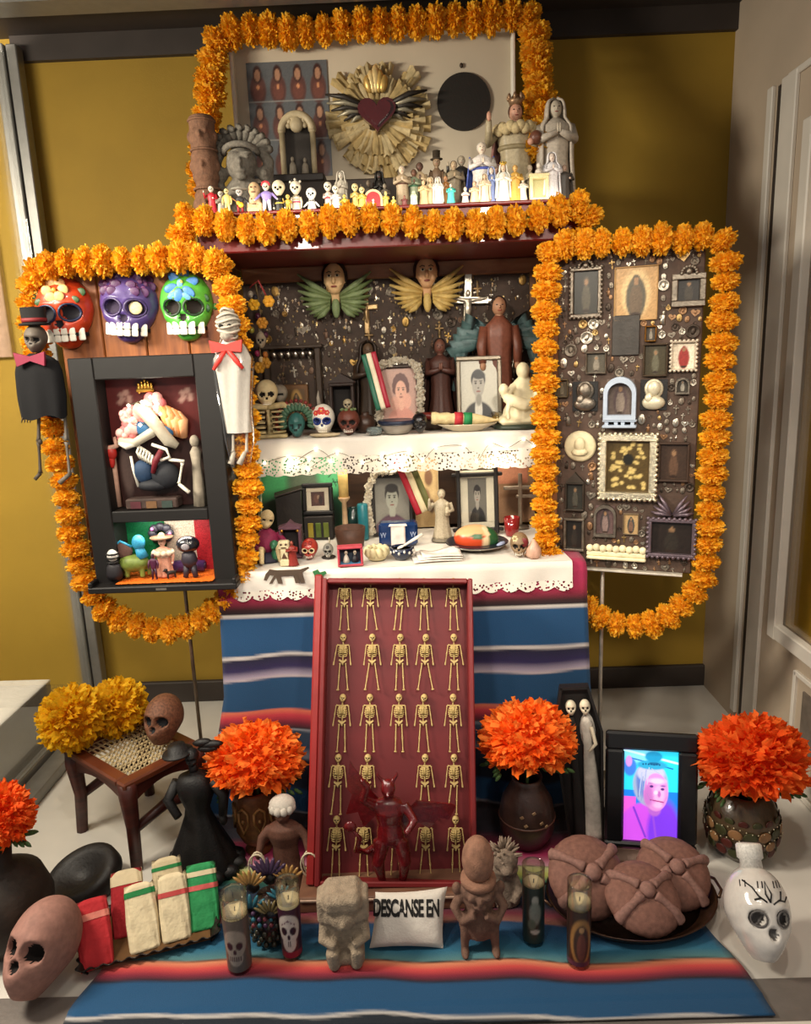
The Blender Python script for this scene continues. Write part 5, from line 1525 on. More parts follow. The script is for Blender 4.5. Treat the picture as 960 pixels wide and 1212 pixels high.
CLAY = pm('#6c5042', .85, 0, .25, 18, .5, 90)
p = at_floor(569, 1130, ZB); p.y += .03
t = thing('seated_clay_idol', 'brown clay squatting figure with a tall round headdress', 'statue', (p.x, p.y, ZB))
h = zat(566, 992, p.y) - ZB; t.scale = (h * .84, h, h)
mb = MB()
for s in (-1, 1):
    mb.tube([(s * .07, .06, .20), (s * .17, -.06, .33), (s * .14, -.05, .18), (s * .15, -.06, .03)], [.055, .06, .05, .04], 0, 8); mb.ell((s * .15, -.10, .025), (.045, .08, .025), 0, 8, 6)
    mb.tube([(s * .15, .02, .50), (s * .24, -.04, .40), (s * .17, -.10, .32), (s * .05, -.14, .40)], [.055, .05, .042, .035], 0, 8)
    mb.ell((s * .21, .0, .545), (.05, .04, .06), 0, 8, 6); mb.ell((s * .075, -.125, .545), (.045, .03, .035), 0, 8, 6)
mb.lathe([(.14, .12), (.16, .22), (.13, .36), (.16, .46), (.10, .50)], n=14, sy=.75)
mb.ell((0, -.01, .54), (.17, .13, .11), 0, 14, 9); mb.ell((0, -.14, .52), (.03, .04, .045), 0, 7, 5); mb.ell((0, -.12, .465), (.08, .04, .025), 0, 8, 5)
sculpt(mb.obj('clay_body', CLAY, t), .014, 2)
mb = MB(); mb.ell((0, .01, .80), (.155, .14, .20), 0, 18, 12); mb.lathe([(.17, .60), (.175, .63), (.165, .66)], n=18, sy=.85); mb.obj('headdress', pm('#8a6450', .85, 0, .2, 18, .4, 90), t)
p = at_floor(598, 1066, ZB)
t = thing('spiky_clay_figurine', 'small grey spiky clay creature beside the tall clay headdress', 'figurine', (p.x, p.y, ZB))
h = zat(598, 993, p.y) - ZB; t.scale = (h,) * 3
mb = MB(); mb.lathe([(.22, 0), (.20, .2), (.15, .4), (.20, .55), (.08, .62)], n=14, sy=.8); mb.ell((0, -.03, .70), (.19, .17, .17), 0, 12, 9); mb.ell((0, -.19, .64), (.09, .10, .07), 0, 9, 6)
for s in (-1, 1): mb.tube([(s * .12, 0, .40), (s * .2, -.12, .25), (s * .1, -.16, .1)], [.07, .06, .05], 0, 7)
sculpt(mb.obj('clay_body', pm('#7a6a5c', .9, 0, .3, 20, .5), t), .02, 1)
mb = MB(); rs = random.Random(2)
for k in range(34):
    a = rs.uniform(0, 2 * PI); e = rs.uniform(.1, 1.4); d = Vector((math.cos(a) * math.cos(e), math.sin(a) * math.cos(e) * .8, math.sin(e)))
    c = Vector((0, 0, .72)); mb.tube([c + d * .14, c + d * rs.uniform(.25, .31)], [.035, .006], 0, 5)
mb.obj('spikes', pm('#8a7868', .9), t)

# ---------------------------------------------------------------- black lady with a feathered hat
p = at_floor(236, 1042, ZB); p.y += .05
t = thing('catrina_figurine', 'black clay lady in a long gown and feathered hat beside the stool', 'figurine', (p.x, p.y, ZB))
h = zat(236, 878, p.y) - ZB; t.scale = (h,) * 3
BLK = pm('#0e0b0a', .55, 0, .3, 30, .3)
MB().lathe([(.26, 0), (.25, .06), (.20, .18), (.14, .32), (.095, .44), (.085, .50), (.12, .60), (.135, .68), (.11, .74), (.04, .78)], n=28, sy=.8, fold=.10, nf=9).obj('gown', BLK, t)
mb = MB()
for k in range(12): a = 2 * PI * k / 12; mb.ell((.24 * math.cos(a), .19 * math.sin(a), .04), (.075, .06, .05), 0, 8, 6)
mb.obj('ruffle_hem', BLK, t)
mb = MB()
mb.tube([(-.12, 0, .70), (-.19, -.04, .58), (-.10, -.12, .50)], [.045, .04, .03], 0, 8); mb.obj('arm', BLK, t); mb = MB(); mb.tube([(.12, 0, .70), (.20, -.02, .60), (.19, -.05, .46)], [.045, .04, .03], 0, 8); mb.ell((.19, -.05, .43), (.03, .03, .05), 0, 8, 6)
mb.obj('arm', BLK, t)
mb = MB(); mb.tube([(0, 0, .76), (0, 0, .84)], .032, 0, 8); skull_mb(mb, TR((0, 0, .82), sc=(.13, .13, .13)), nu=30, nv=24); mb.obj('head', [BLK, SOCK], t)
mb = MB(); mb.lathe([(.11, .925), (.105, .935), (.07, .94), (.06, .985), (0, .99)], n=20, rot=(0, -6, 0))
for dx, dz, l in ((.12, .95, .08), (.14, .98, .09), (.08, .995, .07)): mb.ell((dx, 0, dz), (l, .03, .028), 0, 8, 6, (0, -12 + dx * 60, 0))
mb.obj('feathered_hat', BLK, t)

# ---------------------------------------------------------------- coffin with bride and groom
p = at_floor(696, 1000, ZB); Yc_ = p.y + .02
t = thing('toy_coffin', 'open black toy coffin with a skeleton couple standing behind the round vase', 'coffin', (p.x, Yc_, ZB), rot=(-9, -4.5, -8))
hh = (zat(668, 818, Yc_ + .03) - ZB) / math.cos(9 * D2R); wd = .132
out = [(-wd * .36, 0), (wd * .36, 0), (wd * .52, hh * .72), (wd * .30, hh), (-wd * .30, hh), (-wd * .52, hh * .72)]
MB().prism(out, 0, .006).obj('back_board', pm('#1a1412', .6), t)
wl_ = MB()
for i in range(6):
    a_, b_ = Vector((out[i][0], 0, out[i][1])), Vector((out[(i + 1) % 6][0], 0, out[(i + 1) % 6][1]))
    d_ = (b_ - a_).normalized(); n_ = Vector((-d_.z, 0, d_.x)) * .007
    v = [a_, b_, b_ + n_, a_ + n_]; v = v + [q_ + Vector((0, -.034, 0)) for q_ in v]
    wl_.add(([tuple(q_) for q_ in v], [(0, 1, 2, 3), (7, 6, 5, 4), (0, 4, 5, 1), (1, 5, 6, 2), (2, 6, 7, 3), (3, 7, 4, 0)]), 0, False)
wl_.obj('side_boards', pm('#14100e', .45, 0, .2), t)
for s, robe, nm in ((-1, '#17120f', 'groom'), (1, '#b4aca0', 'bride')):
    x = s * wd * .15 + .006
    mb = MB(); fw = .028 if s > 0 else .018
    mb.lathe([(fw, .010), (fw * .95, .03), (fw * .62, hh * .5), (fw * .45, hh * .64), (fw * .62, hh * .76), (.006, hh * .80)], (x, -.014, 0), n=16, sy=.5, fold=.1)
    o = mb.obj('gown' if s > 0 else 'suit', pm(robe, .7, 0, .15, 60, .4), t)
    skull_mb(MB(), TR((x, -.016, hh * .815), sc=(.040, .032, .044)), nu=30, nv=24).obj('head', [pm('#c8bca4', .5), SOCK], t)
    mb = MB(); mb.tube([(x + .012 * s, -.02, hh * .74), (x + .020 * s, -.030, hh * .64), (x, -.038, hh * .60)], [.006, .006, .004], 0, 6); mb.obj('arm', pm('#c8bca4' if s > 0 else robe, .6), t)
MB().ell((wd * .155 + .008, -.004, hh * .70), (.022, .004, hh * .12), 0, 12, 8).obj('veil', pm('#c4bcb0', .8), t)

# ---------------------------------------------------------------- lit digital photo frame
pL, pR = at_floor(716, 1002, 0), at_floor(820, 1022, 0)
pL = PY(716, 1000, 1.80); pR = PY(822, 1022, 1.78)
yaw = -8
p = at_floor(768, 1016, .0)
fh = .355; fw_ = .244
dfm = thing('digital_photo_frame', 'black digital photo frame showing a lit portrait of a grey haired person', 'photo frame', (p.x, p.y + .0, .0015), rot=(-11, 1.0, yaw))
FB = pm('#0d0d10', .4, 0, .1, 20, .05, coat=.2)
mb = MB(); frame_bars(mb, fw_, fh, .050, .022, 0, .006); mb.obj('frame', FB, dfm)
MB().box((0, .004, fh / 2), (fw_ - .01, .010, fh - .01), 0, .003).obj('housing', FB, dfm)
sw, shh = fw_ - .098, fh - .097
ops = [('bg', '#2ad0f0'), ('rect', '#1c7ae0', 0, .0, 1, .55), ('ell', '#7ad8f8', .3, .95, .3, .12, .3), ('line', '#c8f0ff', 0, .98, 1, .86, .02), ('line', '#1458a8', .1, .9, .9, .8, .012),
       ('ell', '#3a78d8', .12, .80, .12, .10, .3), ('ell', '#c890e0', .10, .86, .06, .06, .3), ('rect', '#e05ad0', 0, 0, .24, .48),
       ('ell', '#c850e0', .42, .06, .52, .36, .08), ('ell', '#7a3ae0', .75, .10, .30, .36, .3), ('line', '#8038c8', .2, .36, .42, .05, .02), ('line', '#9048d8', .55, .30, .62, .02, .02),
       ('ell', '#b060c8', .58, .36, .12, .08, .3), ('ell', '#9aa8c8', .50, .62, .32, .24, .1), ('ell', '#5a7cc8', .40, .66, .16, .18, .3), ('ell', '#b8bcd8', .50, .74, .25, .10, .2),
       ('ell', '#2a9cc8', .52, .83, .28, .05, .3), ('ell', '#18608c', .56, .845, .10, .018, .4), ('ell', '#1c90c0', .55, .92, .16, .06, .3),
       ('ell', '#d88ad0', .60, .54, .225, .205, .08), ('ell', '#e8a8d8', .66, .52, .10, .10, .4), ('ell', '#c070c0', .46, .50, .08, .12, .5),
       ('ell', '#4a2a78', .52, .60, .035, .014, .4), ('ell', '#4a2a78', .72, .575, .035, .014, .4), ('ell', '#8a5aa8', .52, .635, .05, .010, .6), ('ell', '#8a5aa8', .73, .61, .05, .010, .6),
       ('ell', '#b868b8', .66, .52, .03, .035, .5), ('line', '#a03a80', .50, .455, .74, .435, .012), ('line', '#b070b8', .44, .52, .50, .44, .008), ('line', '#c078c0', .80, .50, .74, .42, .007), ('line', '#c078c0', .56, .50, .53, .45, .006), ('ell', '#f4c4e4', .62, .66, .14, .03, .8), ('ell', '#f8d0ec', .60, .535, .035, .02, .7), ('ell', '#e8b0dc', .64, .40, .08, .03, .7), ('line', '#a8b4d8', .34, .74, .30, .50, .012), ('line', '#98a4cc', .42, .78, .38, .56, .010), ('line', '#a8b0d0', .52, .79, .66, .74, .008), ('line', '#8894c0', .36, .70, .34, .44, .008), ('line', '#6a78b0', .27, .66, .28, .48, .010), ('line', '#b8c0dc', .47, .80, .44, .62, .007)] + [('ell', '#0c4c7c', .36 + .05 * k, .835 + .004 * (k % 2), .016, .010, .4) for k in range(7)]
print_obj('lit_screen', sw, shh, ops, dfm, (0, -.006, .0485), nx=120, emit=.95, rough=.3, grain=.03)
mb = MB(); mb.ell((fw_ / 2 - .035, -.023, .050), (.005, .002, .007), 0, 8, 6); mb.obj('emblem', SILV, dfm)
MB().prism([(-.02, 0), (.02, 0), (.015, fh * .7), (-.015, fh * .7)], 0, .006).obj('easel_back', FB, dfm, (0, .010, .002), (-20, 0, 0))

# ---------------------------------------------------------------- white skull bottle
p = at_floor(909, 1163, 0); p.y += .045
hb = zat(900, 1040, p.y) * .86
SKW = pm('#d2ccc4', .15, 0, .04, 20, 0, coat=.6)
INK = pm('#1c1a1a', .5)
def bottle_extra(t):
    MB().lathe([(.14, .97), (.13, 1.06), (.16, 1.08), (.16, 1.22), (.14, 1.24), (0, 1.24)], n=18).obj('bottle_cap', pm('#d8d4cc', .4), t)
    mb = MB()
    def ln(P, r=.011): mb.tube([sit(x, z, .006) for x, z in P], r, 0, 5)
    ln([(0, .66), (.035, .74), (0, .86), (-.035, .74), (0, .66)]); ln([(.03, .64), (.12, .68), (.20, .66), (.27, .70)]); ln([(-.04, .66), (-.12, .72), (-.16, .80), (-.22, .86)]); ln([(.14, .68), (.18, .76)]); ln([(-.10, .70), (-.17, .68)])
    for x in (-.26, -.22, .1, .15, .2, -.1, -.05): ln([(x, .80), (x + .02, .86)], .008)
    mb.obj('ink_scrolls', INK, t)
    mb = MB()
    for s in (-1, 1): mb.tube([sit(s * .15 + .085 * math.cos(a), .49 + .08 * math.sin(a), .004) for a in np.linspace(0, 2 * PI, 14)[:-1]], .012, 0, 5, True)
    mb.obj('eye_rings', pm('#5a5654', .5), t)
    mb = MB(); mb.ell(sit(0, .20, .0), (.06, .02, .022), 0, 10, 6); mb.obj('mouth', pm('#6a6664', .5), t)
skull_thing('skull_bottle', 'white glass skull bottle with inked scrolls at the front right', (p.x, p.y - .02, .030), hb, SKW, rot=(-32, 3, 0), nu=96, nv=72, w=.92, d=.85, sock=pm('#5a5654', .3), teeth=False, extra=bottle_extra, cat='bottle', socket=.085)

# ---------------------------------------------------------------- oval tray with three breads
oa, ob = at_floor(652, 1092, ZB), at_floor(852, 1088, ZB)
oc = at_floor(752, 1078, ZB)
ot = thing('oval_tray', 'dark brown oval metal tray holding three round breads', 'tray', (oc.x - .003, oc.y + .035, ZB), 2)
rx_, ry_ = (ob.x - oa.x) / 2 * 1.03, .165
MB().lathe([(.80, .004), (.86, .007), (.97, .028), (1.0, .032), (1.0, .028), (.87, .001), (.8, 0)], n=56, sx=rx_, sy=ry_).obj('tray_rim', pm('#3c281c', .32, .5, .2, 20), ot)
MB().lathe([(0, .0035), (.4, .0035), (.82, .0045)], n=56, sx=rx_, sy=ry_).obj('tray_base', pm('#2c1c14', .25, .4, .2, 20), ot)
for k_ in range(2):
    s = 1 if k_ else -1
    MB().tube([(s * rx_ * .985 + s * .0, -.04, .030), (s * (rx_ + .012), -.02, .034), (s * (rx_ + .012), .02, .034), (s * rx_ * .985, .04, .030)], .004, 0, 6).obj('handle', pm('#4a3424', .3, .6), ot)
BRD = pm('#7a5448', .75, 0, .22, 9, .3, 60); BRD2 = pm('#88645a', .8, 0, .2, 12, .3, 60)
def bread(label, px, py, Y, z, rpx, rot, hgt=.50):
    p = PY(px, py, Y); r = rpx * mpp(p)
    t = thing('sweet_bread', label, 'bread', (p.x, p.y, z), rot=rot); t.scale = (r,) * 3
    mb = MB()
    mb.lathe([(.55, -.04), (.9, .02), (1.0, .14), (.95, .30), (.74, .46), (.42, .56), (0, .58)], n=28)
    sculpt(mb.obj('loaf', BRD, t), .07, 2)
    mb = MB()
    for a in (35, 145):
        for s in (-1, 1):
            d = Vector((math.cos(a * D2R) * s, math.sin(a * D2R) * s, 0))
            P = [d * .22 + Vector((0, 0, .60)), d * .50 + Vector((0, 0, .56)), d * .80 + Vector((0, 0, .42)), d * 1.0 + Vector((0, 0, .18))]
            mb.tube(P, [.15, .10, .13, .17], 0, 8)
    sculpt(mb.obj('bone_strips', BRD2, t), .05, 3)
    MB().ell((0, 0, .62), (.21, .21, .17), 0, 14, 9).obj('dough_knob', BRD2, t)
    return t
bread('leftmost sweet bread leaning upright behind the amber candle', 692, 1062, oc.y + .045, ZB + .062, 47, (40, 4, 10))
bread('sweet bread at the back right of the oval tray', 794, 1058, oc.y + .07, ZB + .042, 43, (30, 10, -14))
bread('frontmost sweet bread in the middle of the oval tray', 758, 1080, oc.y - .02, ZB + .045, 45, (25, 6, 4))

# ================================================================== upper shelf
Z2 = ZS + .0065
def s2(px, Y): return Vector((PY(px, 505, Y).x, Y, Z2))
def ht(px, pyt, Y, z): return zat(px, pyt, Y) - z
ROSEW = petal_ball(26, 1.0, .34, .08, 21, inner=.35).mesh('white_rose', [petal('#e4dccb', .06)])
def rose_chain(t, P, r, step):
    pts = catmull(P, max(3, int(sum((Vector(b) - Vector(a)).length for a, b in zip(P, P[1:])) / step)))
    rs = random.Random(4)
    for p in pts:
        o = link('white_rose', ROSEW, t, p + Vector((rs.uniform(-.003, .003), rs.uniform(-.004, .002), rs.uniform(-.003, .003))), (rs.uniform(0, 360), rs.uniform(0, 360), 0)); k = r * rs.uniform(.85, 1.12); o.scale = (k, k, k)
def ribbon(name, label, P0, P1, w, cols, cat='ribbon', th=.0015, wave=.004):
    """three coloured bands side by side running from P0 to P1"""
    P0, P1 = Vector(P0), Vector(P1); t = thing(name, label, cat, P0)
    d = P1 - P0; L = d.length; d.normalize(); sd = d.cross(Vector((0, -1, 0))).normalized()
    for k, c in enumerate(cols):
        a = (k - 1.5) * w / 3
        mb = MB(); mb.add(g_grid(lambda u, v: tuple(d * (v * L) + sd * (a + u * w / 3) + Vector((0, -wave * math.sin(v * 9 + .3 * u), 0))), 2, 24), 0, True)
        o = mb.obj('ribbon_band', pm(c, .5, 0, .06, 40, .1), t); sm = o.modifiers.new('thickness', 'SOLIDIFY'); sm.thickness = th
    return t

# skeleton bust with ribs
p = s2(319, 2.385); t = thing('skeleton_bust', 'cream skull on a rib cage bust at the left end of the upper shelf', 'bust', p, 8)
h = ht(319, 449, p.y, Z2)
skull_mb(MB(), TR((0, 0, h * .52), sc=(h * .50, h * .46, h * .48))).obj('skull', [pm('#d8c79a', .5, 0, .1, 60), SOCK], t)
mb = MB(); teeth_mb(mb, n=6)
o = mb.obj('tooth_row', TOOTH, t, (0, 0, h * .52)); o.scale = (h * .50, h * .46, h * .48)
mb = MB()
for k in range(5):
    z = h * (.10 + .088 * k); R = h * (.27 + .04 * (1 - abs(k - 2) * .5))
    mb.tube([(R * math.sin(a), -R * .55 * math.cos(a), z) for a in np.linspace(.2, 2 * PI - .2, 16)], h * .020, 0, 6)
mb.box((0, h * .10, h * .27), (h * .10, h * .10, h * .5), 0, .006); mb.tube([(0, -h * .15, h * .2), (0, -h * .17, h * .5)], h * .03, 0, 6)
for s in (-1, 1): mb.tube([(0, -h * .12, h * .53), (s * h * .26, -h * .04, h * .56), (s * h * .42, 0, h * .48)], [h * .05, h * .06, h * .07], 0, 7)
mb.box((0, 0, h * .03), (h * .62, h * .34, h * .06), 0, .004)
mb.obj('ribcage', pm('#b8a678', .6, 0, .25, 60, .3), t)
# little grey skull on a stand behind it
p = s2(335, 2.47); t = thing('skull_on_stand', 'little grey skull on a dark stand right of the skeleton bust', 'skull', p, -6)
h = ht(335, 455, p.y, Z2); MB().lathe([(h * .2, 0), (h * .2, h * .04), (h * .06, h * .1), (h * .07, h * .6), (h * .12, h * .64)], n=14).obj('stand', pm('#2a211b', .6), t)
skull_mb(MB(), TR((0, 0, h * .62), sc=(h * .38, h * .36, h * .38)), nu=20, nv=16).obj('skull', [pm('#8c8272', .6), SOCK], t)
# teal skull with a fan crest
p = s2(352, 2.375); h = ht(352, 474, p.y, Z2)
t = thing('crested_skull', 'teal skull under a red rimmed feather fan on the upper shelf', 'skull', p)
skull_mb(MB(), TR((0, -.012, 0), sc=(h * .62, h * .60, h * .68)), nu=24, nv=18).obj('cranium', [pm('#2c5c58', .4, 0, .25, 50, .2), pm('#10201e', .8)], t)
for nm, r0, r1, col, y in (('inner_feathers', .30, .50, '#3a5a44', .0), ('pale_ring', .42, .52, '#a8a890', .004), ('red_rim', .52, .62, '#6a2018', .008)):
    mb = MB()
    for k in range(17):
        a = (-20 + 220 * k / 16) * D2R
        mb.add(g_ell((h * (r1 - r0) * .62, .004, h * .055), 8, 5), 0, True, TR((h * (r0 + r1) / 2 * math.cos(a), y, h * .42 + h * (r0 + r1) / 2 * math.sin(a)), (0, -math.degrees(a), 0)))
    mb.obj(nm, pm(col, .6, 0, .2), t)
# sugar skull
def blossom(mb, x, z, r, mi=0, mc=1, n=6, out=.004):
    y = skull_dist(x, z) - out
    for k in range(n):
        a = 2 * PI * k / n; mb.ell((x + r * .6 * math.cos(a), skull_dist(x + r * .6 * math.cos(a), z + r * .6 * math.sin(a)) - out, z + r * .6 * math.sin(a)), (r * .45, .016, r * .45), mi, 8, 5)
    mb.ell((x, y - .012, z), (r * .28, .016, r * .28), mc, 8, 5)
def sugar(t):
    mb = MB(); blossom(mb, 0, .80, .13, 0, 1); blossom(mb, -.17, .74, .09, 0, 1); blossom(mb, .17, .74, .09, 0, 1); mb.obj('painted_flower', [pm('#c0302c', .5), pm('#e0a030', .5)], t)
    for s in (-1, 1):
        mb = MB(); mb.tube([(s * .15 + .115 * math.cos(a), skull_dist(s * .15 + .115 * math.cos(a), .49) + .02, .49 + .105 * math.sin(a)) for a in np.linspace(0, 2 * PI, 16)[:-1]], .03, 0, 5, True); mb.obj('eye_ring', pm('#1c3478', .5), t)
    MB().tube([(-.1, 0, .96), (-.12, 0, 1.2), (-.10, 0, 1.42)], [.07, .06, .01], 0, 6).obj('topper', pm('#8c8478', .6), t)
p = s2(383, 2.40); skull_thing('sugar_skull', 'small white sugar skull with red flowers and blue eye rings', p, ht(383, 478, p.y, Z2), pm('#dcd6c8', .5), sock=pm('#18265c', .5), extra=sugar, nt=5)
p = s2(384, 2.355); mb = MB(); mb.lathe([(.028, 0), (.040, .004), (.042, .010), (.036, .009), (0, .006)], n=22, sx=1.2, sy=.5)
tag(mb.obj('small_dish', pm('#b8a888', .5), None, p), 'flat cream dish before the small white sugar skull', 'dish')
# brown skull with a smaller one on top
def topsk(t):
    skull_mb(MB(), TR((0, 0, .93), sc=(.42, .42, .42)), nu=30, nv=24).obj('small_skull', [pm('#8c8068', .5), SOCK], t)
    mb = MB()
    for k in range(7): a = 2 * PI * k / 7; mb.ell((.22 * math.cos(a), .22 * math.sin(a), .95), (.08, .08, .06), 0, 7, 5)
    mb.obj('wreath', pm('#5c6a44', .7), t)
p = s2(413, 2.385); skull_thing('brown_skull', 'dark brown skull with big white teeth and a little skull on top', p, ht(413, 483, p.y, Z2), pm('#5c2c20', .5, 0, .2), sock=SOCK, extra=topsk, nt=5, w=1.1)
p = s2(433, 2.44); pot('gourd_pot', 'small dark brown gourd pot behind the glass dish', p, [(.018, 0), (.024, .004), (.032, .02), (.034, .034), (.024, .052), (.012, .060), (.014, .066)], pm('#38241a', .4, 0, .3), 'pot', 24)
p = s2(443, 2.35); t = thing('glass_dish', 'small clear glass dish at the front of the upper shelf', 'dish', p)
MB().lathe([(.014, 0), (.024, .004), (.027, .016), (.022, .024), (.018, .022), (.022, .014), (0, .006)], n=24).obj('glass_body', pm('#c0d0d0', .1, 0, 0, bump=0, trans=.85), t)
# dark shrine boxes at the back
p = s2(408, 2.54); t = thing('dark_shrine', 'dark wooden shrine box standing behind the brown skull', 'shrine', p)
h = ht(408, 452, p.y, Z2); mb = MB(); frame_bars(mb, .085, h, .012, .05, 0, .003); mb.prism([(-.05, h), (.05, h), (0, h + .03)], -.05, 0); mb.obj('shrine_body', pm('#2a1c16', .6), t)
MB().box((0, -.004, h / 2), (.07, .006, h - .02)).obj('backing', pm('#140e0c', .8), t)
mb = MB(); mb.lathe([(.016, .012), (.012, .05), (.006, .058)], (0, -.025, 0), n=12); mb.ell((0, -.025, .066), (.008, .008, .010)); mb.obj('inner_figure', pm('#6a5a48', .5), t)
p = s2(440, 2.56); t = figurine('dark_robed_statue', 'dark carved robed statue behind the left ribbon', p, ht(437, 405, p.y, Z2), '#3c2e22', '#5a4634', .34, veil='#2c2018', cat='statue', base='#241a14')
p = s2(523, 2.56); t = figurine('wooden_saint', 'dark reddish wooden statue behind the two framed photographs', p, ht(523, 400, p.y, Z2), '#4a2c24', '#6a4436', .32, hair='#241410', cape='#3a201a', cat='statue', base='#2c1c14')

# photograph with white roses, tricolour ribbon, bowl
pb = s2(474, 2.47); hF = ht(474, 432, pb.y, Z2)
ops = portrait('#b89080', '#c88876', '#d8a48c', '#5a2c24', style='curls', cx=.55, cz=.60, s=.95) + [('ell', '#d8a08a', .72, .44, .12, .13, .2), ('ell', '#d09a84', .36, .40, .12, .12, .3)]
t = picture_frame('rose_framed_photo', 'pinkish photograph of a smiling person framed with white roses', pb, .135, hF, .010, ops, pm('#3c2c24', .5), lean=7, nx=50, seed=41)
w = .066
rose_chain(t, [(-w, -.022, .01), (-w - .004, -.024, hF * .5), (-w, -.026, hF * .94), (-w * .3, -.026, hF + .012), (w * .5, -.026, hF + .010), (w, -.024, hF * .9), (w + .004, -.022, hF * .5), (w, -.02, .01)], .016, .017)
a = PY(436, 418, 2.40); b = PY(454, 484, 2.385)
ribbon('tricolour_ribbon', 'green, white and red ribbon at the left of the rose framed photograph', a, b, .048, ['#9a1c30', '#d8ccb0', '#1c5a44'], wave=.003)
p = s2(470, 2.365); pot('footed_bowl', 'grey bowl with a dark blue rim before the rose framed photograph', p, [(.030, 0), (.040, .004), (.052, .020), (.056, .034), (.058, .042)], pm('#8a8278', .4, 0, .15, 30), 'bowl', 30, extra=lambda t, P: MB().lathe([(.0575, .030), (.0605, .036), (.0605, .044), (.056, .043)], n=30).obj('blue_rim', pm('#1c2438', .3), t))
p = s2(497, 2.36); skull_thing('black_skull', 'tiny glossy black skull beside the blue rimmed bowl', p, ht(497, 488, p.y, Z2), pm('#0e0d10', .2, 0, .1, coat=.5), sock=pm('#3a3632', .6), teeth=False)
# framed man, corn bundle on plate, glasses
pb = s2(568, 2.48); hF = ht(568, 417, pb.y, Z2) - .012
ops = portrait('#c8c4b4', '#2a2826', '#a8a296', '#1c1a18', '#d0ccc0', cx=.48, cz=.60, s=1.0) + [('ell', '#8a867a', .49, .37, .07, .09, .3)]
picture_frame('grey_framed_photo', 'black and white photograph of a person in a suit in a taupe frame', (pb.x, pb.y, Z2), .150, hF, .014, ops, pm('#7a7060', .35, .4, .1), 0, lean=7, nx=56, seed=42, rotz=-2)
p = s2(553, 2.375); t = thing('oval_plate', 'shallow cream plate under the corn husk bundle', 'plate', p)
MB().lathe([(.05, 0), (.055, .003), (.098, .020), (.102, .024), (.096, .022), (.05, .006), (0, .005)], n=40, sx=.95, sy=.5).obj('plate_body', pm('#b8ab90', .3, 0, .05, coat=.3), t)
hb_ = thing('corn_husk_bundle', 'tapered cream corn husk bundle tied with red and green bands', 'bundle', (p.x - .01, p.y, Z2 + .037), rot=(0, 4, 2))
mb = MB(); xs2 = np.linspace(-.105, .115, 18)
mb.tube([(x, 0, 0) for x in xs2], [.019 + .002 * math.sin(i * 2.1) if x < .02 else .021 * max(.12, 1 - ((x - .02) / .095) ** 1.3) for i, x in enumerate(xs2)], 0, 14); mb.obj('husk', pm('#d0bc8c', .8, 0, .15, 60, .5), hb_)
for x, c in ((-.018, '#b02c34'), (.012, '#1f7a44')): MB().tube([(x - .013, 0, 0), (x + .013, 0, 0)], [.0218, .0222], 0, 16).obj('band', pm(c, .7), hb_)
p = s2(512, 2.44); t = thing('dried_chile', 'dark red dried chile leaning by the corn husk bundle', 'chile', p, rot=(0, 0, -14)); MB().tube([(-.04, 0, .05), (-.01, 0, .045), (.03, 0, .035), (.055, 0, .03)], [.008, .014, .012, .003], 0, 9).obj('pod', pm('#5a1a14', .35, 0, .2), t); MB().tube([(-.04, 0, .05), (-.055, 0, .058)], .003, 0, 5).obj('stem', pm('#4a4a24', .7), t); MB().box((0, .01, .015), (.06, .02, .03), bev=.003).obj('rest', pm('#3a281c', .7), t)
for px, lab in ((550, 'small clear tumbler before the grey framed photograph'), (588, 'small glass with yellow liquid left of the white sculpture')):
    p = s2(px, 2.425); t = thing('shot_glass', lab, 'glass', p)
    MB().lathe([(.013, 0), (.015, .002), (.019, .052), (.0175, .052), (.013, .006), (0, .006)], n=22).obj('glass_body', clear_glass((.95, .95, .93), .02, .10), t)
    MB().lathe([(.0125, .0065), (.0165, .036), (0, .036)], n=20).obj('liquid', pm('#b89030' if px > 560 else '#c8c4b4', .15, 0, 0, bump=0, trans=.6), t)
# white pieta-like sculpture
p = s2(616, 2.40); h = ht(616, 430, p.y, Z2)
t = thing('white_sculpture', 'cream sculpture of a seated veiled figure holding another on her lap', 'sculpture', p, 4); t.scale = (h,) * 3
CR = pm('#ddd2ae', .55, 0, .06, 20, .1)
MB().lathe([(.42, 0), (.44, .03), (.40, .07), (0, .07)], n=26, sy=.7).obj('dark_base', pm('#2c3428', .5), t)
mb = MB(); mb.box((0, 0, .12), (.72, .46, .14), 0, .06)
mb.lathe([(.34, .12), (.32, .28), (.24, .42), (.17, .58), (.16, .72), (.07, .80)], (.06, .04, 0), n=18, sy=.75, fold=.06)
mb.ell((.05, -.01, .87), (.085, .09, .11), 0, 12, 9); mb.ell((.05, .03, .89), (.11, .11, .13), 0, 12, 9); mb.tube([(.05, .02, .76), (.05, 0, .84)], .06, 0, 8)
mb.tube([(-.28, -.18, .50), (-.16, -.22, .44), (.02, -.24, .38), (.18, -.22, .40), (.28, -.20, .26), (.32, -.2, .12)], [.075, .10, .10, .085, .06, .045], 0, 9)
mb.ell((-.30, -.19, .62), (.08, .08, .095), 0, 11, 8); mb.tube([(-.29, -.18, .5), (-.30, -.18, .58)], .05, 0, 7)
mb.tube([(-.22, -.24, .46), (-.26, -.30, .30), (-.24, -.28, .16)], [.045, .04, .03], 0, 7)
mb.tube([(.22, .02, .66), (.30, -.10, .50), (.16, -.22, .46)], [.065, .06, .04], 0, 7); mb.tube([(-.10, .02, .66), (-.2, -.1, .56), (-.22, -.2, .5)], [.06, .055, .04], 0, 7)
sculpt(mb.obj('sculpture_body', CR, t), .022, 2)
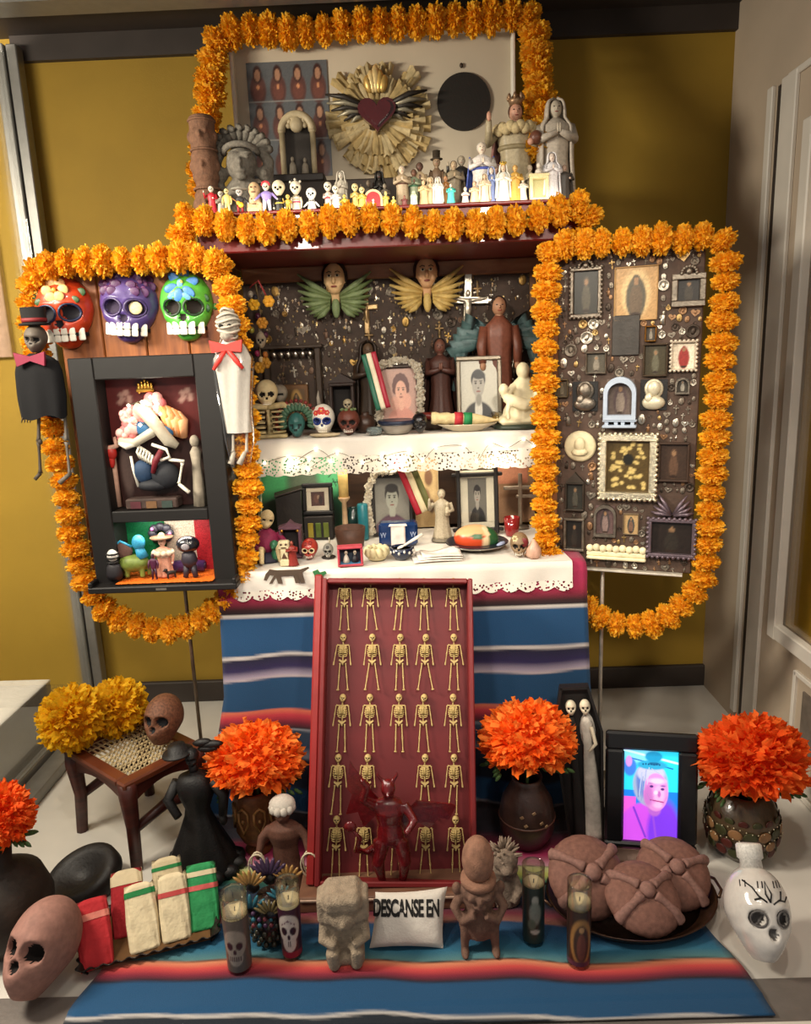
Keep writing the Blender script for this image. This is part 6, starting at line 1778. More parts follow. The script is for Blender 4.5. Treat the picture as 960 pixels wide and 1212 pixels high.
# angel statue with blue wings
p = s2(592, 2.52); h = ht(592, 350, p.y, Z2)
t = figurine('angel_statue', 'brown robed angel statue with faded blue wings behind the framed photograph', p, h, '#6a3c2c', '#9a7054', .27, hair='#2c1a12', arms='down', cat='statue', base='#3a2418', head=.07)
for s in (-1, 1):
    mb = MB()
    for k in range(6):
        L = .62 - .06 * k; a = (62 + 10 * k) * D2R
        p0_ = Vector((s * .10, .12, .74 - .015 * k)); p1_ = p0_ + Vector((s * (.10 + .035 * k), .02, .12 - .04 * k)); p2_ = p0_ + Vector((s * (.26 - .02 * k), .03, -L * .75))
        mb.tube([p0_, p1_, p2_], [.05, .06, .02], k % 2, 7)
    mb.obj('wing', [pm('#5a7070', .6, 0, .25, 30), pm('#46605f', .6, 0, .25, 30)], t)
# crucifix on the charm board
p = PY(553, 368, Yn - .012)
t = thing('crucifix', 'large silver crucifix with a figure hanging on the charm board', 'cross', p, rot=(0, 3, 0))
hx = (zat(553, 322, Yn - .01) - zat(553, 420, Yn - .01)); 
mb = MB(); mb.box((0, 0, 0), (.030, .014, hx), 0, .004); mb.box((-.0, 0, hx * .13), (.150, .013, .028), 0, .004)
mb.obj('cross', SILV, t)
for x, z in ((0, hx / 2), (-.078, hx * .13), (.078, hx * .13), (0, -hx / 2)): MB().ell((x, 0, z), (.014, .008, .014), 0, 10, 6).obj('cross_tip', SILV, t)
mb = MB(); mb.tube([(0, -.014, hx * .14), (.002, -.018, hx * .02), (0, -.016, -hx * .08), (.004, -.018, -hx * .2), (0, -.014, -hx * .32)], [.010, .012, .010, .009, .005], 0, 8); mb.ell((0, -.018, hx * .21), (.009, .009, .012), 0, 9, 6)
for s in (-1, 1): mb.tube([(0, -.014, hx * .12), (s * .035, -.014, hx * .14), (s * .066, -.012, hx * .16)], [.008, .006, .004], 0, 6)
sculpt(mb.obj('hanging_figure', pm('#cfc6b2', .35, .7), t), .0028, 1)
# two winged heads
def cherub(label, px, py, wcol, wcol2, skin, hair, k=1.0):
    p = PY(px, py, 2.595); m_ = mpp(p)
    t = thing('winged_head', label, 'carving', p); t.scale = (m_ * k,) * 3       # built in picture-pixel sized units
    mb = MB(); mb.ell((0, -8, 12), (12.5, 11, 17), 0, 20, 14); mb.ell((0, -9, 2), (8.5, 9, 9), 0, 14, 9); mb.ell((0, -20, 8), (2.4, 3.5, 4.5), 0, 8, 6); mb.tube([(0, -4, -4), (0, -2, -16)], [6, 5], 0, 8)
    for s in (-1, 1): mb.ell((s * 12, -5, 9), (1.8, 3, 4), 0, 7, 5); mb.ell((s * 7, -14, 5), (3.5, 3.5, 3.5), 0, 8, 6)
    sculpt(mb.obj('face', pm(skin, .5, 0, .06, 30), t), .8, 2)
    mb = MB(); mb.ell((0, -3, 20), (13.5, 11, 13), 0, 16, 9); 
    for s in (-1, 1): mb.ell((s * 11.5, -3, 14), (4, 7, 10), 0, 8, 7)
    mb.obj('hair', pm(hair, .6, 0, .3, 30, .5), t)
    for s in (-1, 1):
        mb = MB(); mb.ell((s * 4.6, -18.8, 13.4), (2.9, 1.6, 1.7), 0, 9, 6); mb.ell((s * 4.6, -20.3, 13.4), (1.3, .7, 1.4), 1, 7, 5); mb.tube([(s * 2, -18.6, 17), (s * 5, -18.4, 18.2), (s * 8, -16.4, 16.8)], .5, 1, 5); mb.obj('eye', [pm('#d8ceb0', .4), pm('#2a1c12', .5)], t)
    MB().ell((0, -18.8, 1.4), (3.8, 1.8, 1.4), 0, 9, 5).obj('mouth', pm('#8a4a3c', .5), t)
    for s in (-1, 1):
        for k2 in range(9):
            L = 46 - 3.4 * k2; a = (34 - 9.5 * k2) * D2R
            p0_ = Vector((s * (5 + .4 * k2), -3 - .5 * k2, -8 - 1.6 * k2)); p1_ = p0_ + Vector((s * L * math.cos(a), -1.5, L * math.sin(a)))
            mb = MB(); mb.tube([p0_, p0_.lerp(p1_, .5) + Vector((0, -2, -1.5)), p1_], [2.8, 3.9, 1.2], 0, 6); mb.obj('feather', pm(wcol if k2 % 2 else wcol2, .6, 0, .2, .2, 0), t)
    mb = MB(); mb.ell((0, -6, -22), (5, 4, 12), 0, 9, 7); mb.obj('breast', pm(wcol2, .6, 0, .2, 1), t)
    return t
cherub('carved winged head with green wings, left of the two on the niche rail', 397, 342, '#5a6a3e', '#74845a', '#d8b484', '#241812')
cherub('carved winged head with ochre wings, right of the two on the niche rail', 505, 335, '#a88a48', '#c0a460', '#d2a478', '#3a2018')
# hanging strand of beads, flowers and little skulls
p = PY(303, 340, 2.44)
t = thing('hanging_strand', 'hanging strand of yellow flowers, beads and a small skull at the left of the niche', 'hanging ornament', p)
zb_2 = zat(303, 440, 2.44) - p.z
MB().tube([(0, 0, .01), (.008, 0, zb_2 * .3), (-.006, 0, zb_2 * .6), (.002, 0, zb_2)], .0025, 0, 5).obj('cord', pm('#6a5a3a', .7), t)
for x, z, c in ((-.010, .20, '#e8b020'), (.038, .17, '#d89a24'), (.012, .42, '#c88a28'), (-.008, .95, '#c89020'), (.012, .90, '#b88428')):
    mb = MB()
    for k in range(6): a = 2 * PI * k / 6; mb.ell((x + .011 * math.cos(a), -.006, z * zb_2 + .011 * math.sin(a)), (.009, .005, .009), 0, 7, 5)
    mb.ell((x, -.010, z * zb_2), (.006, .005, .006), 0, 7, 5); mb.obj('strand_flower', pm(c, .6), t)
MB().tube([(-.02, 0, .0), (.01, -.005, .02), (.035, 0, zb_2 * .14)], .003, 0, 5).obj('side_cord', pm('#8a2c28', .6), t)
skull_mb(MB(), TR((.004, -.004, zb_2 * .72), sc=(.045, .035, .052)), nu=30, nv=24).obj('little_skull', [pm('#9a8e78', .6), SOCK], t)
for x, z, c in ((-.018, .08, '#b0a898'), (.0, .34, '#4a1c34'), (-.024, .5, '#8a8430'), (.02, .56, '#4a2038'), (-.012, .78, '#7a2444'), (.014, .8, '#b87030'), (0, .86, '#c8b890'), (-.004, .12, '#2c2c34')): MB().ell((x, -.004, z * zb_2), (.009, .008, .011), 0, 9, 6).obj('bead', pm(c, .35), t)

# ================================================================== table level
Z3 = ZT + .0165
def s3(px, py): return PZ(px, py, Z3)
def s3y(px, Y): v = PY(px, 640, Y); return Vector((v.x, Y, Z3))
# large prints leaning at the back
pg = s3y(357, 2.545); hG = ht(357, 538, 2.575, Z3)
ops = [('bg', '#2f7a4c'), ('ell', '#1c3c2c', .52, .35, .52, .5, .5), ('ell', '#4aa068', .2, .55, .16, .4, .6), ('ell', '#142018', .45, .18, .6, .34, .4), ('ell', '#5c6a58', .56, .62, .2, .22, .7), ('ell', '#58b078', .86, .8, .16, .3, .5),
       ('line', '#0c1c14', .80, .80, .83, .86, .008), ('line', '#0c1c14', .83, .86, .86, .80, .008), ('line', '#0c1c14', .84, .72, .87, .76, .006), ('line', '#0c1c14', .88, .66, .98, .64, .006), ('line', '#0c1c14', .89, .69, .93, .60, .006), ('line', '#0c1c14', .94, .68, .97, .60, .006), ('line', '#c8d0b0', .03, .2, .01, 1, .006)]
t = thing('green_print', 'large green picture print leaning at the back left of the lower niche', 'print', pg, rot=(-7, 2.5, 0))
MB().box((0, .003, hG / 2), (.300, .006, hG), bev=.001).obj('card', pm('#c0c4b0', .7), t); print_obj('picture', .295, hG - .004, ops, t, (0, -.0012, .002), nx=80, seed=51)
pg = s3y(507, 2.535); hG = ht(507, 541, 2.565, Z3)
t = thing('tan_print', 'narrow tan picture print standing behind the tricolour ribbon', 'print', pg, rot=(-6, 0, 0))
MB().box((0, .003, hG / 2), (.085, .006, hG), bev=.001).obj('card', pm('#b8a884', .7), t)
print_obj('picture', .08, hG - .004, [('bg', '#b09468'), ('ell', '#c8ae80', .5, .6, .4, .3, .4), ('ell', '#7a5a44', .6, .72, .18, .12, .4), ('ell', '#8a6850', .45, .42, .2, .14, .4), ('ell', '#5a4436', .7, .3, .14, .1, .4)], t, (0, -.0012, .002), nx=30, seed=52)
pg = s3y(588, 2.56); hG = ht(588, 537, 2.59, Z3)
ops = [('bg', '#8a6a50'), ('rect', '#b8a890', 0, .70, .42, 1), ('rect', '#b0705a', .36, .58, .92, .86), ('ell', '#c08468', .62, .72, .26, .12, .5), ('ell', '#9a8a74', .2, .5, .3, .3, .5), ('ell', '#4a3424', .8, .35, .18, .26, .5), ('ell', '#c8b49c', .6, .92, .3, .08, .5)]
for k in range(5): ops.append(('line', '#3a3028', .03, .96 - .05 * k, .22 + .07 * ((k * 3) % 3), .965 - .05 * k, .0045))
t = thing('collage_print', 'wide salmon and brown collage print at the back right of the lower niche', 'print', pg, rot=(-6, 0, 0))
MB().box((0, .003, hG / 2), (.275, .006, hG), bev=.001).obj('card', pm('#a89880', .7), t); print_obj('picture', .27, hG - .004, ops, t, (0, -.0012, .002), nx=70, seed=53)
# dark gabled box, small black frame, little box with bottles
p = s3y(345, 2.45); h = ht(347, 578, p.y, Z3)
t = thing('gabled_box', 'dark gabled wooden box standing before the green print', 'box', p, 10)
mb = MB(); mb.prism([(-.042, 0), (.042, 0), (.042, h), (-.042, h - .020)], -.06, 0); mb.obj('box_body', pm('#17110d', .6), t); mb = MB(); mb.box((0, -.031, h - .004), (.094, .066, .006), 0, .002, (0, -13, 0)); mb.obj('roof_board', pm('#2a201a', .5), t)
p = s3y(378, 2.41); h = ht(377, 573, p.y, Z3)
mbs = thing('tall_black_box', 'tall black box below the little black framed picture', 'box', p); MB().box((0, .03, .04), (.10, .06, .080), bev=.003).obj('box_body', pm('#1a1512', .6), mbs)
for k, c in enumerate(('#8a7a2c', '#4a5a24', '#5a6428')): MB().box((-.026 + .026 * k, -.003, .034), (.018, .004, .05), bev=.001).obj('coloured_strip', pm(c, .3), mbs)
picture_frame('little_black_frame', 'little black framed picture with cream mount before the green print', (p.x, p.y + .03, Z3 + .081), .105, h - .083, .014, [('bg', '#4a2c24'), ('ell', '#6a4434', .4, .5, .2, .3, .4), ('ell', '#a08468', .55, .6, .1, .14, .4), ('ell', '#2c1a14', .7, .4, .15, .3, .4)], pm('#0e0c0b', .4), .016, '#c8bca4', lean=5, nx=24, seed=54)
# nicho, seated doll, little figures
p = s3(347, 658); h = ht(347, 614, p.y, Z3)
t = thing('purple_shrine', 'small purple grey shrine box with a gable and gold dots', 'shrine', p)
mb = MB(); frame_bars(mb, .068, h * .84, .009, .032, 0, .002); mb.prism([(-.036, h * .84), (.036, h * .84), (.012, h * .90), (0, h), (-.012, h * .90)], -.030, 0); mb.obj('shrine_body', pm('#5a3c48', .5, 0, .2), t)
MB().box((0, -.003, h * .42), (.056, .004, h * .8)).obj('backing', pm('#170e10', .8), t)
mb = MB(); mb.lathe([(.014, .010), (.010, .035), (.005, .042)], (0, -.016, 0), n=12); mb.ell((0, -.016, .048), (.007, .007, .008)); mb.obj('inner_figure', pm('#2c2420', .5), t)
mb = MB()
for s in (-1, 1): mb.ell((s * .024, -.033, h * .74), (.005, .003, .005), 0, 8, 5); mb.obj('gold_dot', GOLD, t); mb = MB()
p = s3(318, 662); h = ht(316, 603, p.y, Z3)
t = thing('skeleton_doll', 'seated skeleton doll in a magenta jacket at the left end of the table', 'doll', p, 18); t.scale = (h,) * 3
skull_mb(MB(), TR((-.02, 0, .62), (0, 14, 0), (.36, .36, .38)), nu=22, nv=16).obj('head', [pm('#c0ac80', .5), SOCK], t)
MB().lathe([(.20, .18), (.24, .3), (.22, .5), (.08, .62)], n=16, sy=.8).obj('jacket', pm('#7a1c40', .7, 0, .2), t)
for s in (-1, 1):
    MB().tube([(s * .1, -.02, .16), (s * .16, -.30, .30), (s * .18, -.42, .04)], [.08, .06, .045], 0, 8).obj('leg', pm('#cdb98c', .6), t)
    MB().tube([(s * .2, 0, .50), (s * .32, -.12, .36), (s * .2, -.28, .30)], [.07, .06, .045], 0, 8).obj('arm', pm('#7a1c40', .7, 0, .2), t)
MB().lathe([(.34, 0), (.34, .03), (.26, .16), (.1, .19)], n=20, sy=.9).obj('dark_cushion', pm('#1c1a2c', .7), t)
p = s3(329, 664); h = ht(329, 637, p.y, Z3)
t = thing('green_creature', 'small green glazed creature beside the white totem', 'figurine', p); t.scale = (h,) * 3
mb = MB(); mb.ell((0, 0, .32), (.26, .3, .32)); mb.ell((-.08, -.12, .74), (.2, .22, .22)); mb.tube([(.1, 0, .5), (.34, 0, .62), (.36, 0, .88)], [.09, .08, .03], 0, 7); mb.ell((-.1, -.34, .70), (.1, .12, .08))
for s in (-1, 1): mb.tube([(s * .16, -.08, .24), (s * .22, -.16, 0)], [.10, .07], 0, 7)
sculpt(mb.obj('body', pm('#2c6648', .35, 0, .2, coat=.3), t), .04, 1)
p = s3(338, 669); h = ht(338, 637, p.y, Z3)
t = thing('white_totem', 'small white and brown carved totem with a square face', 'figurine', p); t.scale = (h,) * 3
mb = MB(); mb.box((0, 0, .12), (.34, .3, .24), 0, .03); mb.box((0, 0, .42), (.26, .24, .4), 0, .03); mb.box((0, 0, .76), (.40, .28, .32), 0, .05); mb.obj('totem_body', pm('#c4b894', .6, 0, .15, 30), t)
mb = MB(); mb.prism([(-.10, .28), (.10, .28), (0, .5)], -.14, -.11)
for s in (-1, 1): mb.ell((s * .09, -.145, .80), (.05, .02, .04), 0, 7, 5)
mb.box((0, -.14, .68), (.18, .02, .04)); mb.obj('dark_carving', pm('#4a3020', .6), t)
p = s3(347, 669); figurine('red_figurine', 'tiny red robed figure standing right of the white totem', p, ht(347, 640, p.y, Z3), '#7a2018', '#8a4030', .45, hair='#2c120e')
# red skull, grey skull with a candle, pink shadow box, cream bowl
def redx(t):
    mb = MB(); 
    for s in (-1, 1): mb.tube([(s * .15 + .12 * math.cos(a), skull_dist(.15, .49) + .01, .49 + .11 * math.sin(a)) for a in np.linspace(0, 2 * PI, 16)[:-1]], .035, 0, 5, True)
    mb.obj('eye_ring', pm('#c8b890', .5), t)
    mb = MB(); blossom(mb, -.12, .8, .1, 0, 1); blossom(mb, .1, .84, .1, 0, 1); mb.obj('painted_flower', [pm('#7a1c18', .5), pm('#a85030', .5)], t)
p = s3(366, 664); p.y += .03; skull_thing('red_skull', 'glossy red painted skull with pale eye rings on the table cloth', p, ht(366, 637, p.y, Z3), pm('#9a2c20', .3, 0, .15, 40, .1, coat=.3), rotz=-4, w=1.05, extra=redx, nt=5)
def greyx(t):
    MB().tube([(.12, 0, .95), (.12, 0, 1.42)], .05, 0, 8).obj('candle', pm('#b0a890', .5), t)
    MB().lathe([(.5, 0), (.52, .04), (.4, .07), (0, .07)], n=20).obj('base', pm('#2c2420', .5), t)
    mb = MB(); blossom(mb, 0, .80, .12, 0, 0); mb.obj('painted_scrolls', pm('#3a3836', .5), t)
p = s3(388, 662); p.y += .025; skull_thing('grey_skull', 'small grey patterned skull holding a thin candle beside the red skull', p, ht(388, 643, p.y, Z3), pm('#7c7a72', .45, 0, .2), extra=greyx, w=.95, nt=5)
p = s3(415, 667); h = ht(415, 644, p.y, Z3)
t = thing('pink_shadow_box', 'little pink open box holding two tiny skeleton figures', 'box', p, 6)
w_ = .075; mb = MB(); frame_bars(mb, w_, h, .007, .034, 0, .002); mb.obj('box_frame', pm('#a83c48', .5), t)
MB().box((0, -.003, h / 2), (w_ - .01, .004, h - .01)).obj('backing', pm('#2c3440', .7), t); MB().box((0, -.018, .0085), (w_ - .015, .026, .002)).obj('box_floor', pm('#3a6a8a', .5), t)
for x, c in ((-.012, '#c8beb0'), (.014, '#1c1a20')):
    mb = MB(); mb.lathe([(.011, .010), (.008, .022), (.004, .032)], (x, -.018, 0), n=10); mb.obj('tiny_gown' if x < 0 else 'tiny_suit', pm(c, .6), t); skull_mb(MB(), TR((x, -.018, .031), sc=(.013, .012, .014)), nu=12, nv=10).obj('tiny_skull', [pm('#cfc4ac', .5), SOCK], t)
def petals_(t, P):
    mb = MB()
    for k in range(10): a = 2 * PI * k / 10; mb.ell((.030 * math.cos(a), .030 * math.sin(a), .026), (.011, .011, .016), 0, 8, 6)
    mb.obj('carved_petals', pm('#c4b890', .6), t)
p = s3(446, 664); p.y += .02; pot('carved_bowl', 'small cream carved flower shaped bowl on the table cloth', p, [(.020, 0), (.028, .004), (.032, .020), (.030, .038)], pm('#c8bc94', .6, 0, .1), 'bowl', 22, extra=petals_)
# pillar candle on stand, blue candle, dark vessel, brown bowl
p = s3y(410, 2.44); t = thing('pillar_candle', 'cream pillar candle on a small stand before the green print', 'candle', p)
z0 = zat(409, 588, p.y) - Z3; z1 = zat(409, 556, p.y) - Z3
MB().lathe([(.026, 0), (.028, .004), (.010, .012), (.008, z0 - .02), (.020, z0 - .006), (.020, z0)], n=20).obj('stand', pm('#a88a68', .5), t); MB().lathe([(.0165, z0), (.0170, z1 - .002), (.014, z1), (0, z1 - .003)], n=20).obj('wax', pm('#d8b870', .5, sss=0), t); MB().tube([(0, 0, z1 - .004), (.001, 0, z1 + .008)], .001, 0, 5).obj('wick', BLACK, t)
p = s3y(431, 2.40); t = thing('blue_candle', 'turquoise pillar candle left of the blue glass box', 'candle', p); h = ht(431, 596, p.y, Z3)
MB().lathe([(.017, 0), (.0175, .002), (.0175, h - .003), (.015, h), (0, h - .002)], n=22).obj('wax', pm('#1f6a74', .35), t); MB().tube([(0, 0, h - .003), (.001, 0, h + .008)], .001, 0, 5).obj('wick', BLACK, t)
p = s3y(420, 2.49); pot('dark_glass_jar', 'dark teal glass jar between the candles', p, [(.03, 0), (.034, .004), (.036, .05), (.028, .075), (.02, .082), (.022, .09)], pm('#16302e', .2, 0, .1, coat=.5), 'jar', 26)
p = s3y(415, 2.31); h = ht(415, 624, p.y, Z3); pot('brown_bowl', 'plain brown straight sided bowl behind the pink box', p, [(.040, 0), (.043, .003), (.050, h)], pm('#4a2e20', .6, 0, .2, 40), 'bowl', 30)
# framed woman with white flowers and ribbon
pb = s3y(466, 2.44); hF = ht(466, 562, pb.y, Z3)
ops = portrait('#8a867a', '#5a4450', '#a8a898', '#2c2620', cx=.5, cz=.60, s=1.05, style='up') + [('ell', '#6a4e58', .5, .06, .5, .22, .1)]
t = picture_frame('flower_framed_photo', 'grey photograph of a person in a dark frame with white flowers', pb, .140, hF, .012, ops, pm('#1c1714', .5), lean=6, nx=56, seed=55)
w = .071
rose_chain(t, [(-w, -.024, .02), (-w - .012, -.026, hF * .4), (-w - .004, -.028, hF * .8), (-w * .7, -.028, hF + .005), (0, -.028, hF + .018), (w * .5, -.026, hF + .016)], .017, .017)
a = PY(475, 540, 2.40); b = PY(503, 606, 2.39)
ribbon('tricolour_ribbon', 'red, cream and green ribbon slanting across the flower framed photograph', a, b, .062, ['#5a5a2c', '#d8c8a0', '#a01c2c'], wave=.003)
# blue glass box with a card
p = s3(472, 646); p.y += .02; h = ht(472, 617, p.y, Z3)
t = thing('blue_glass_box', 'deep blue glass box with pale marks behind the patterned bowl', 'box', p)
MB().box((0, .0, h / 2), (.125, .05, h), bev=.008).obj('glass_body', pm('#16305c', .12, 0, .15, coat=.5), t)
for s in (-1, 1):
    mb = MB(); 
    for k, x in enumerate((-.006, -.003, .003, .006)): mb.box((s * .048 + x, -.0255, h * .5), (.0018, .001, .016), 0, 0, (0, 18 * (1 if k % 2 else -1), 0))
    mb.obj('pale_mark', pm('#9aa8c0', .5), t)
cd_ = thing('white_card_packet', 'small white paper packet leaning on the blue glass box', 'packet', (p.x, p.y - .045, Z3), rot=(-14, 0, 0)); MB().box((0, 0, h * .5), (.046, .014, h * .96), bev=.004).obj('packet_body', pm('#cdc2bc', .7), cd_); MB().prism([(-.026, h), (.026, h), (.03, h * .90), (-.03, h * .90)], -.010, -.007).obj('flap', pm('#d8d0c8', .7), cd_)
# patterned bowl with spoon, napkin
def dots(t, P):
    mb = MB()
    for k in range(14): a = 2 * PI * k / 14; mb.ell((.0365 * math.cos(a), .0365 * math.sin(a), .024 + .005 * (k % 2)), (.004, .004, .005), 0, 6, 5)
    o = mb.obj('white_dots', pm('#d0ccc0', .4), t); o['kind'] = 'stuff'
    MB().lathe([(.0, .030), (.034, .030)], n=22).obj('filling', pm('#8a7c64', .8, 0, .4, 90, .8), t)
p = s3(476, 663); p.y += .02; pot('patterned_bowl', 'dark blue bowl with white dots in the centre of the table cloth', p, [(.020, 0), (.024, .005), (.034, .016), (.038, .036)], pm('#121f38', .25, 0, .1, coat=.4), 'bowl', 28, extra=dots)
t = thing('white_spoon', 'white ceramic spoon resting in the dark blue bowl', 'spoon', (p.x + .005, p.y, Z3 + .038), rot=(0, -22, 8)); MB().tube([(0, 0, 0), (.03, 0, .004), (.068, 0, .008)], [.004, .0045, .006], 0, 8).obj('handle', pm('#d8d2c4', .3), t); MB().ell((-.008, 0, .001), (.013, .009, .004), 0, 10, 6).obj('spoon_bowl', pm('#d8d2c4', .3), t)
p = s3(516, 660); t = thing('folded_napkin', 'white folded cloth napkin on the table between the bowl and the loaf plate', 'napkin', p, 6)
for k in range(3):
    mb = MB(); mb.add(g_grid(lambda u, v: ((u - .5) * (.145 - .012 * k) + .008 * k, (v - .5) * (.10 - .008 * k), .003 + .006 * k + .004 * math.sin(u * 7 + k) * (v) + .003 * math.sin(v * 5 + u * 3)), 14, 10))
    o = mb.obj('fold', pm('#d6cfc6', .9), t); sm = o.modifiers.new('thickness', 'SOLIDIFY'); sm.thickness = .003
# statuette with a child
p = s3(524, 640); h = ht(523, 579, p.y, Z3)
def child(t, zn, w):
    mb = MB(); mb.lathe([(.05, .52), (.045, .64), (.02, .70)], (.10, -.12, 0), n=12); mb.ell((.10, -.12, .735), (.04, .04, .048), 0, 9, 7); mb.obj('carried_child', pm('#b0a488', .5), t)
figurine('grey_statuette', 'pale grey stone statuette of a robed figure carrying a child', p, h, '#a89c84', '#b4a88e', .36, cat='statue', base='#6a6252', hold=child, arms='up', hair='#8a806c')
# cross cornered black frame
pb = s3y(566, 2.42); hF = ht(566, 552, pb.y + .015, Z3)
def crossbars(mb, w, h, b, d):
    e = .020
    for z in (e * .4 + b / 2, h - e - b / 2): mb.box((0, -d / 2, z), (w + 2 * e - .01, d, b), 0, .003)
    for s in (-1, 1): mb.box((s * (w / 2 - b / 2), -d / 2 - .003, h / 2), (b, d + .003, h), 0, .003)
    return mb
ops = portrait('#6a665c', '#22201e', '#9a9488', '#24201c', '#3a3632', cx=.5, cz=.60, s=.95)
picture_frame('cross_corner_frame', 'black picture frame with crossing corner bars around a grey portrait', pb, .140, hF, .013, ops, pm('#15100e', .5), .026, '#cdc6b0', lean=6, nx=50, seed=56, bars=crossbars)
# painted loaf on a plate
p = s3(566, 652); p.y += .045
t = thing('dinner_plate', 'dark rimmed plate under the painted loaf', 'plate', p); MB().lathe([(.055, 0), (.06, .003), (.094, .014), (.098, .018), (.092, .017), (.055, .007), (0, .006)], n=40).obj('plate_body', pm('#8c8478', .3, 0, .1, coat=.3), t); MB().lathe([(.091, .0175), (.099, .0195), (.097, .021), (.090, .019)], n=40).obj('dark_rim', pm('#1c1c28', .3), t)
MB().ell((.068, -.05, .018), (.020, .008, .008), 0, 10, 6, (0, -20, 30)).obj('blue_flower', pm('#8c98b4', .5), t)
t = thing('painted_loaf', 'rounded ceramic loaf painted red, cream and green on the dark rimmed plate', 'food model', (p.x - .004, p.y - .01, p.z + .0075), rot=(0, 4, 0))
sh_loaf = lambda: None
mb = MB(); mb.add(g_ell((.070, .050, .044), 40, 24)); mb.v = [(x, y, max(z, -.02) + .024) for x, y, z in mb.v]
cols = []
for x, y, z in mb.v:
    n_ = mnoise.noise(Vector((x * 30, y * 30, z * 30)))
    c = '#b8401c' if z < .040 + .012 * n_ else '#d0a070'
    if x > .030 + .012 * n_ : c = '#2a5a34'
    if .018 + .01 * n_ < x < .032 + .01 * n_: c = '#d8c098'
    if -.02 < x < .012 and .030 < z < .046 + .01 * n_ and y < 0: c = '#2f5c38'
    cols.append(lin(c))
o = mb.obj('loaf_body', paint_mat(.35), t); colour_verts(o.data, np.array(cols))
# red glass, clay skull, shell, crosses at the right end
p = s3y(606, 2.38); t = thing('red_glass', 'red glass candle cup at the right end of the table', 'candle', p); h = ht(606, 612, p.y, Z3)
MB().lathe([(.020, 0), (.022, .003), (.027, h), (.024, h), (.019, .006), (0, .006)], n=24).obj('glass_body', pm('#7a1c1c', .1, 0, 0, bump=0, coat=.6), t); MB().lathe([(0, h * .8), (.0225, h * .8)], n=20).obj('wax', pm('#c8b0a0', .5), t)
def clayx(t):
    mb = MB(); blossom(mb, -.16, .80, .13, 0, 1); mb.obj('painted_flower', [pm('#c8b88c', .5), pm('#8a7040', .5)], t)
    mb = MB(); mb.ell((.22, skull_dist(.22, .62) + .03, .66), (.15, .06, .2), 0, 10, 7); mb.obj('red_patch', pm('#6a1a1c', .5), t)
p = s3(616, 660); p.y += .02; skull_thing('flowered_skull', 'small brown clay skull with painted flowers right of the loaf plate', p, ht(616, 630, p.y, Z3), pm('#7c6448', .5, 0, .3, 30), extra=clayx, rotz=-10, nt=5)
p = s3(633, 662); t = thing('pink_shell', 'pinkish seashell at the right end of the table cloth', 'shell', (p.x, p.y + .02, Z3)); h = ht(633, 640, p.y, Z3)
mb = MB(); mb.lathe([(.016, 0), (.022, .010), (.020, .028), (.010, .045), (.002, h * 1.0)], n=18, fold=.12, nf=6); mb.obj('shell_body', pm('#c49a84', .35, 0, .1), t)
p = s3y(616, 2.48); t = thing('silver_cross', 'pale metal standing cross with two bars at the right of the lower niche', 'cross', p); h = ht(618, 560, p.y, Z3)
mb = MB(); mb.box((0, 0, h / 2), (.014, .010, h), 0, .003); mb.box((0, 0, h * .74), (.115, .009, .014), 0, .003); mb.box((.02, 0, h * .58), (.07, .009, .011), 0, .003); mb.obj('cross_bars', pm('#a09484', .35, .7), t); MB().lathe([(.03, 0), (.03, .006), (.01, .012)], n=18).obj('base', pm('#7a7064', .4, .6), t)

# ---------------------------------------------------------------- fairy lights under the upper shelf
BULB = pm('#fff0d0', .3, 0, 0, bump=0, emit=14)
fl = thing('fairy_light_string', 'string of tiny warm lights along the lace of the upper shelf', 'string lights', (0, 2.318, 0))
pts = [(313, 548), (341, 540), (366, 544), (344, 552), (374, 532), (391, 546), (365, 556), (399, 536), (429, 548), (452, 541), (484, 534), (500, 545), (516, 530), (549, 528), (564, 546), (580, 525), (600, 530), (620, 520), (632, 528)]
P = []
for px, py in pts:
    c = PY(px, py, 2.318); P.append((c.x, 0, c.z))
MB().tube([tuple(v) for v in catmull(P, 90)], .0008, 0, 4).obj('wire', pm('#5a5a44', .6), fl)
for i, v in enumerate(P):
    MB().ell(v, (.0036, .0036, .0045), 0, 8, 6).obj('bulb', BULB, fl)
for px in (345, 470, 590): 
    c = PY(px, 548, 2.31); lamp('fairy_lamp', 'POINT', (c.x, 2.30, c.z), None, .16, (1, .86, .62), .02)
lamp('niche_fill', 'AREA', (-.05, 2.40, ZS - .045), (-.05, 2.62, .92), 1.9, (1, .87, .66), .8, .03)  # added area light without a visible source, brightens the lower niche

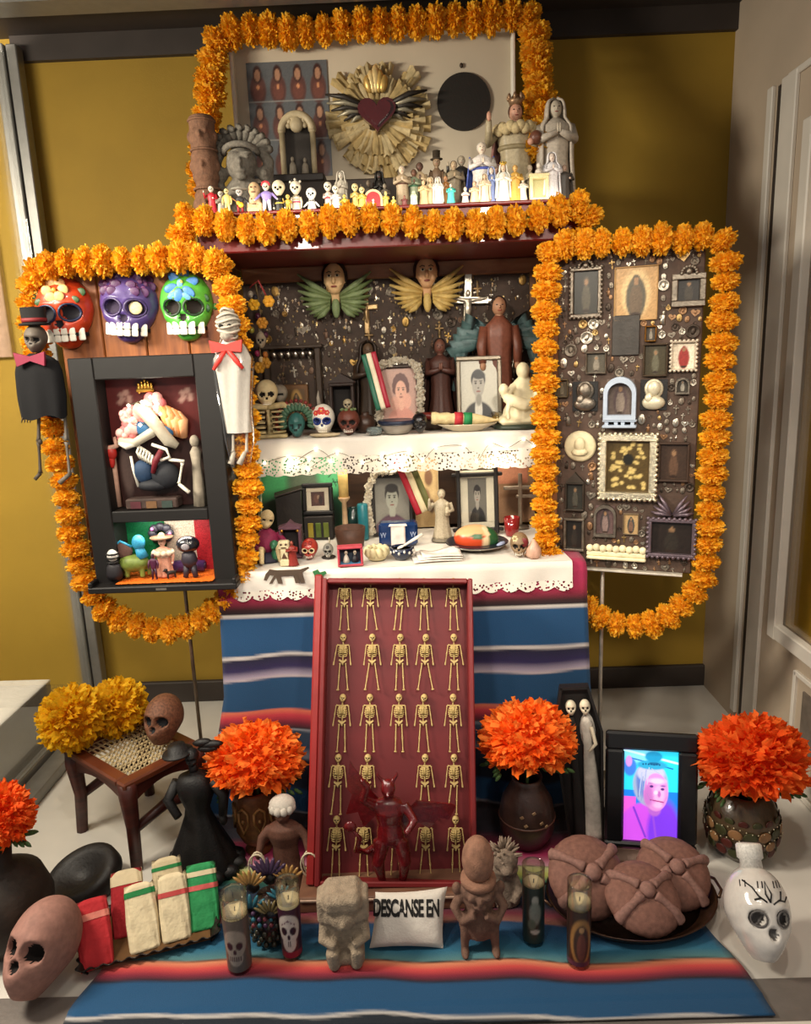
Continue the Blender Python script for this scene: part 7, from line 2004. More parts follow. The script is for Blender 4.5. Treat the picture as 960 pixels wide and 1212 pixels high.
# ================================================================== left panel: masks, dolls, shadow box
YM = YL - .012
def mask(label, px, py0, py1, wpx, bone, dark, flower, rot=0, nt=6, leaf=None, sockets=None):
    p = PY(px, py1, YM); h = zat(px, py0, YM) - p.z; w = wpx * mpp(p) / (.80 * h)
    t = thing('skull_mask', label, 'mask', (p.x, YM, p.z), rot=(0, rot, 0)); t.scale = (h * w, h * .62, h)
    skull_mb(MB(), None, nu=96, nv=72, back=.12, socket=.118, flat_base=False).obj('mask_face', [pm(bone, .35, 0, .18, 9, .08, coat=.25), pm(dark, .8)], t)
    for r_, z in ((1, .238), (-1, .140)):
        for k in range(nt):
            x = (k - (nt - 1) / 2) * .54 / nt; y = skull_dist(x, .22) - .012 - .4 * x * x
            MB().box((x, y - .01, z - .05 * x * x * r_ * 4), (.54 / nt * .94, .07, .092), 0, .012, (0, 0, x * 95)).obj('tooth', TOOTH, t)
    mb = MB(); mb.add(g_grid(lambda u, v: ((u - .5) * .54, skull_dist((u - .5) * .54, .22) - .024, .19 + (v - .5) * .05), 12, 2)); mb.obj('mouth_gap', pm('#15100e', .7), t)
    for s in (-1, 1):
        mb = MB(); mb.tube([(s * .15 + .128 * math.cos(a), skull_dist(s * .15 + .128 * math.cos(a), .49 + .118 * math.sin(a)) + .006, .49 + .118 * math.sin(a)) for a in np.linspace(0, 2 * PI, 22)[:-1]], .018, 0, 5, True)
        mb.obj('eye_rim', pm(sockets or dark, .4), t)
    flower(t)
    return t
def petals(mb, x, z, r, n, mi, wd=.5, a0=0, sq=1.0):
    for k in range(n):
        a = a0 + 2 * PI * k / n; cx_, cz_ = x + r * .62 * math.cos(a), z + r * .62 * math.sin(a) * sq
        T = TR((cx_, skull_dist(cx_, cz_) - .006, cz_), (0, -math.degrees(a), 0)); mb.add(g_ell((r * .44, .022, r * wd * .5), 10, 6), mi, True, T)
def fl_orange(t):
    for s in (-1, 1):
        mb = MB(); petals(mb, s * .20, .76, .15, 1, 0, .8, 0 if s > 0 else PI); petals(mb, s * .16, .70, .14, 1, 0, .7, -.5 if s > 0 else PI + .5); mb.obj('painted_leaf', pm('#3c5a34', .4), t)
    mb = MB(); petals(mb, 0, .80, .17, 6, 0, .9); mb.ell((0, skull_dist(0, .80) - .03, .80), (.035, .02, .035), 1, 8, 5); mb.obj('painted_flower', [pm('#e0b070', .45), pm('#c89028', .45)], t)
def fl_purple(t):
    for x in (-.20, .20):
        mb = MB(); petals(mb, x, .80, .17, 6, 0, .8); petals(mb, x, .80, .09, 5, 1, .8, .5); mb.obj('painted_flower', [pm('#4a2050', .45), pm('#5c2a58', .45)], t)
    mb = MB(); mb.ell((.15, skull_dist(.15, .49) + .05, .49), (.09, .03, .09), 0, 14, 8); mb.obj('socket_disc', pm('#c8b890', .6), t)  # pale disc set in one eye socket
def fl_green(t):
    mb = MB(); petals(mb, 0, .80, .24, 6, 0, .55, .3); petals(mb, -.02, .70, .18, 3, 1, .5, 3.6); mb.ell((0, skull_dist(0, .84) - .03, .84), (.035, .02, .035), 2, 8, 5); mb.obj('painted_flower', [pm('#3c78b8', .4), pm('#5c98c8', .4), pm('#d8c060', .4)], t)
    mb = MB(); petals(mb, .29, .70, .14, 1, 0, .6, -1.2); petals(mb, .31, .56, .14, 1, 0, .6, -1.4); mb.obj('painted_leaf', pm('#1e4a22', .4), t)
    mb = MB(); mb.ell((.40, .02, .50), (.04, .05, .05), 0, 9, 6); mb.obj('ear_disc', pm('#4c8a3c', .4), t)
mask('orange papier mache skull mask with a cream flower on its brow', 85, 327, 413, 71, '#c8401c', '#15131c', fl_orange, -2, 6, sockets='#1c2444')
mask('purple papier mache skull mask in the middle of the row', 155, 321, 406, 71, '#4c3a74', '#2c2038', fl_purple, 5, 6, sockets='#3a2a58')
mask('green papier mache skull mask with a blue flower on its brow', 225, 322, 404, 65, '#4ca038', '#1c120c', fl_green, 1, 5, sockets='#15301a')

# black suited doll
p = PY(50, 470, 2.05); m_ = mpp(p)
t = thing('skeleton_groom_doll', 'hanging skeleton doll in a black top hat, cape and pink bow tie', 'doll', (p.x, 2.05, p.z)); t.scale = (m_,) * 3     # one unit = one picture pixel there
def u_(x, y): return (x - 50 + (470 - y) * .135, 0, 470 - y)       # doll hangs straight down
def uv(px, py, y=0): q_ = PY(px, py, 2.05); return Vector(((q_.x - p.x) / m_, y, (q_.z - p.z) / m_))
c = uv(41, 402); skull_mb(MB(), TR(c - Vector((0, 0, 16)), (0, 6, 0), (33, 30, 33)), nu=36, nv=28).obj('skull', [pm('#5c5248', .6, 0, .3, 8), SOCK], t)
mb = MB(); c = uv(41, 383); mb.lathe([(17.5, -2), (17.5, 0), (13.5, 1), (14.5, 18), (0, 18.5)], c, n=24, sy=.8); mb.obj('top_hat', pm('#0d0a0a', .85), t)
MB().lathe([(14.2, 1.5), (14.4, 6)], uv(41, 383), n=24, sy=.82).obj('hat_band', pm('#7a1c20', .6), t)
mb = MB(); c = uv(46, 455)
def cape_(u, v):
    a = u * 2 * PI; r = np.interp(v, [0, .12, .3, .7, 1], [8, 24, 28, 29, 27]); 
    q2 = uv(np.interp(v, [0, 1], [43, 52]), 418 + v * 76)
    return (q2.x + r * math.cos(a) * (1 + .04 * math.sin(5 * a) * v), r * .42 * math.sin(a) * (1 + .1 * math.sin(7 * a) * v), q2.z + 2.5 * math.sin(4 * a) * v)
mb.add(g_grid(cape_, 36, 14)); mb.obj('cape', pm('#0a090c', .9, 0, .2, .3, 0), t)
for s in (-1, 1):
    mb = MB(); a_ = uv(43, 425, -14); mb.prism([(a_.x, a_.z - 2), (a_.x + s * 16, a_.z - 8), (a_.x + s * 18, a_.z + 8), (a_.x, a_.z + 3)][::s], -16, -12); mb.obj('bow_tie', pm('#8a2440', .6), t)
HB_ = pm('#4c4238', .6, 0, .3, 5)
for k in range(4): mb = MB(); mb.tube([uv(31, 486, -3), uv(29 + 3 * k, 494, -4), uv(28 + 3.4 * k, 500, -5)], [1.5, 1.1, .6], 0, 5); mb.obj('finger', HB_, t)
mb = MB(); bone_path(mb, uv(46, 490), uv(46, 522), 2.4); bone_path(mb, uv(46, 524), uv(48, 560), 2.1); mb.ell(uv(47, 523), (3.4, 3.2, 3.6)); mb.tube([uv(48, 560), uv(43, 567, -4)], [2.4, 2.4], 0, 6); mb.obj('leg', HB_, t)
mb = MB(); bone_path(mb, uv(74, 490, 6), uv(76, 522, 6), 2.2); bone_path(mb, uv(76, 524, 6), uv(80, 563, 6), 2.0); mb.tube([uv(80, 562, 6), uv(70, 572, 0)], [2.6, 3.2], 0, 6); mb.obj('leg', pm('#6a6258', .6), t)

# white bride doll in a clear bag
p2_ = PY(275, 470, 2.05); m2 = mpp(p2_)
t = thing('skeleton_bride_doll', 'hanging bandaged skeleton doll in a white dress with a red bow', 'doll', (p2_.x, 2.05, p2_.z)); t.scale = (m2,) * 3
def uw(px, py, y=0): q_ = PY(px, py, 2.05); return Vector(((q_.x - p2_.x) / m2, y, (q_.z - p2_.z) / m2))
c = uw(270, 384); mb = MB(); mb.ell(c, (13, 12, 17), 0, 16, 12); mb.ell(c + Vector((-1, -4, -12)), (8.5, 9, 8), 0, 12, 8); mb.obj('head', pm('#8a8478', .8, 0, .3, .25, .4, .5), t)
for k in range(6): 
    z = -14 + 6 * k; R = 13.6 * math.sqrt(max(.1, 1 - (z / 19) ** 2)); MB().tube([c + Vector((R * math.cos(a), R * .93 * math.sin(a), z + 2 * math.sin(a * 2 + k))) for a in np.linspace(0, 2 * PI, 18)[:-1]], 1.5, 0, 5, True).obj('bandage', pm('#b0a898', .85), t)
mb = MB()
for s in (-1, 1): mb.ell(c + Vector((s * 5 - 1, -11.3, -2)), (3, 1.5, 2.4), 0, 8, 5); mb.obj('eye_hollow', SOCK, t); mb = MB()
mb = MB()
def dress(u, v):
    a = u * 2 * PI; r = np.interp(v, [0, .06, .2, .45, .75, 1], [4, 17, 23, 20, 17, 15]); q2 = uw(np.interp(v, [0, .3, 1], [272, 274, 283]), 402 + v * 110)
    return (q2.x + r * math.cos(a) * (1 + .05 * math.sin(5 * a + 6 * v)), r * .5 * math.sin(a) * (1 + .12 * math.sin(6 * a + 5 * v)), q2.z)
mb.add(g_grid(dress, 40, 20)); mb.obj('dress', pm('#b8b2a8', .8, 0, .06, .2, .2, .4), t)
b_ = uw(271, 412, -12)
for s in (-1, 1):
    mb = MB(); mb.prism([(b_.x, b_.z - 3), (b_.x + s * 17, b_.z - 5), (b_.x + s * 19, b_.z + 9), (b_.x, b_.z + 4)][::s], -3, 3, T=Matrix.Translation((0, b_.y, 0))); mb.obj('bow_loop', pm('#c8342c', .5), t)
    mb = MB(); mb.tube([b_, b_ + Vector((s * 10, -1, -14)), b_ + Vector((s * 17, 0, -24))], [2.5, 3.4, 2], 0, 6); mb.obj('bow_tail', pm('#c8342c', .5), t)
for x0_, x1_, x2_ in ((276, 276, 277), (292, 292, 290)):
    mb = MB(); bone_path(mb, uw(x0_, 508), uw(x1_, 535), 2); mb.tube([uw(x2_, 535), uw(x2_ - (3 if x0_ < 285 else 6), 549, -3)], [2.4, 4], 0, 6); mb.obj('leg', pm('#aaa294', .6), t)
mb = MB()
def bag(u, v):
    a = u * 2 * PI; q2 = uw(np.interp(v, [0, 1], [273, 284]), 398 + v * 150); r = np.interp(v, [0, .2, .8, 1], [12, 25, 19, 13])
    return (q2.x + r * math.cos(a) * (1 + .05 * math.sin(9 * v + 3 * a)), r * .6 * math.sin(a) * (1 + .05 * math.sin(11 * v + 2 * a)), q2.z)
mb.add(g_grid(bag, 30, 16)); mb.obj('clear_bag', clear_glass((.98, .98, .98), .12, .06), t)

# ---------------------------------------------------------------- black shadow box
YS = 2.035                                                   # its front
def qs(px, py, Y=YS): v = PY(px, py, Y); return v.x, v.z
a_, b_, c_, d_ = qs(80, 424), qs(253, 418), qs(283, 690), qs(115, 706)
bx0, bx1, bz1, bz0 = (a_[0] + d_[0]) / 2, (b_[0] + c_[0]) / 2, (a_[1] + b_[1]) / 2, (c_[1] + d_[1]) / 2
bxc = (bx0 + bx1) / 2; bw, bh = bx1 - bx0, bz1 - bz0; dp = YL - .010 - YS
sbx = thing('shadow_box', 'big black shadow box with two lit openings hung on the left wooden panel', 'shadow box', (bxc, YS, bz0))
BKF = pm('#0e0b09', .55, 0, .15, 8, .1)
ux0, uz1 = qs(117, 450); ux1, uz0 = qs(243, 602); lz1 = qs(200, 617)[1]; lx1 = qs(247, 640)[0]
ux0 -= bxc + .012; ux1 = qs(236, 520)[0] - bxc + .004; uz1 -= bz0; uz0 -= bz0; lz1 -= bz0; lz0 = .030
lx0 = qs(128, 640)[0] - bxc; lx1 -= bxc
def bar(x0, x1, z0, z1, nm='frame_bar', y0=0, y1=None, m=BKF, bev=.003): return MB().box(((x0 + x1) / 2, (y0 + (y1 if y1 is not None else dp)) / 2, (z0 + z1) / 2), (x1 - x0, (y1 if y1 is not None else dp) - y0, z1 - z0), 0, bev).obj(nm, m, sbx)
bar(-bw / 2, ux0, 0, bh); bar(ux1, bw / 2, 0, bh); bar(ux0, ux1, uz1, bh); bar(ux0, ux1, lz1, uz0); bar(ux0, ux1, 0, lz0 - .004)
MB().box((0, dp - .004, bh / 2), (bw - .01, .006, bh - .01)).obj('backing', pm('#120d0b', .7), sbx)
MB().box(((ux0 + ux1) / 2, -.022, lz0 - .012), (ux1 - ux0 + .15, .052, .018), 0, .003).obj('front_tray', BKF, sbx)
for s in (-1, 1): MB().box(((ux0 + ux1) / 2 + s * ((ux1 - ux0) / 2 + .068), -.024, lz0 + .004), (.012, .048, .016), 0, .003).obj('tray_side', BKF, sbx)
MB().box((0, -.0485, lz0 - .012), (.03, .002, .006)).obj('clasp', SILV, sbx)
# upper scene
def loc(px, py, y): v = PY(px, py, YS + y); return Vector((v.x - bxc, y, v.z - bz0))
uw_ = ux1 - ux0
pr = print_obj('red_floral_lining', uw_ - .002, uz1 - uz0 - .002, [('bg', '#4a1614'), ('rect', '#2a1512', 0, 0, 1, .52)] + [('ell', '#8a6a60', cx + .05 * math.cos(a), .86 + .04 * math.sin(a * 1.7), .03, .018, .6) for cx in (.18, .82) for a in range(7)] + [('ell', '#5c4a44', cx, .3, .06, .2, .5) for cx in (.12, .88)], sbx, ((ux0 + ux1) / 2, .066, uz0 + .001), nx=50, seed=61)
def inside(name, label, cat): return thing(name, label, cat, (bxc, YS, bz0))
t = inside('flower_mound', 'heap of lit pink and orange cloth flowers in the shadow box', 'flowers')
mb = MB()
for px, py, r, c in ((160, 497, 17, 0), (150, 515, 12, 0), (152, 492, 10, 0)):
    L = loc(px, py, .045); rr = r * .0024
    for k in range(7): a = 2 * PI * k / 7; mb.ell(L + Vector((rr * .55 * math.cos(a), -.006 * (k % 2), rr * .55 * math.sin(a))), (rr * .5, .014, rr * .5), k % 2, 9, 6)
    mb.ell(L + Vector((0, -.012, 0)), (rr * .3, .012, rr * .3), 1, 8, 6)
mb.obj('pink_flower', [pm('#d87878', .7), pm('#e8a8a0', .7)], t)
mb = MB(); L = loc(183, 478, .05)
for k in range(6): a = 2 * PI * k / 6; mb.ell(L + Vector((.018 * math.cos(a), -.004, .018 * math.sin(a))), (.018, .012, .018), k % 2, 9, 6)
mb.obj('rose_flower', [pm('#d06868', .7), pm('#e09890', .7)], t)
mb = MB()
for k in range(6): mb.tube([loc(190 + 4 * k, 480 + 2 * k, .05), loc(198 + 3.4 * k, 493 + k, .034), loc(202 + 3 * k, 512 + k, .05)], [.012, .018, .012], k % 2, 8)
mb.obj('orange_petals', [pm('#d8884c', .7), pm('#e8a878', .7)], t)
mb = MB(); mb.tube([loc(160, 482, .03), loc(172, 488, .026), loc(186, 505, .024), (loc(200, 522, .028)), loc(210, 528, .034)], [.014, .020, .018, .018, .010], 0, 9); mb.tube([loc(142, 522, .034), loc(160, 524, .028), loc(180, 512, .022), loc(192, 500, .03)], [.012, .012, .014, .010], 0, 9); mb.obj('pale_band', pm('#b4ac98', .6), t)
for px, py, a in ((170, 507, 12), (195, 508, 14)): MB().ell(loc(px, py, .04), (.030, .014, .022), 0, 12, 8, (0, 25 if px < 180 else 30, 0)).obj('blue_patch', pm('#2c5c84', .5), t)
t = inside('seated_skeleton', 'white skeleton in dark blue skirts seated under the flower heap in the shadow box', 'skeleton')
WB_ = pm('#d4cfc0', .5)
mb = MB()
for k in range(6): mb.tube([loc(165 + 3.2 * k, 528 + 2.2 * k, .03), loc(162 + 3.4 * k, 535 + 2.2 * k, .020), loc(166 + 3 * k, 543 + 1.6 * k, .026)], .0035, 0, 5)
mb.tube([loc(160, 526, .03), loc(176, 536, .034), loc(184, 546, .03)], .005, 0, 6); mb.obj('ribcage', WB_, t)
mb = MB(); mb.tube([loc(180, 526, .026), loc(197, 532, .02), loc(201, 541, .016), loc(190, 545, .014)], .005, 0, 6); mb.obj('arm', WB_, t)
mb = MB(); mb.tube([loc(142, 524, .03), loc(150, 528, .024), loc(160, 526, .024)], [.008, .011, .006], 0, 8); mb.obj('arm', WB_, t)
mb = MB(); mb.tube([loc(200, 544, .02), loc(218, 546, .012)], .005, 0, 6); bone_path(mb, loc(216, 548, .014), loc(212, 572, .018), .004); mb.tube([loc(212, 573, .018), loc(224, 583, .006)], [.005, .006], 0, 6); mb.obj('leg', WB_, t)
mb = MB(); mb.tube([loc(155, 540, .03), loc(158, 556, .024), loc(164, 576, .026)], [.004, .004, .004], 0, 6); mb.obj('leg', WB_, t)
mb = MB(); mb.ell(loc(170, 558, .036), (.030, .022, .034), 0, 14, 10); mb.ell(loc(196, 562, .034), (.040, .026, .040), 1, 16, 11); mb.ell(loc(182, 574, .034), (.046, .024, .018), 1, 16, 8); mb.obj('skirt', [pm('#1c3450', .7, 0, .2), pm('#1a1c22', .7, 0, .2)], t)
mb = MB(); mb.tube([loc(191, 533, .012), loc(184, 546, .008), (loc(181, 560, .010))], [.008, .009, .006], 0, 8); mb.obj('red_sash', pm('#6a1420', .6), t)
t = inside('scene_base', 'low dark painted base under the seated skeleton in the shadow box', 'base')
L = loc(182, 594, .035); mb = MB(); mb.box((L.x, .040, uz0 + .016), (.15, .05, .030), 0, .004); mb.obj('base_block', pm('#3a2a24', .7, 0, .4, 30), t)
for k, c in enumerate(('#4a1c24', '#6a4a2c', '#2c3a34')): MB().box((L.x - .045 + .045 * k, .0145, uz0 + .014), (.03, .002, .02)).obj('painted_patch', pm(c, .7), t)
t = inside('red_heart_ornament', 'red heart ornament on a pale horned mount at the left of the shadow box scene', 'ornament')
L = loc(131, 536, .04); mb = MB(); mb.ell(L, (.018, .012, .022), 0, 12, 8); mb.ell(L + Vector((0, 0, -.022)), (.010, .008, .022), 0, 10, 7); mb.obj('heart', pm('#a8241c', .4), t)
mb = MB(); mb.tube([L + Vector((-.026, 0, .045)), L + Vector((-.02, 0, .018)), L + Vector((0, 0, .012)), L + Vector((.02, 0, .02)), L + Vector((.016, 0, .045))], [.004, .008, .010, .008, .004], 0, 7); mb.tube([L + Vector((0, .012, .01)), Vector((L.x, .055, uz0 + .004))], .008, 0, 7); mb.obj('horned_mount', pm('#b8907c', .6), t)
t = inside('grey_figure_ornament', 'grey carved figure at the right side of the shadow box scene', 'ornament')
L = loc(233, 528, .04); mb = MB(); zz = L.z - uz0
mb.lathe([(.018, 0), (.016, zz * .3), (.012, zz * .7), (.016, zz * .9), (.006, zz)], (L.x - .006, .042, uz0 + .001), n=14, fold=.1); mb.ell((L.x - .006, .042, L.z + .014), (.014, .012, .018), 0, 10, 8); mb.obj('figure_body', pm('#8a8070', .7, 0, .3, 30), t)
t = inside('gold_crown_ornament', 'gold crown ornament above the flower heap in the shadow box', 'ornament')
mb = MB(); L = loc(172, 462, .05)
for k in range(5): mb.ell(L + Vector((-.018 + .009 * k, 0, .012 - .004 * abs(k - 2))), (.005, .004, .014), 0, 7, 6); mb.ell(L + Vector((-.018 + .009 * k, 0, .028 - .005 * abs(k - 2))), (.004,) * 3, 0, 6, 5)
mb.box(L, (.05, .012, .010), 0, .003); mb.obj('crown', pm('#c89a44', .3, .8), t)
t = inside('shadow_box_lights', 'little warm lights over the cloth flowers in the shadow box', 'string lights')
W_L = [loc(px, py, .028) for px, py in ((152, 480), (168, 476), (154, 498), (166, 503), (190, 490), (186, 478), (178, 470))]
MB().tube([tuple(v) for v in catmull(W_L, 40)], .0008, 0, 4).obj('wire', pm('#5a5a44', .6), t)
for v in W_L: MB().ell(v, (.0045,) * 3, 0, 8, 6).obj('bulb', BULB, t)
v = loc(172, 486, .004); lamp('shadow_box_lamp', 'POINT', (v.x + bxc, YS + .004, v.z + bz0), None, .42, (1, .9, .74), .015)
# lower scene
lw_ = ux1 - ux0; lh = lz1 - lz0
for k, (c, x0_, x1_) in enumerate((('#0f6a3c', 0, .42), ('#b8a894', .42, .74), ('#9a1c24', .74, 1))):
    MB().box((ux0 + lw_ * (x0_ + x1_) / 2, dp - .022, lz0 + lh / 2), (lw_ * (x1_ - x0_), .004, lh - .002)).obj('coloured_backdrop', pm(c, .35, .3, .4, 400, .4, 500), sbx)
mb = MB(); mb.add(g_grid(lambda u, v: (ux0 - .002 + u * (lw_ + .004), -.030 + v * (dp + .016), lz0 + .001 + .002 * mnoise.noise(Vector((u * 40, v * 25, 1)))), 60, 24)); mb.obj('orange_glitter_floor', pm('#e06a14', .6, 0, .4, 300, .8, 300), sbx)
v = loc(185, 622, .02); lamp('shadow_box_lamp', 'AREA', (bxc + (ux0 + ux1) / 2, YS + .025, bz0 + lz1 - .006), (bxc + (ux0 + ux1) / 2, YS + .04, bz0), .55, (1, .92, .82), .18, .03)
zf = lz0 + bz0 + .004
def low(px, y): v = PY(px, 680, YS + y); return Vector((v.x, YS + y, zf))
def hl(px, pyt, y): return zat(px, pyt, YS + y) - zf
p = low(136, .0); t = thing('striped_figurine', 'tiny black and white striped figure at the left of the lit orange floor', 'figurine', p); h = hl(135, 650, 0); t.scale = (h,) * 3
MB().lathe([(.22, .06), (.26, .2), (.22, .45), (.12, .58)], n=14, sy=.8).obj('gown', pm('#1c181c', .6), t)
MB().ell((0, 0, .80), (.17, .16, .2), 0, 12, 9).obj('head', pm('#c8c4bc', .5), t)
for z in (.74, .86, .60): MB().tube([(.17 * math.cos(a), .16 * math.sin(a), z) for a in np.linspace(0, 2 * PI, 14)[:-1]], .028, 0, 5, True).obj('stripe', BLACK, t)
for s in (-1, 1): MB().tube([(s * .1, 0, .08), (s * .1, -.06, 0)], .04, 0, 6).obj('foot', BLACK, t)
p = low(160, .025); t = thing('eared_creature', 'green and blue toy creature with a big brown ear on the lit orange floor', 'figurine', p); h = hl(160, 632, .025); t.scale = (h,) * 3
mb = MB(); mb.ell((0, 0, .34), (.36, .22, .20), 0, 14, 10)
for x in (-.26, -.14, .2, .3): mb.tube([(x, -.08 if x * 7 % 2 > 1 else .08, .26), (x, -.08 if x * 7 % 2 > 1 else .08, .02)], .06, 0, 7)
sculpt(mb.obj('green_body', pm('#6a7a34', .5, 0, .3, 8), t), .035, 1)
mb = MB(); mb.ell((.16, 0, .80), (.15, .14, .18), 0, 12, 9); mb.tube([(.16, 0, .68), (.22, 0, .45)], [.10, .14], 0, 8); mb.obj('blue_head', pm('#2c8ab0', .5), t)
MB().ell((-.22, -.05, .66), (.26, .04, .19), 0, 16, 9, (0, 10, 0)).obj('ear', pm('#5c4038', .6), t)
MB().tube([(-.48, -.05, .66), (-.22, -.06, .86), (.02, -.05, .72)], .03, 0, 6).obj('ear_rim', pm('#2c8ab0', .5), t)
p = low(183, .0); figurine('purple_figurine', 'tiny thin purple figure in the front of the lit orange floor', p, hl(182, 655, 0), '#4a1c38', '#3a1c2c', .34, kind='pants', arms='down', trousers='#3c1830')
p = low(203, .005); t = thing('tiny_dog', 'tiny black dog before the hatted lady on the lit orange floor', 'figurine', p, 30); h = .030; t.scale = (h,) * 3
mb = MB(); mb.ell((0, 0, .55), (.5, .2, .2)); mb.ell((-.5, 0, .85), (.2, .16, .17)); mb.tube([(-.4, 0, .6), (-.5, 0, .8)], .14, 0, 7); mb.tube([(.45, 0, .6), (.7, 0, .9)], .05, 0, 5); mb.ell((-.7, 0, .8), (.12, .09, .08))
for x in (-.35, .35):
    for y in (-.1, .1): mb.tube([(x, y, .5), (x, y, 0)], .08, 0, 6)
sculpt(mb.obj('body', pm('#17120f', .6), t), .05, 1)
p = low(196, .03); t = figurine('hatted_lady', 'figure in a wide brown hat and cream ruffles in the lit lower opening', p, hl(196, 632, .03), '#c89078', '#d0a890', .44, hat=('#8a6a50', 'brim'), arms='down', sash='#d8c4a8', head=.11)
mb = MB()
for k in range(10): a = 2 * PI * k / 10; mb.ell((.20 * math.cos(a), .15 * math.sin(a), .56), (.08, .07, .07), 0, 7, 5)
mb.obj('ruffle_collar', pm('#cfb8a0', .7), t)
p = low(226, .01); t = thing('round_black_figurine', 'dark figure with a big round shiny head at the right of the lit orange floor', 'figurine', p); h = hl(226, 634, .01); t.scale = (h,) * 3
MB().ell((0, 0, .80), (.28, .22, .20), 0, 16, 10).obj('head', pm('#17161c', .15, 0, .1, coat=.6), t); mb = MB(); mb.lathe([(.12, .25), (.2, .4), (.16, .58), (.06, .64)], n=12, sy=.8)
for s in (-1, 1): mb.tube([(s * .08, 0, .28), (s * .12, -.03, .0)], [.08, .06], 0, 7)
mb.obj('torso', pm('#2c2630', .5), t)
mb = MB(); mb.ell((0, -.21, .78), (.10, .03, .08), 0, 8, 6); mb.obj('face', pm('#8a8488', .5), t)
p = low(218, .05); t = thing('purple_bolster', 'shiny purple roll lying along the back of the lit lower opening', 'bolster', (p.x, p.y + .012, zf + .018)); MB().tube([(-.07, 0, 0), (0, 0, .001), (.06, 0, 0)], [.016, .018, .016], 0, 14).obj('roll', pm('#4a2c58', .3, .2), t)
for s in (-1, 1): MB().tube([(-.07 if s < 0 else .06, 0, 0), (-.074 if s < 0 else .064, 0, 0)], .010, 0, 12).obj('end_cap', pm('#2c1c34', .4), t)
p = low(196, .075); t = thing('black_bloom_ornament', 'dark ruffled bloom ornament with pink dots behind the hatted lady', 'ornament', (p.x, p.y, zf + lh * .68))
for k in range(8):
    a = 2 * PI * k / 8; MB().ell((.026 * math.cos(a), 0, .020 * math.sin(a)), (.014, .010, .013), 0, 8, 6).obj('dark_petal', pm('#2a2830', .5), t)
    if k % 3 == 0: MB().ell((.030 * math.cos(a), -.012, .022 * math.sin(a)), (.005,) * 3, 0, 7, 5).obj('pink_dot', pm('#d86ab0', .4), t)
MB().tube([(0, .004, -.02), (0, .004, -lh * .68)], .003, 0, 5).obj('stem', BLACK, t)

# ================================================================== figures on the top shelf
ZF = ZC + .0022
def f1(px, Y): v = PY(px, 240, Y); return Vector((v.x, Y, ZF))
def hf(px, pyt, Y): return zat(px, pyt, Y) - ZF
FR = 'small figurines on the top shelf'
def fg(label, px, pyt, Y, robe, skin='#d8ad86', w=.34, name='robed_figurine', **k):
    return figurine(name, label, f1(px, Y), hf(px, pyt, Y), robe, skin, w, group=FR, **k)
BN = '#d8d0bc'
def flower(t, zn, w): pass
def guitar(t, zn, w):
    mb = MB(); T = TR((0.02, -w * .55, zn - .30), (0, -52, 0)); mb.add(g_ell((.10, .035, .10), 12, 8), 0, True, T @ Matrix.Translation((0, 0, -.07))); mb.add(g_ell((.075, .034, .075), 12, 8), 0, True, T @ Matrix.Translation((0, 0, .05)))
    mb.obj('guitar_body', pm('#d8a020', .35), t); mb = MB(); mb.add(g_box((.035, .02, .30), .004), 0, False, T @ Matrix.Translation((0, -.01, .22))); mb.obj('guitar_neck', pm('#8a5a1c', .4), t)
# front row, left to right: skeleton figures
fg('skull faced figurine in a red gown, leftmost on the top shelf', 251, 220, 2.255, '#b0202c', BN, .36, 'skeleton_figurine', skull=True, arms='up', head=.10)
fg('pale grey robed figurine just behind the leftmost red one', 262, 226, 2.29, '#b8b0a0', BN, .42, 'skeleton_figurine', skull=True, arms='pray', head=.11)
fg('yellowish thin skeleton figurine second from the left in front', 269, 223, 2.25, '#c8b468', '#d4c488', .34, 'skeleton_figurine', skull=True, kind='pants', arms='down', trousers='#d0c080', head=.10)
fg('grey skull faced figurine in dark clothes playing a yellow guitar', 284, 221, 2.26, '#2c2a2c', '#b8b4ac', .40, 'musician_figurine', skull=True, arms='out', hold=guitar, hat=('#8c887c', 'brim'), head=.13, trousers='#8a1c20', kind='pants')
t = thing('stacked_carving', 'tan carving of two stacked heads left of the purple skeleton', 'figurine', f1(302, 2.265), group=FR); h = hf(302, 215, 2.265); t.scale = (h,) * 3
mb = MB(); mb.box((0, 0, .12), (.46, .34, .24), 0, .05); mb.ell((0, 0, .42), (.20, .18, .2), 0, 12, 9); mb.ell((0, .02, .76), (.2, .18, .24), 0, 12, 9); mb.ell((0, -.19, .40), (.05, .05, .06), 0, 7, 5); mb.ell((0, -.17, .74), (.05, .05, .06), 0, 7, 5)
for s in (-1, 1): mb.box((s * .2, -.04, .2), (.12, .2, .3), 0, .03)
sculpt(mb.obj('carved_body', pm('#c0a078', .7, 0, .2, 20), t), .035, 1)
for z in (.40, .76):
    mb = MB(); mb.ell((-.07, -.175, z + .05), (.035, .02, .025), 0, 7, 5); mb.ell((.07, -.175, z + .05), (.035, .02, .025), 0, 7, 5); mb.box((0, -.18, z - .10), (.14, .02, .03)); mb.obj('dark_features', pm('#5a3c28', .7), t)
fg('skeleton figurine in a lilac top and white trousers with a red flower', 316, 214, 2.25, '#8a78b8', BN, .44, 'skeleton_figurine', skull=True, kind='pants', arms='out', trousers='#c8c4d0', head=.12, hat=('#b82c34', 'flowers', '#c84450'))
fg('big egg headed skull figurine with a black body', 331, 213, 2.25, '#17140f', '#e0d4b0', .36, 'skull_figurine', skull=True, head=.22, arms='down', sash='#c8a444')
fg('tiny gold skeleton figurine beside the egg headed skull', 341, 230, 2.24, '#b89438', '#d0b460', .42, 'skeleton_figurine', skull=True, kind='pants', arms='up', head=.13)
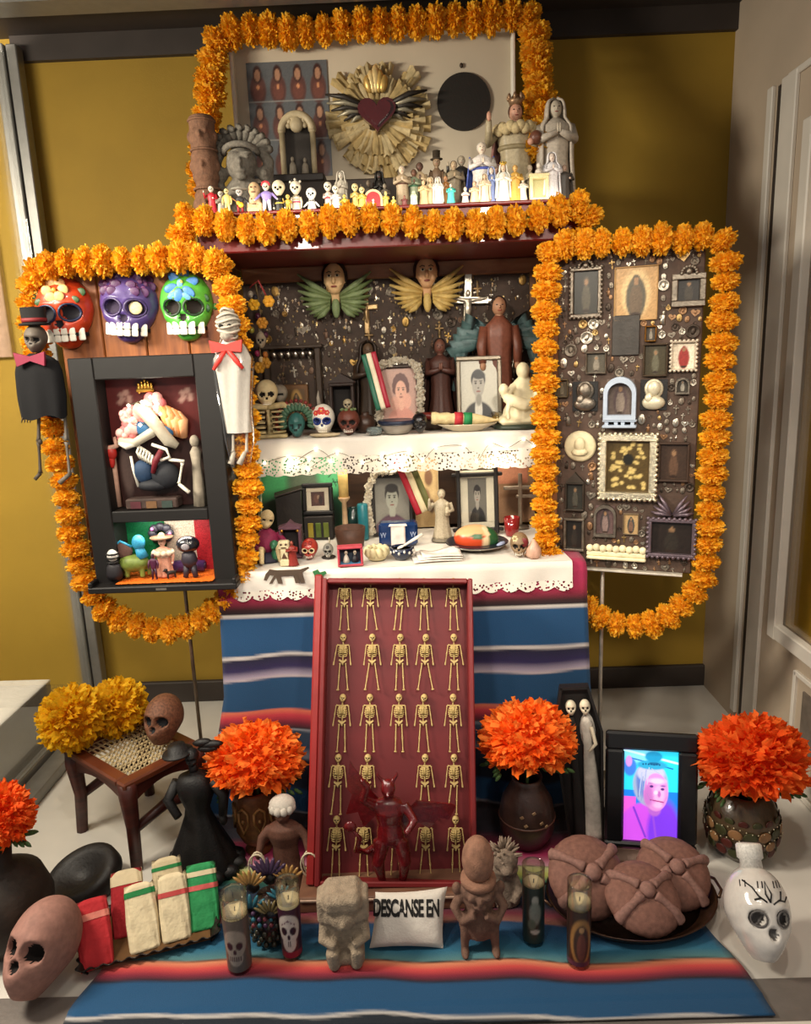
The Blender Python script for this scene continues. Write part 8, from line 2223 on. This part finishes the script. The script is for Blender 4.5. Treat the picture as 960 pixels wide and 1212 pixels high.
fg('white skull faced figurine with flowered black hair and a magenta bow', 351, 212, 2.255, '#c8bca4', '#dcd0b8', .32, 'skull_figurine', skull=True, head=.19, arms='down', sash='#b02458', hat=('#17130f', 'flowers', '#cfc6b4'))
fg('round headed white skeleton figurine on a white base', 369, 222, 2.25, '#dcdad4', '#e4e2dc', .40, 'skeleton_figurine', skull=True, head=.24, arms='out', base='#dcdad4')
fg('taller of the pink and white skull couple', 389, 215, 2.262, '#c8b4a8', BN, .34, 'skull_figurine', skull=True, head=.15, arms='pray', sash='#c0344c')
fg('shorter of the pink and white skull couple, in a white gown', 398, 219, 2.25, '#ded4c8', BN, .42, 'skull_figurine', skull=True, head=.15, arms='pray')
fg('tall grey white plaster figure behind the skull couple', 405, 203, 2.32, '#b0a898', '#b4ac9c', .30, veil='#b4ac9c')
fg('small yellow figurine right of the skull couple', 408, 230, 2.245, '#c8a838', '#d8bc60', .40, 'skeleton_figurine', skull=True, kind='pants', arms='out', head=.12)
fg('left one of the yellow skull pair', 421, 217, 2.26, '#c4a860', '#d8c690', .36, 'skull_figurine', skull=True, head=.14)
fg('right one of the yellow skull pair', 429, 221, 2.25, '#d0b04c', '#d8c690', .40, 'skull_figurine', skull=True, head=.14)
p = f1(442, 2.25); t = thing('arched_niche', 'tiny red arched niche with a white figure inside', 'shrine', p, group=FR); h = hf(442, 222, 2.25); t.scale = (h,) * 3
arc = lambda r: [(r, 0)] + [(r * math.cos(PI * k / 10), .45 + r * math.sin(PI * k / 10)) for k in range(11)] + [(-r, 0)]
MB().prism(arc(.48)[::-1], 0, .2).obj('arch', pm('#c8b48c', .5), t); MB().prism(arc(.36)[::-1], -.03, 0).obj('red_lining', pm('#b02024', .5), t); mb = MB(); mb.lathe([(.12, 0), (.09, .2), (.04, .32)], (0, -.10, 0), n=12); mb.ell((0, -.10, .38), (.06, .06, .07), 0, 8, 6); mb.obj('white_figure', pm('#dcd4c0', .5), t)
fg('small yellow figurine right of the red arched niche', 457, 226, 2.25, '#c8b050', '#d8c078', .42, head=.12)
fg('smallest yellow figurine before the cream bearded figure', 466, 232, 2.245, '#d0bc5c', '#d8c078', .46, head=.13)
fg('dark figurine with a raised arm behind the yellow skull pair', 437, 213, 2.34, '#3a322a', '#6a5c4c', .34, arms='up')
fg('dark cone shaped figure with a pointed hood behind the red niche', 450, 203, 2.36, '#1c1814', '#2c241e', .30, veil='#1c1814')
fg('grey figurine standing between the dark cone and the cream bearded figure', 456, 217, 2.31, '#6a6254', '#8a8070', .38)
# right half: robed saints
fg('white haired cream and brown robed figurine, first of the taller saints', 477, 196, 2.30, '#a89478', '#c8b49c', .40, hair='#cfc8bc', sash='#5a3c2c')
fg('reddish brown squat figurine at the feet of the white haired one', 479, 231, 2.25, '#6a3430', '#8a5a4c', .60, head=.12)
fg('small greenish white robed figurine at the very front', 490, 226, 2.243, '#d0dcb8', '#d8ccb0', .44, veil='#d4dcc0')
fg('dark haired green and cream robed figurine left of the two headed pair', 491, 200, 2.31, '#8a9478', '#6a4a38', .34, hair='#3a2418', sash='#3c6a4c')
fg('dark headed tall figurine in a cream gown', 498, 192, 2.33, '#c8b08c', '#5a4034', .30, hair='#3c281e')
fg('cream robed figurine leaning beside the dark headed tall one', 502, 213, 2.26, '#d4b888', '#d8b890', .42)
fg('slim cream veiled figurine left of the white veiled one', 510, 210, 2.27, '#d8c49c', '#d8b890', .34, veil='#d0c0a0')
fg('bright white veiled figurine in the middle of the saints', 519, 210, 2.25, '#e0dcd4', '#dcd0bc', .40, veil='#e4e0d8')
fg('tall dark figurine with a tower shaped hat', 518, 182, 2.34, '#6a5440', '#8a7258', .24, hat=('#3a3024', 'top'), arms='down', cape='#4a3828')
fg('orange brown robed figurine right of the bright white one', 528, 208, 2.27, '#a8743c', '#c09068', .34, hair='#4a3020')
fg('tiny turquoise robed figurine with a white head', 534, 217, 2.245, '#4cc0b0', '#e0d0bc', .44, hair='#4a3426')
fg('grey brown robed figurine with long hair behind the turquoise one', 538, 190, 2.33, '#8a7c64', '#b09878', .42, hair='#3c2c22', cape='#6a5c48')
fg('dark robed figurine with a pale head at the rear', 547, 184, 2.37, '#2c2824', '#a89a84', .40, hair='#b0a690', arms='up')
fg('small white headed figurine on a dark base right of the turquoise one', 551, 221, 2.25, '#d8d0c4', '#dccdb8', .46, base='#3a2c24', sash='#8a1c1c', head=.12)
fg('white and blue robed figurine with bowed head, tallest of the front saints', 571, 168, 2.31, '#d4ccc4', '#d8c8b4', .42, cape='#4a5ca8', hair='#d8d0c4', sash='#4c5cac')
fg('cream kneeling looking figurine left of the cream veiled one', 562, 214, 2.255, '#d8c09c', '#d8b898', .50, head=.11, hair='#7a5a40')
fg('cream veiled figurine before the white and blue robed one', 574, 206, 2.25, '#dcc8a8', '#d8b898', .42, veil='#dccbb0')
fg('light blue robed figurine left of the white crowned one', 582, 198, 2.265, '#8c9ccc', '#dcc8b8', .30, veil='#a0acd4')
fg('dull pink robed figurine behind the white crowned one', 588, 195, 2.30, '#b0887c', '#c8a490', .34, veil='#a88478')
fg('white robed figurine with a small gold crown', 596, 192, 2.25, '#dfe0d4', '#dcc0a4', .40, crown='#c8a448', veil='#e0ddd0')
fg('golden robed figurine with arms crossed', 610, 195, 2.25, '#c89c48', '#d8ac68', .40, hair='#b88a3c')
fg('small black and white figurine right of the golden one', 619, 211, 2.248, '#cfc8bc', '#d8c8b0', .44, hair='#1c1814', cape='#221c1a', base='#8a7c68')
fg('slim cream bust figurine behind the little shrine box', 627, 195, 2.29, '#cfc0a0', '#d4c0a4', .34, hair='#c0b090')
p = f1(637, 2.252); t = thing('shrine_box', 'tiny cream shrine box with a figure on its roof', 'shrine', p, group=FR); h = hf(637, 194, 2.252); t.scale = (h,) * 3
mb = MB(); frame_bars(mb, .52, .66, .08, .24, 0, .01); mb.box((0, -.12, .68), (.56, .28, .05), 0, .01); mb.obj('box_body', pm('#dccb98', .5), t); MB().box((0, -.03, .33), (.44, .04, .58)).obj('inner_panel', pm('#b8b484', .6), t)
mb = MB(); mb.lathe([(.12, .70), (.10, .80), (.04, .86)], (0, -.12, 0), n=12); mb.ell((0, -.12, .93), (.07, .07, .08), 0, 9, 7); mb.obj('roof_figure', pm('#cfc4b4', .5), t)
fg('white robed lady figurine, largest of the front row at the right', 653, 181, 2.255, '#d8d4d4', '#dccbbc', .40, veil='#dcd8d8', base='#5a5a78')
fg('grey and dark robed figurine at the right end of the top shelf', 668, 195, 2.265, '#4a443e', '#b89c88', .44, arms='up', hair='#8a6a5c', cape='#5a524a')

# larger pieces behind
Yr = 2.44
t = figurine('crowned_statue', 'large statue in a cream robe and dusty pink cape wearing a crown', f1(611, Yr), hf(611, 114, Yr), '#a89a7c', '#c8957c', .40, hair='#5a3c2c', cape='#8a6058', crown='#9a7a5c', arms='up', cat='statue', sash='#8a7c5c', head=.075)
mb = MB()
for k in range(12): a = PI * (1.05 + .9 * k / 11); mb.ell((.17 * math.cos(a), .15 * math.sin(a), .72 - .02 * (k % 2)), (.05, .045, .05), 0, 8, 6)
mb.obj('lace_collar', pm('#c0ac80', .8), t); MB().ell((.15, -.2, .60), (.06, .06, .06), 0, 12, 8).obj('orb', pm('#6a4030', .4), t)
figurine('white_lady_statue', 'tall plain white statue of a veiled lady at the right end of the top shelf', f1(657, 2.40), hf(657, 118, 2.40), '#b4a898', '#bcb09c', .36, veil='#b8ac9c', cat='statue', base='#a09684', head=.075)
# stone head with headdress
Yh = 2.36; p = f1(290, Yh); h = hf(290, 150, Yh)
t = thing('stone_bust', 'grey carved stone head with a tall feather headdress at the left of the top shelf', 'statue', p, 6); t.scale = (h,) * 3
GST = pm('#6a645a', .9, 0, .3, 25, .7, 90)
mb = MB(); mb.lathe([(.34, 0), (.36, .05), (.30, .2), (.22, .34), (.16, .42)], n=18, sy=.7); mb.ell((0, -.03, .60), (.175, .19, .20), 0, 18, 12); mb.ell((0, -.235, .585), (.03, .05, .055), 0, 8, 6); mb.ell((0, -.205, .50), (.065, .03, .018), 0, 8, 5); mb.ell((0, -.17, .44), (.07, .05, .04), 0, 8, 5)
for s in (-1, 1):
    mb.ell((s * .07, -.205, .64), (.045, .02, .014), 0, 8, 5); mb.ell((s * .075, -.2, .685), (.07, .03, .016), 0, 8, 5)
    mb.ell((s * .25, .0, .50), (.09, .09, .09), 0, 10, 7); mb.ell((s * .25, -.07, .50), (.045, .04, .045), 0, 8, 6); mb.tube([(s * .21, .03, .78), (s * .30, .03, .64), (s * .27, .03, .34)], [.06, .07, .06], 0, 8)
sculpt(mb.obj('stone_face', GST, t), .016, 1)
MB().tube([(.19 * math.cos(a), -.02 - .17 * math.sin(a), .715 + .065 * math.sin(a)) for a in np.linspace(0, PI, 12)], .035, 0, 8).obj('headband', GST, t)
for k in range(11):
    a = (172 - 16.4 * k) * D2R; d = Vector((math.cos(a) * 1.25, 0, math.sin(a)))
    mb = MB(); c0_ = Vector((0, .05, .73)); mb.tube([c0_ + d * .15, c0_ + d * .22 + Vector((0, -.04, 0)), c0_ + d * .27 + Vector((0, -.05, 0)), c0_ + d * .24 + Vector((.03, -.10, .0))], [.035, .05, .045, .02], 0, 7); mb.obj('headdress_feather', GST, t)
# brown totem
Yt = 2.33; p = f1(247, Yt); h = hf(247, 137, Yt)
t = thing('carved_totem', 'brown carved clay totem of stacked heads at the left end of the top shelf', 'statue', p); t.scale = (h,) * 3
TB = pm('#6c4c38', .85, 0, .25, 25, .5, 80)
mb = MB(); mb.lathe([(.13, 0), (.135, .25), (.115, .28), (.11, .36), (.135, .40), (.14, .62), (.12, .66), (.13, .70), (.13, .98), (.10, 1.0), (0, 1.0)], n=22)
for z in (.15, .52, .80):
    mb.ell((0, -.14, z), (.025, .03, .04), 0, 7, 5); mb.ell((0, -.125, z - .06), (.05, .02, .014), 0, 8, 5)
    for s in (-1, 1): mb.ell((s * .055, -.12, z + .04), (.03, .02, .018), 0, 7, 5); mb.ell((s * .135, -.02, z), (.025, .04, .05), 0, 7, 5)
sculpt(mb.obj('totem_body', TB, t), .016, 1)
for z in (.30, .67, .95): MB().tube([(.13 * math.cos(a), .13 * math.sin(a), z) for a in np.linspace(0, 2 * PI, 20)[:-1]], .014, 0, 5, True).obj('carved_ring', TB, t)
# arched shrine on the riser
Ya = 2.56; zr = ZC + .142; p = PY(355, 210, Ya); h = zat(355, 132, Ya) - zr; wA = .115
t = thing('arched_shrine', 'cream arched shrine with a tiny scene, before the printed sheet', 'shrine', (p.x, Ya, zr))
MB().box((0, 0, .012), (wA + .05, .08, .024), 0, .004).obj('shrine_base', pm('#2a2420', .6), t)
za = h - wA / 2
MB().prism([(wA / 2 - .01, .024), *[((wA / 2 - .01) * math.cos(PI * k / 12), za + (wA / 2 - .01) * math.sin(PI * k / 12)) for k in range(13)], (-wA / 2 + .01, .024)][::-1], .018, .026).obj('dark_back', pm('#3a342e', .7), t)
IV = pm('#a89878', .5, 0, .15)
for s in (-1, 1):
    mb = MB(); mb.tube([(s * (wA / 2 - .008), 0, .024), (s * (wA / 2 - .008), 0, za)], .009, 0, 10); mb.ell((s * (wA / 2 - .008), 0, za), (.012, .012, .008), 0, 8, 5); mb.obj('column', IV, t)
mb = MB(); mb.tube([((wA / 2 - .008) * math.cos(a), 0, za + (wA / 2 - .008) * math.sin(a)) for a in np.linspace(0, PI, 18)], .013, 0, 8); mb.obj('arch', IV, t)
mb = MB(); mb.ell((0, -.006, za + .018), (.022, .012, .024), 0, 12, 8)
for k in range(7): a = PI * k / 6; mb.ell((.026 * math.cos(a), -.004, za + .016 + .026 * math.sin(a)), (.009, .006, .009), 0, 7, 5)
mb.obj('shell_relief', IV, t)
for x, hh in ((-.02, .055), (.02, .05)):
    mb = MB(); mb.lathe([(.013, .024), (.010, .024 + hh * .6), (.004, .024 + hh * .8)], (x, -.004, 0), n=12); mb.ell((x, -.004, .024 + hh * .92), (.006, .006, .008), 0, 8, 6); mb.obj('tiny_figure', pm('#8c8272', .6), t)
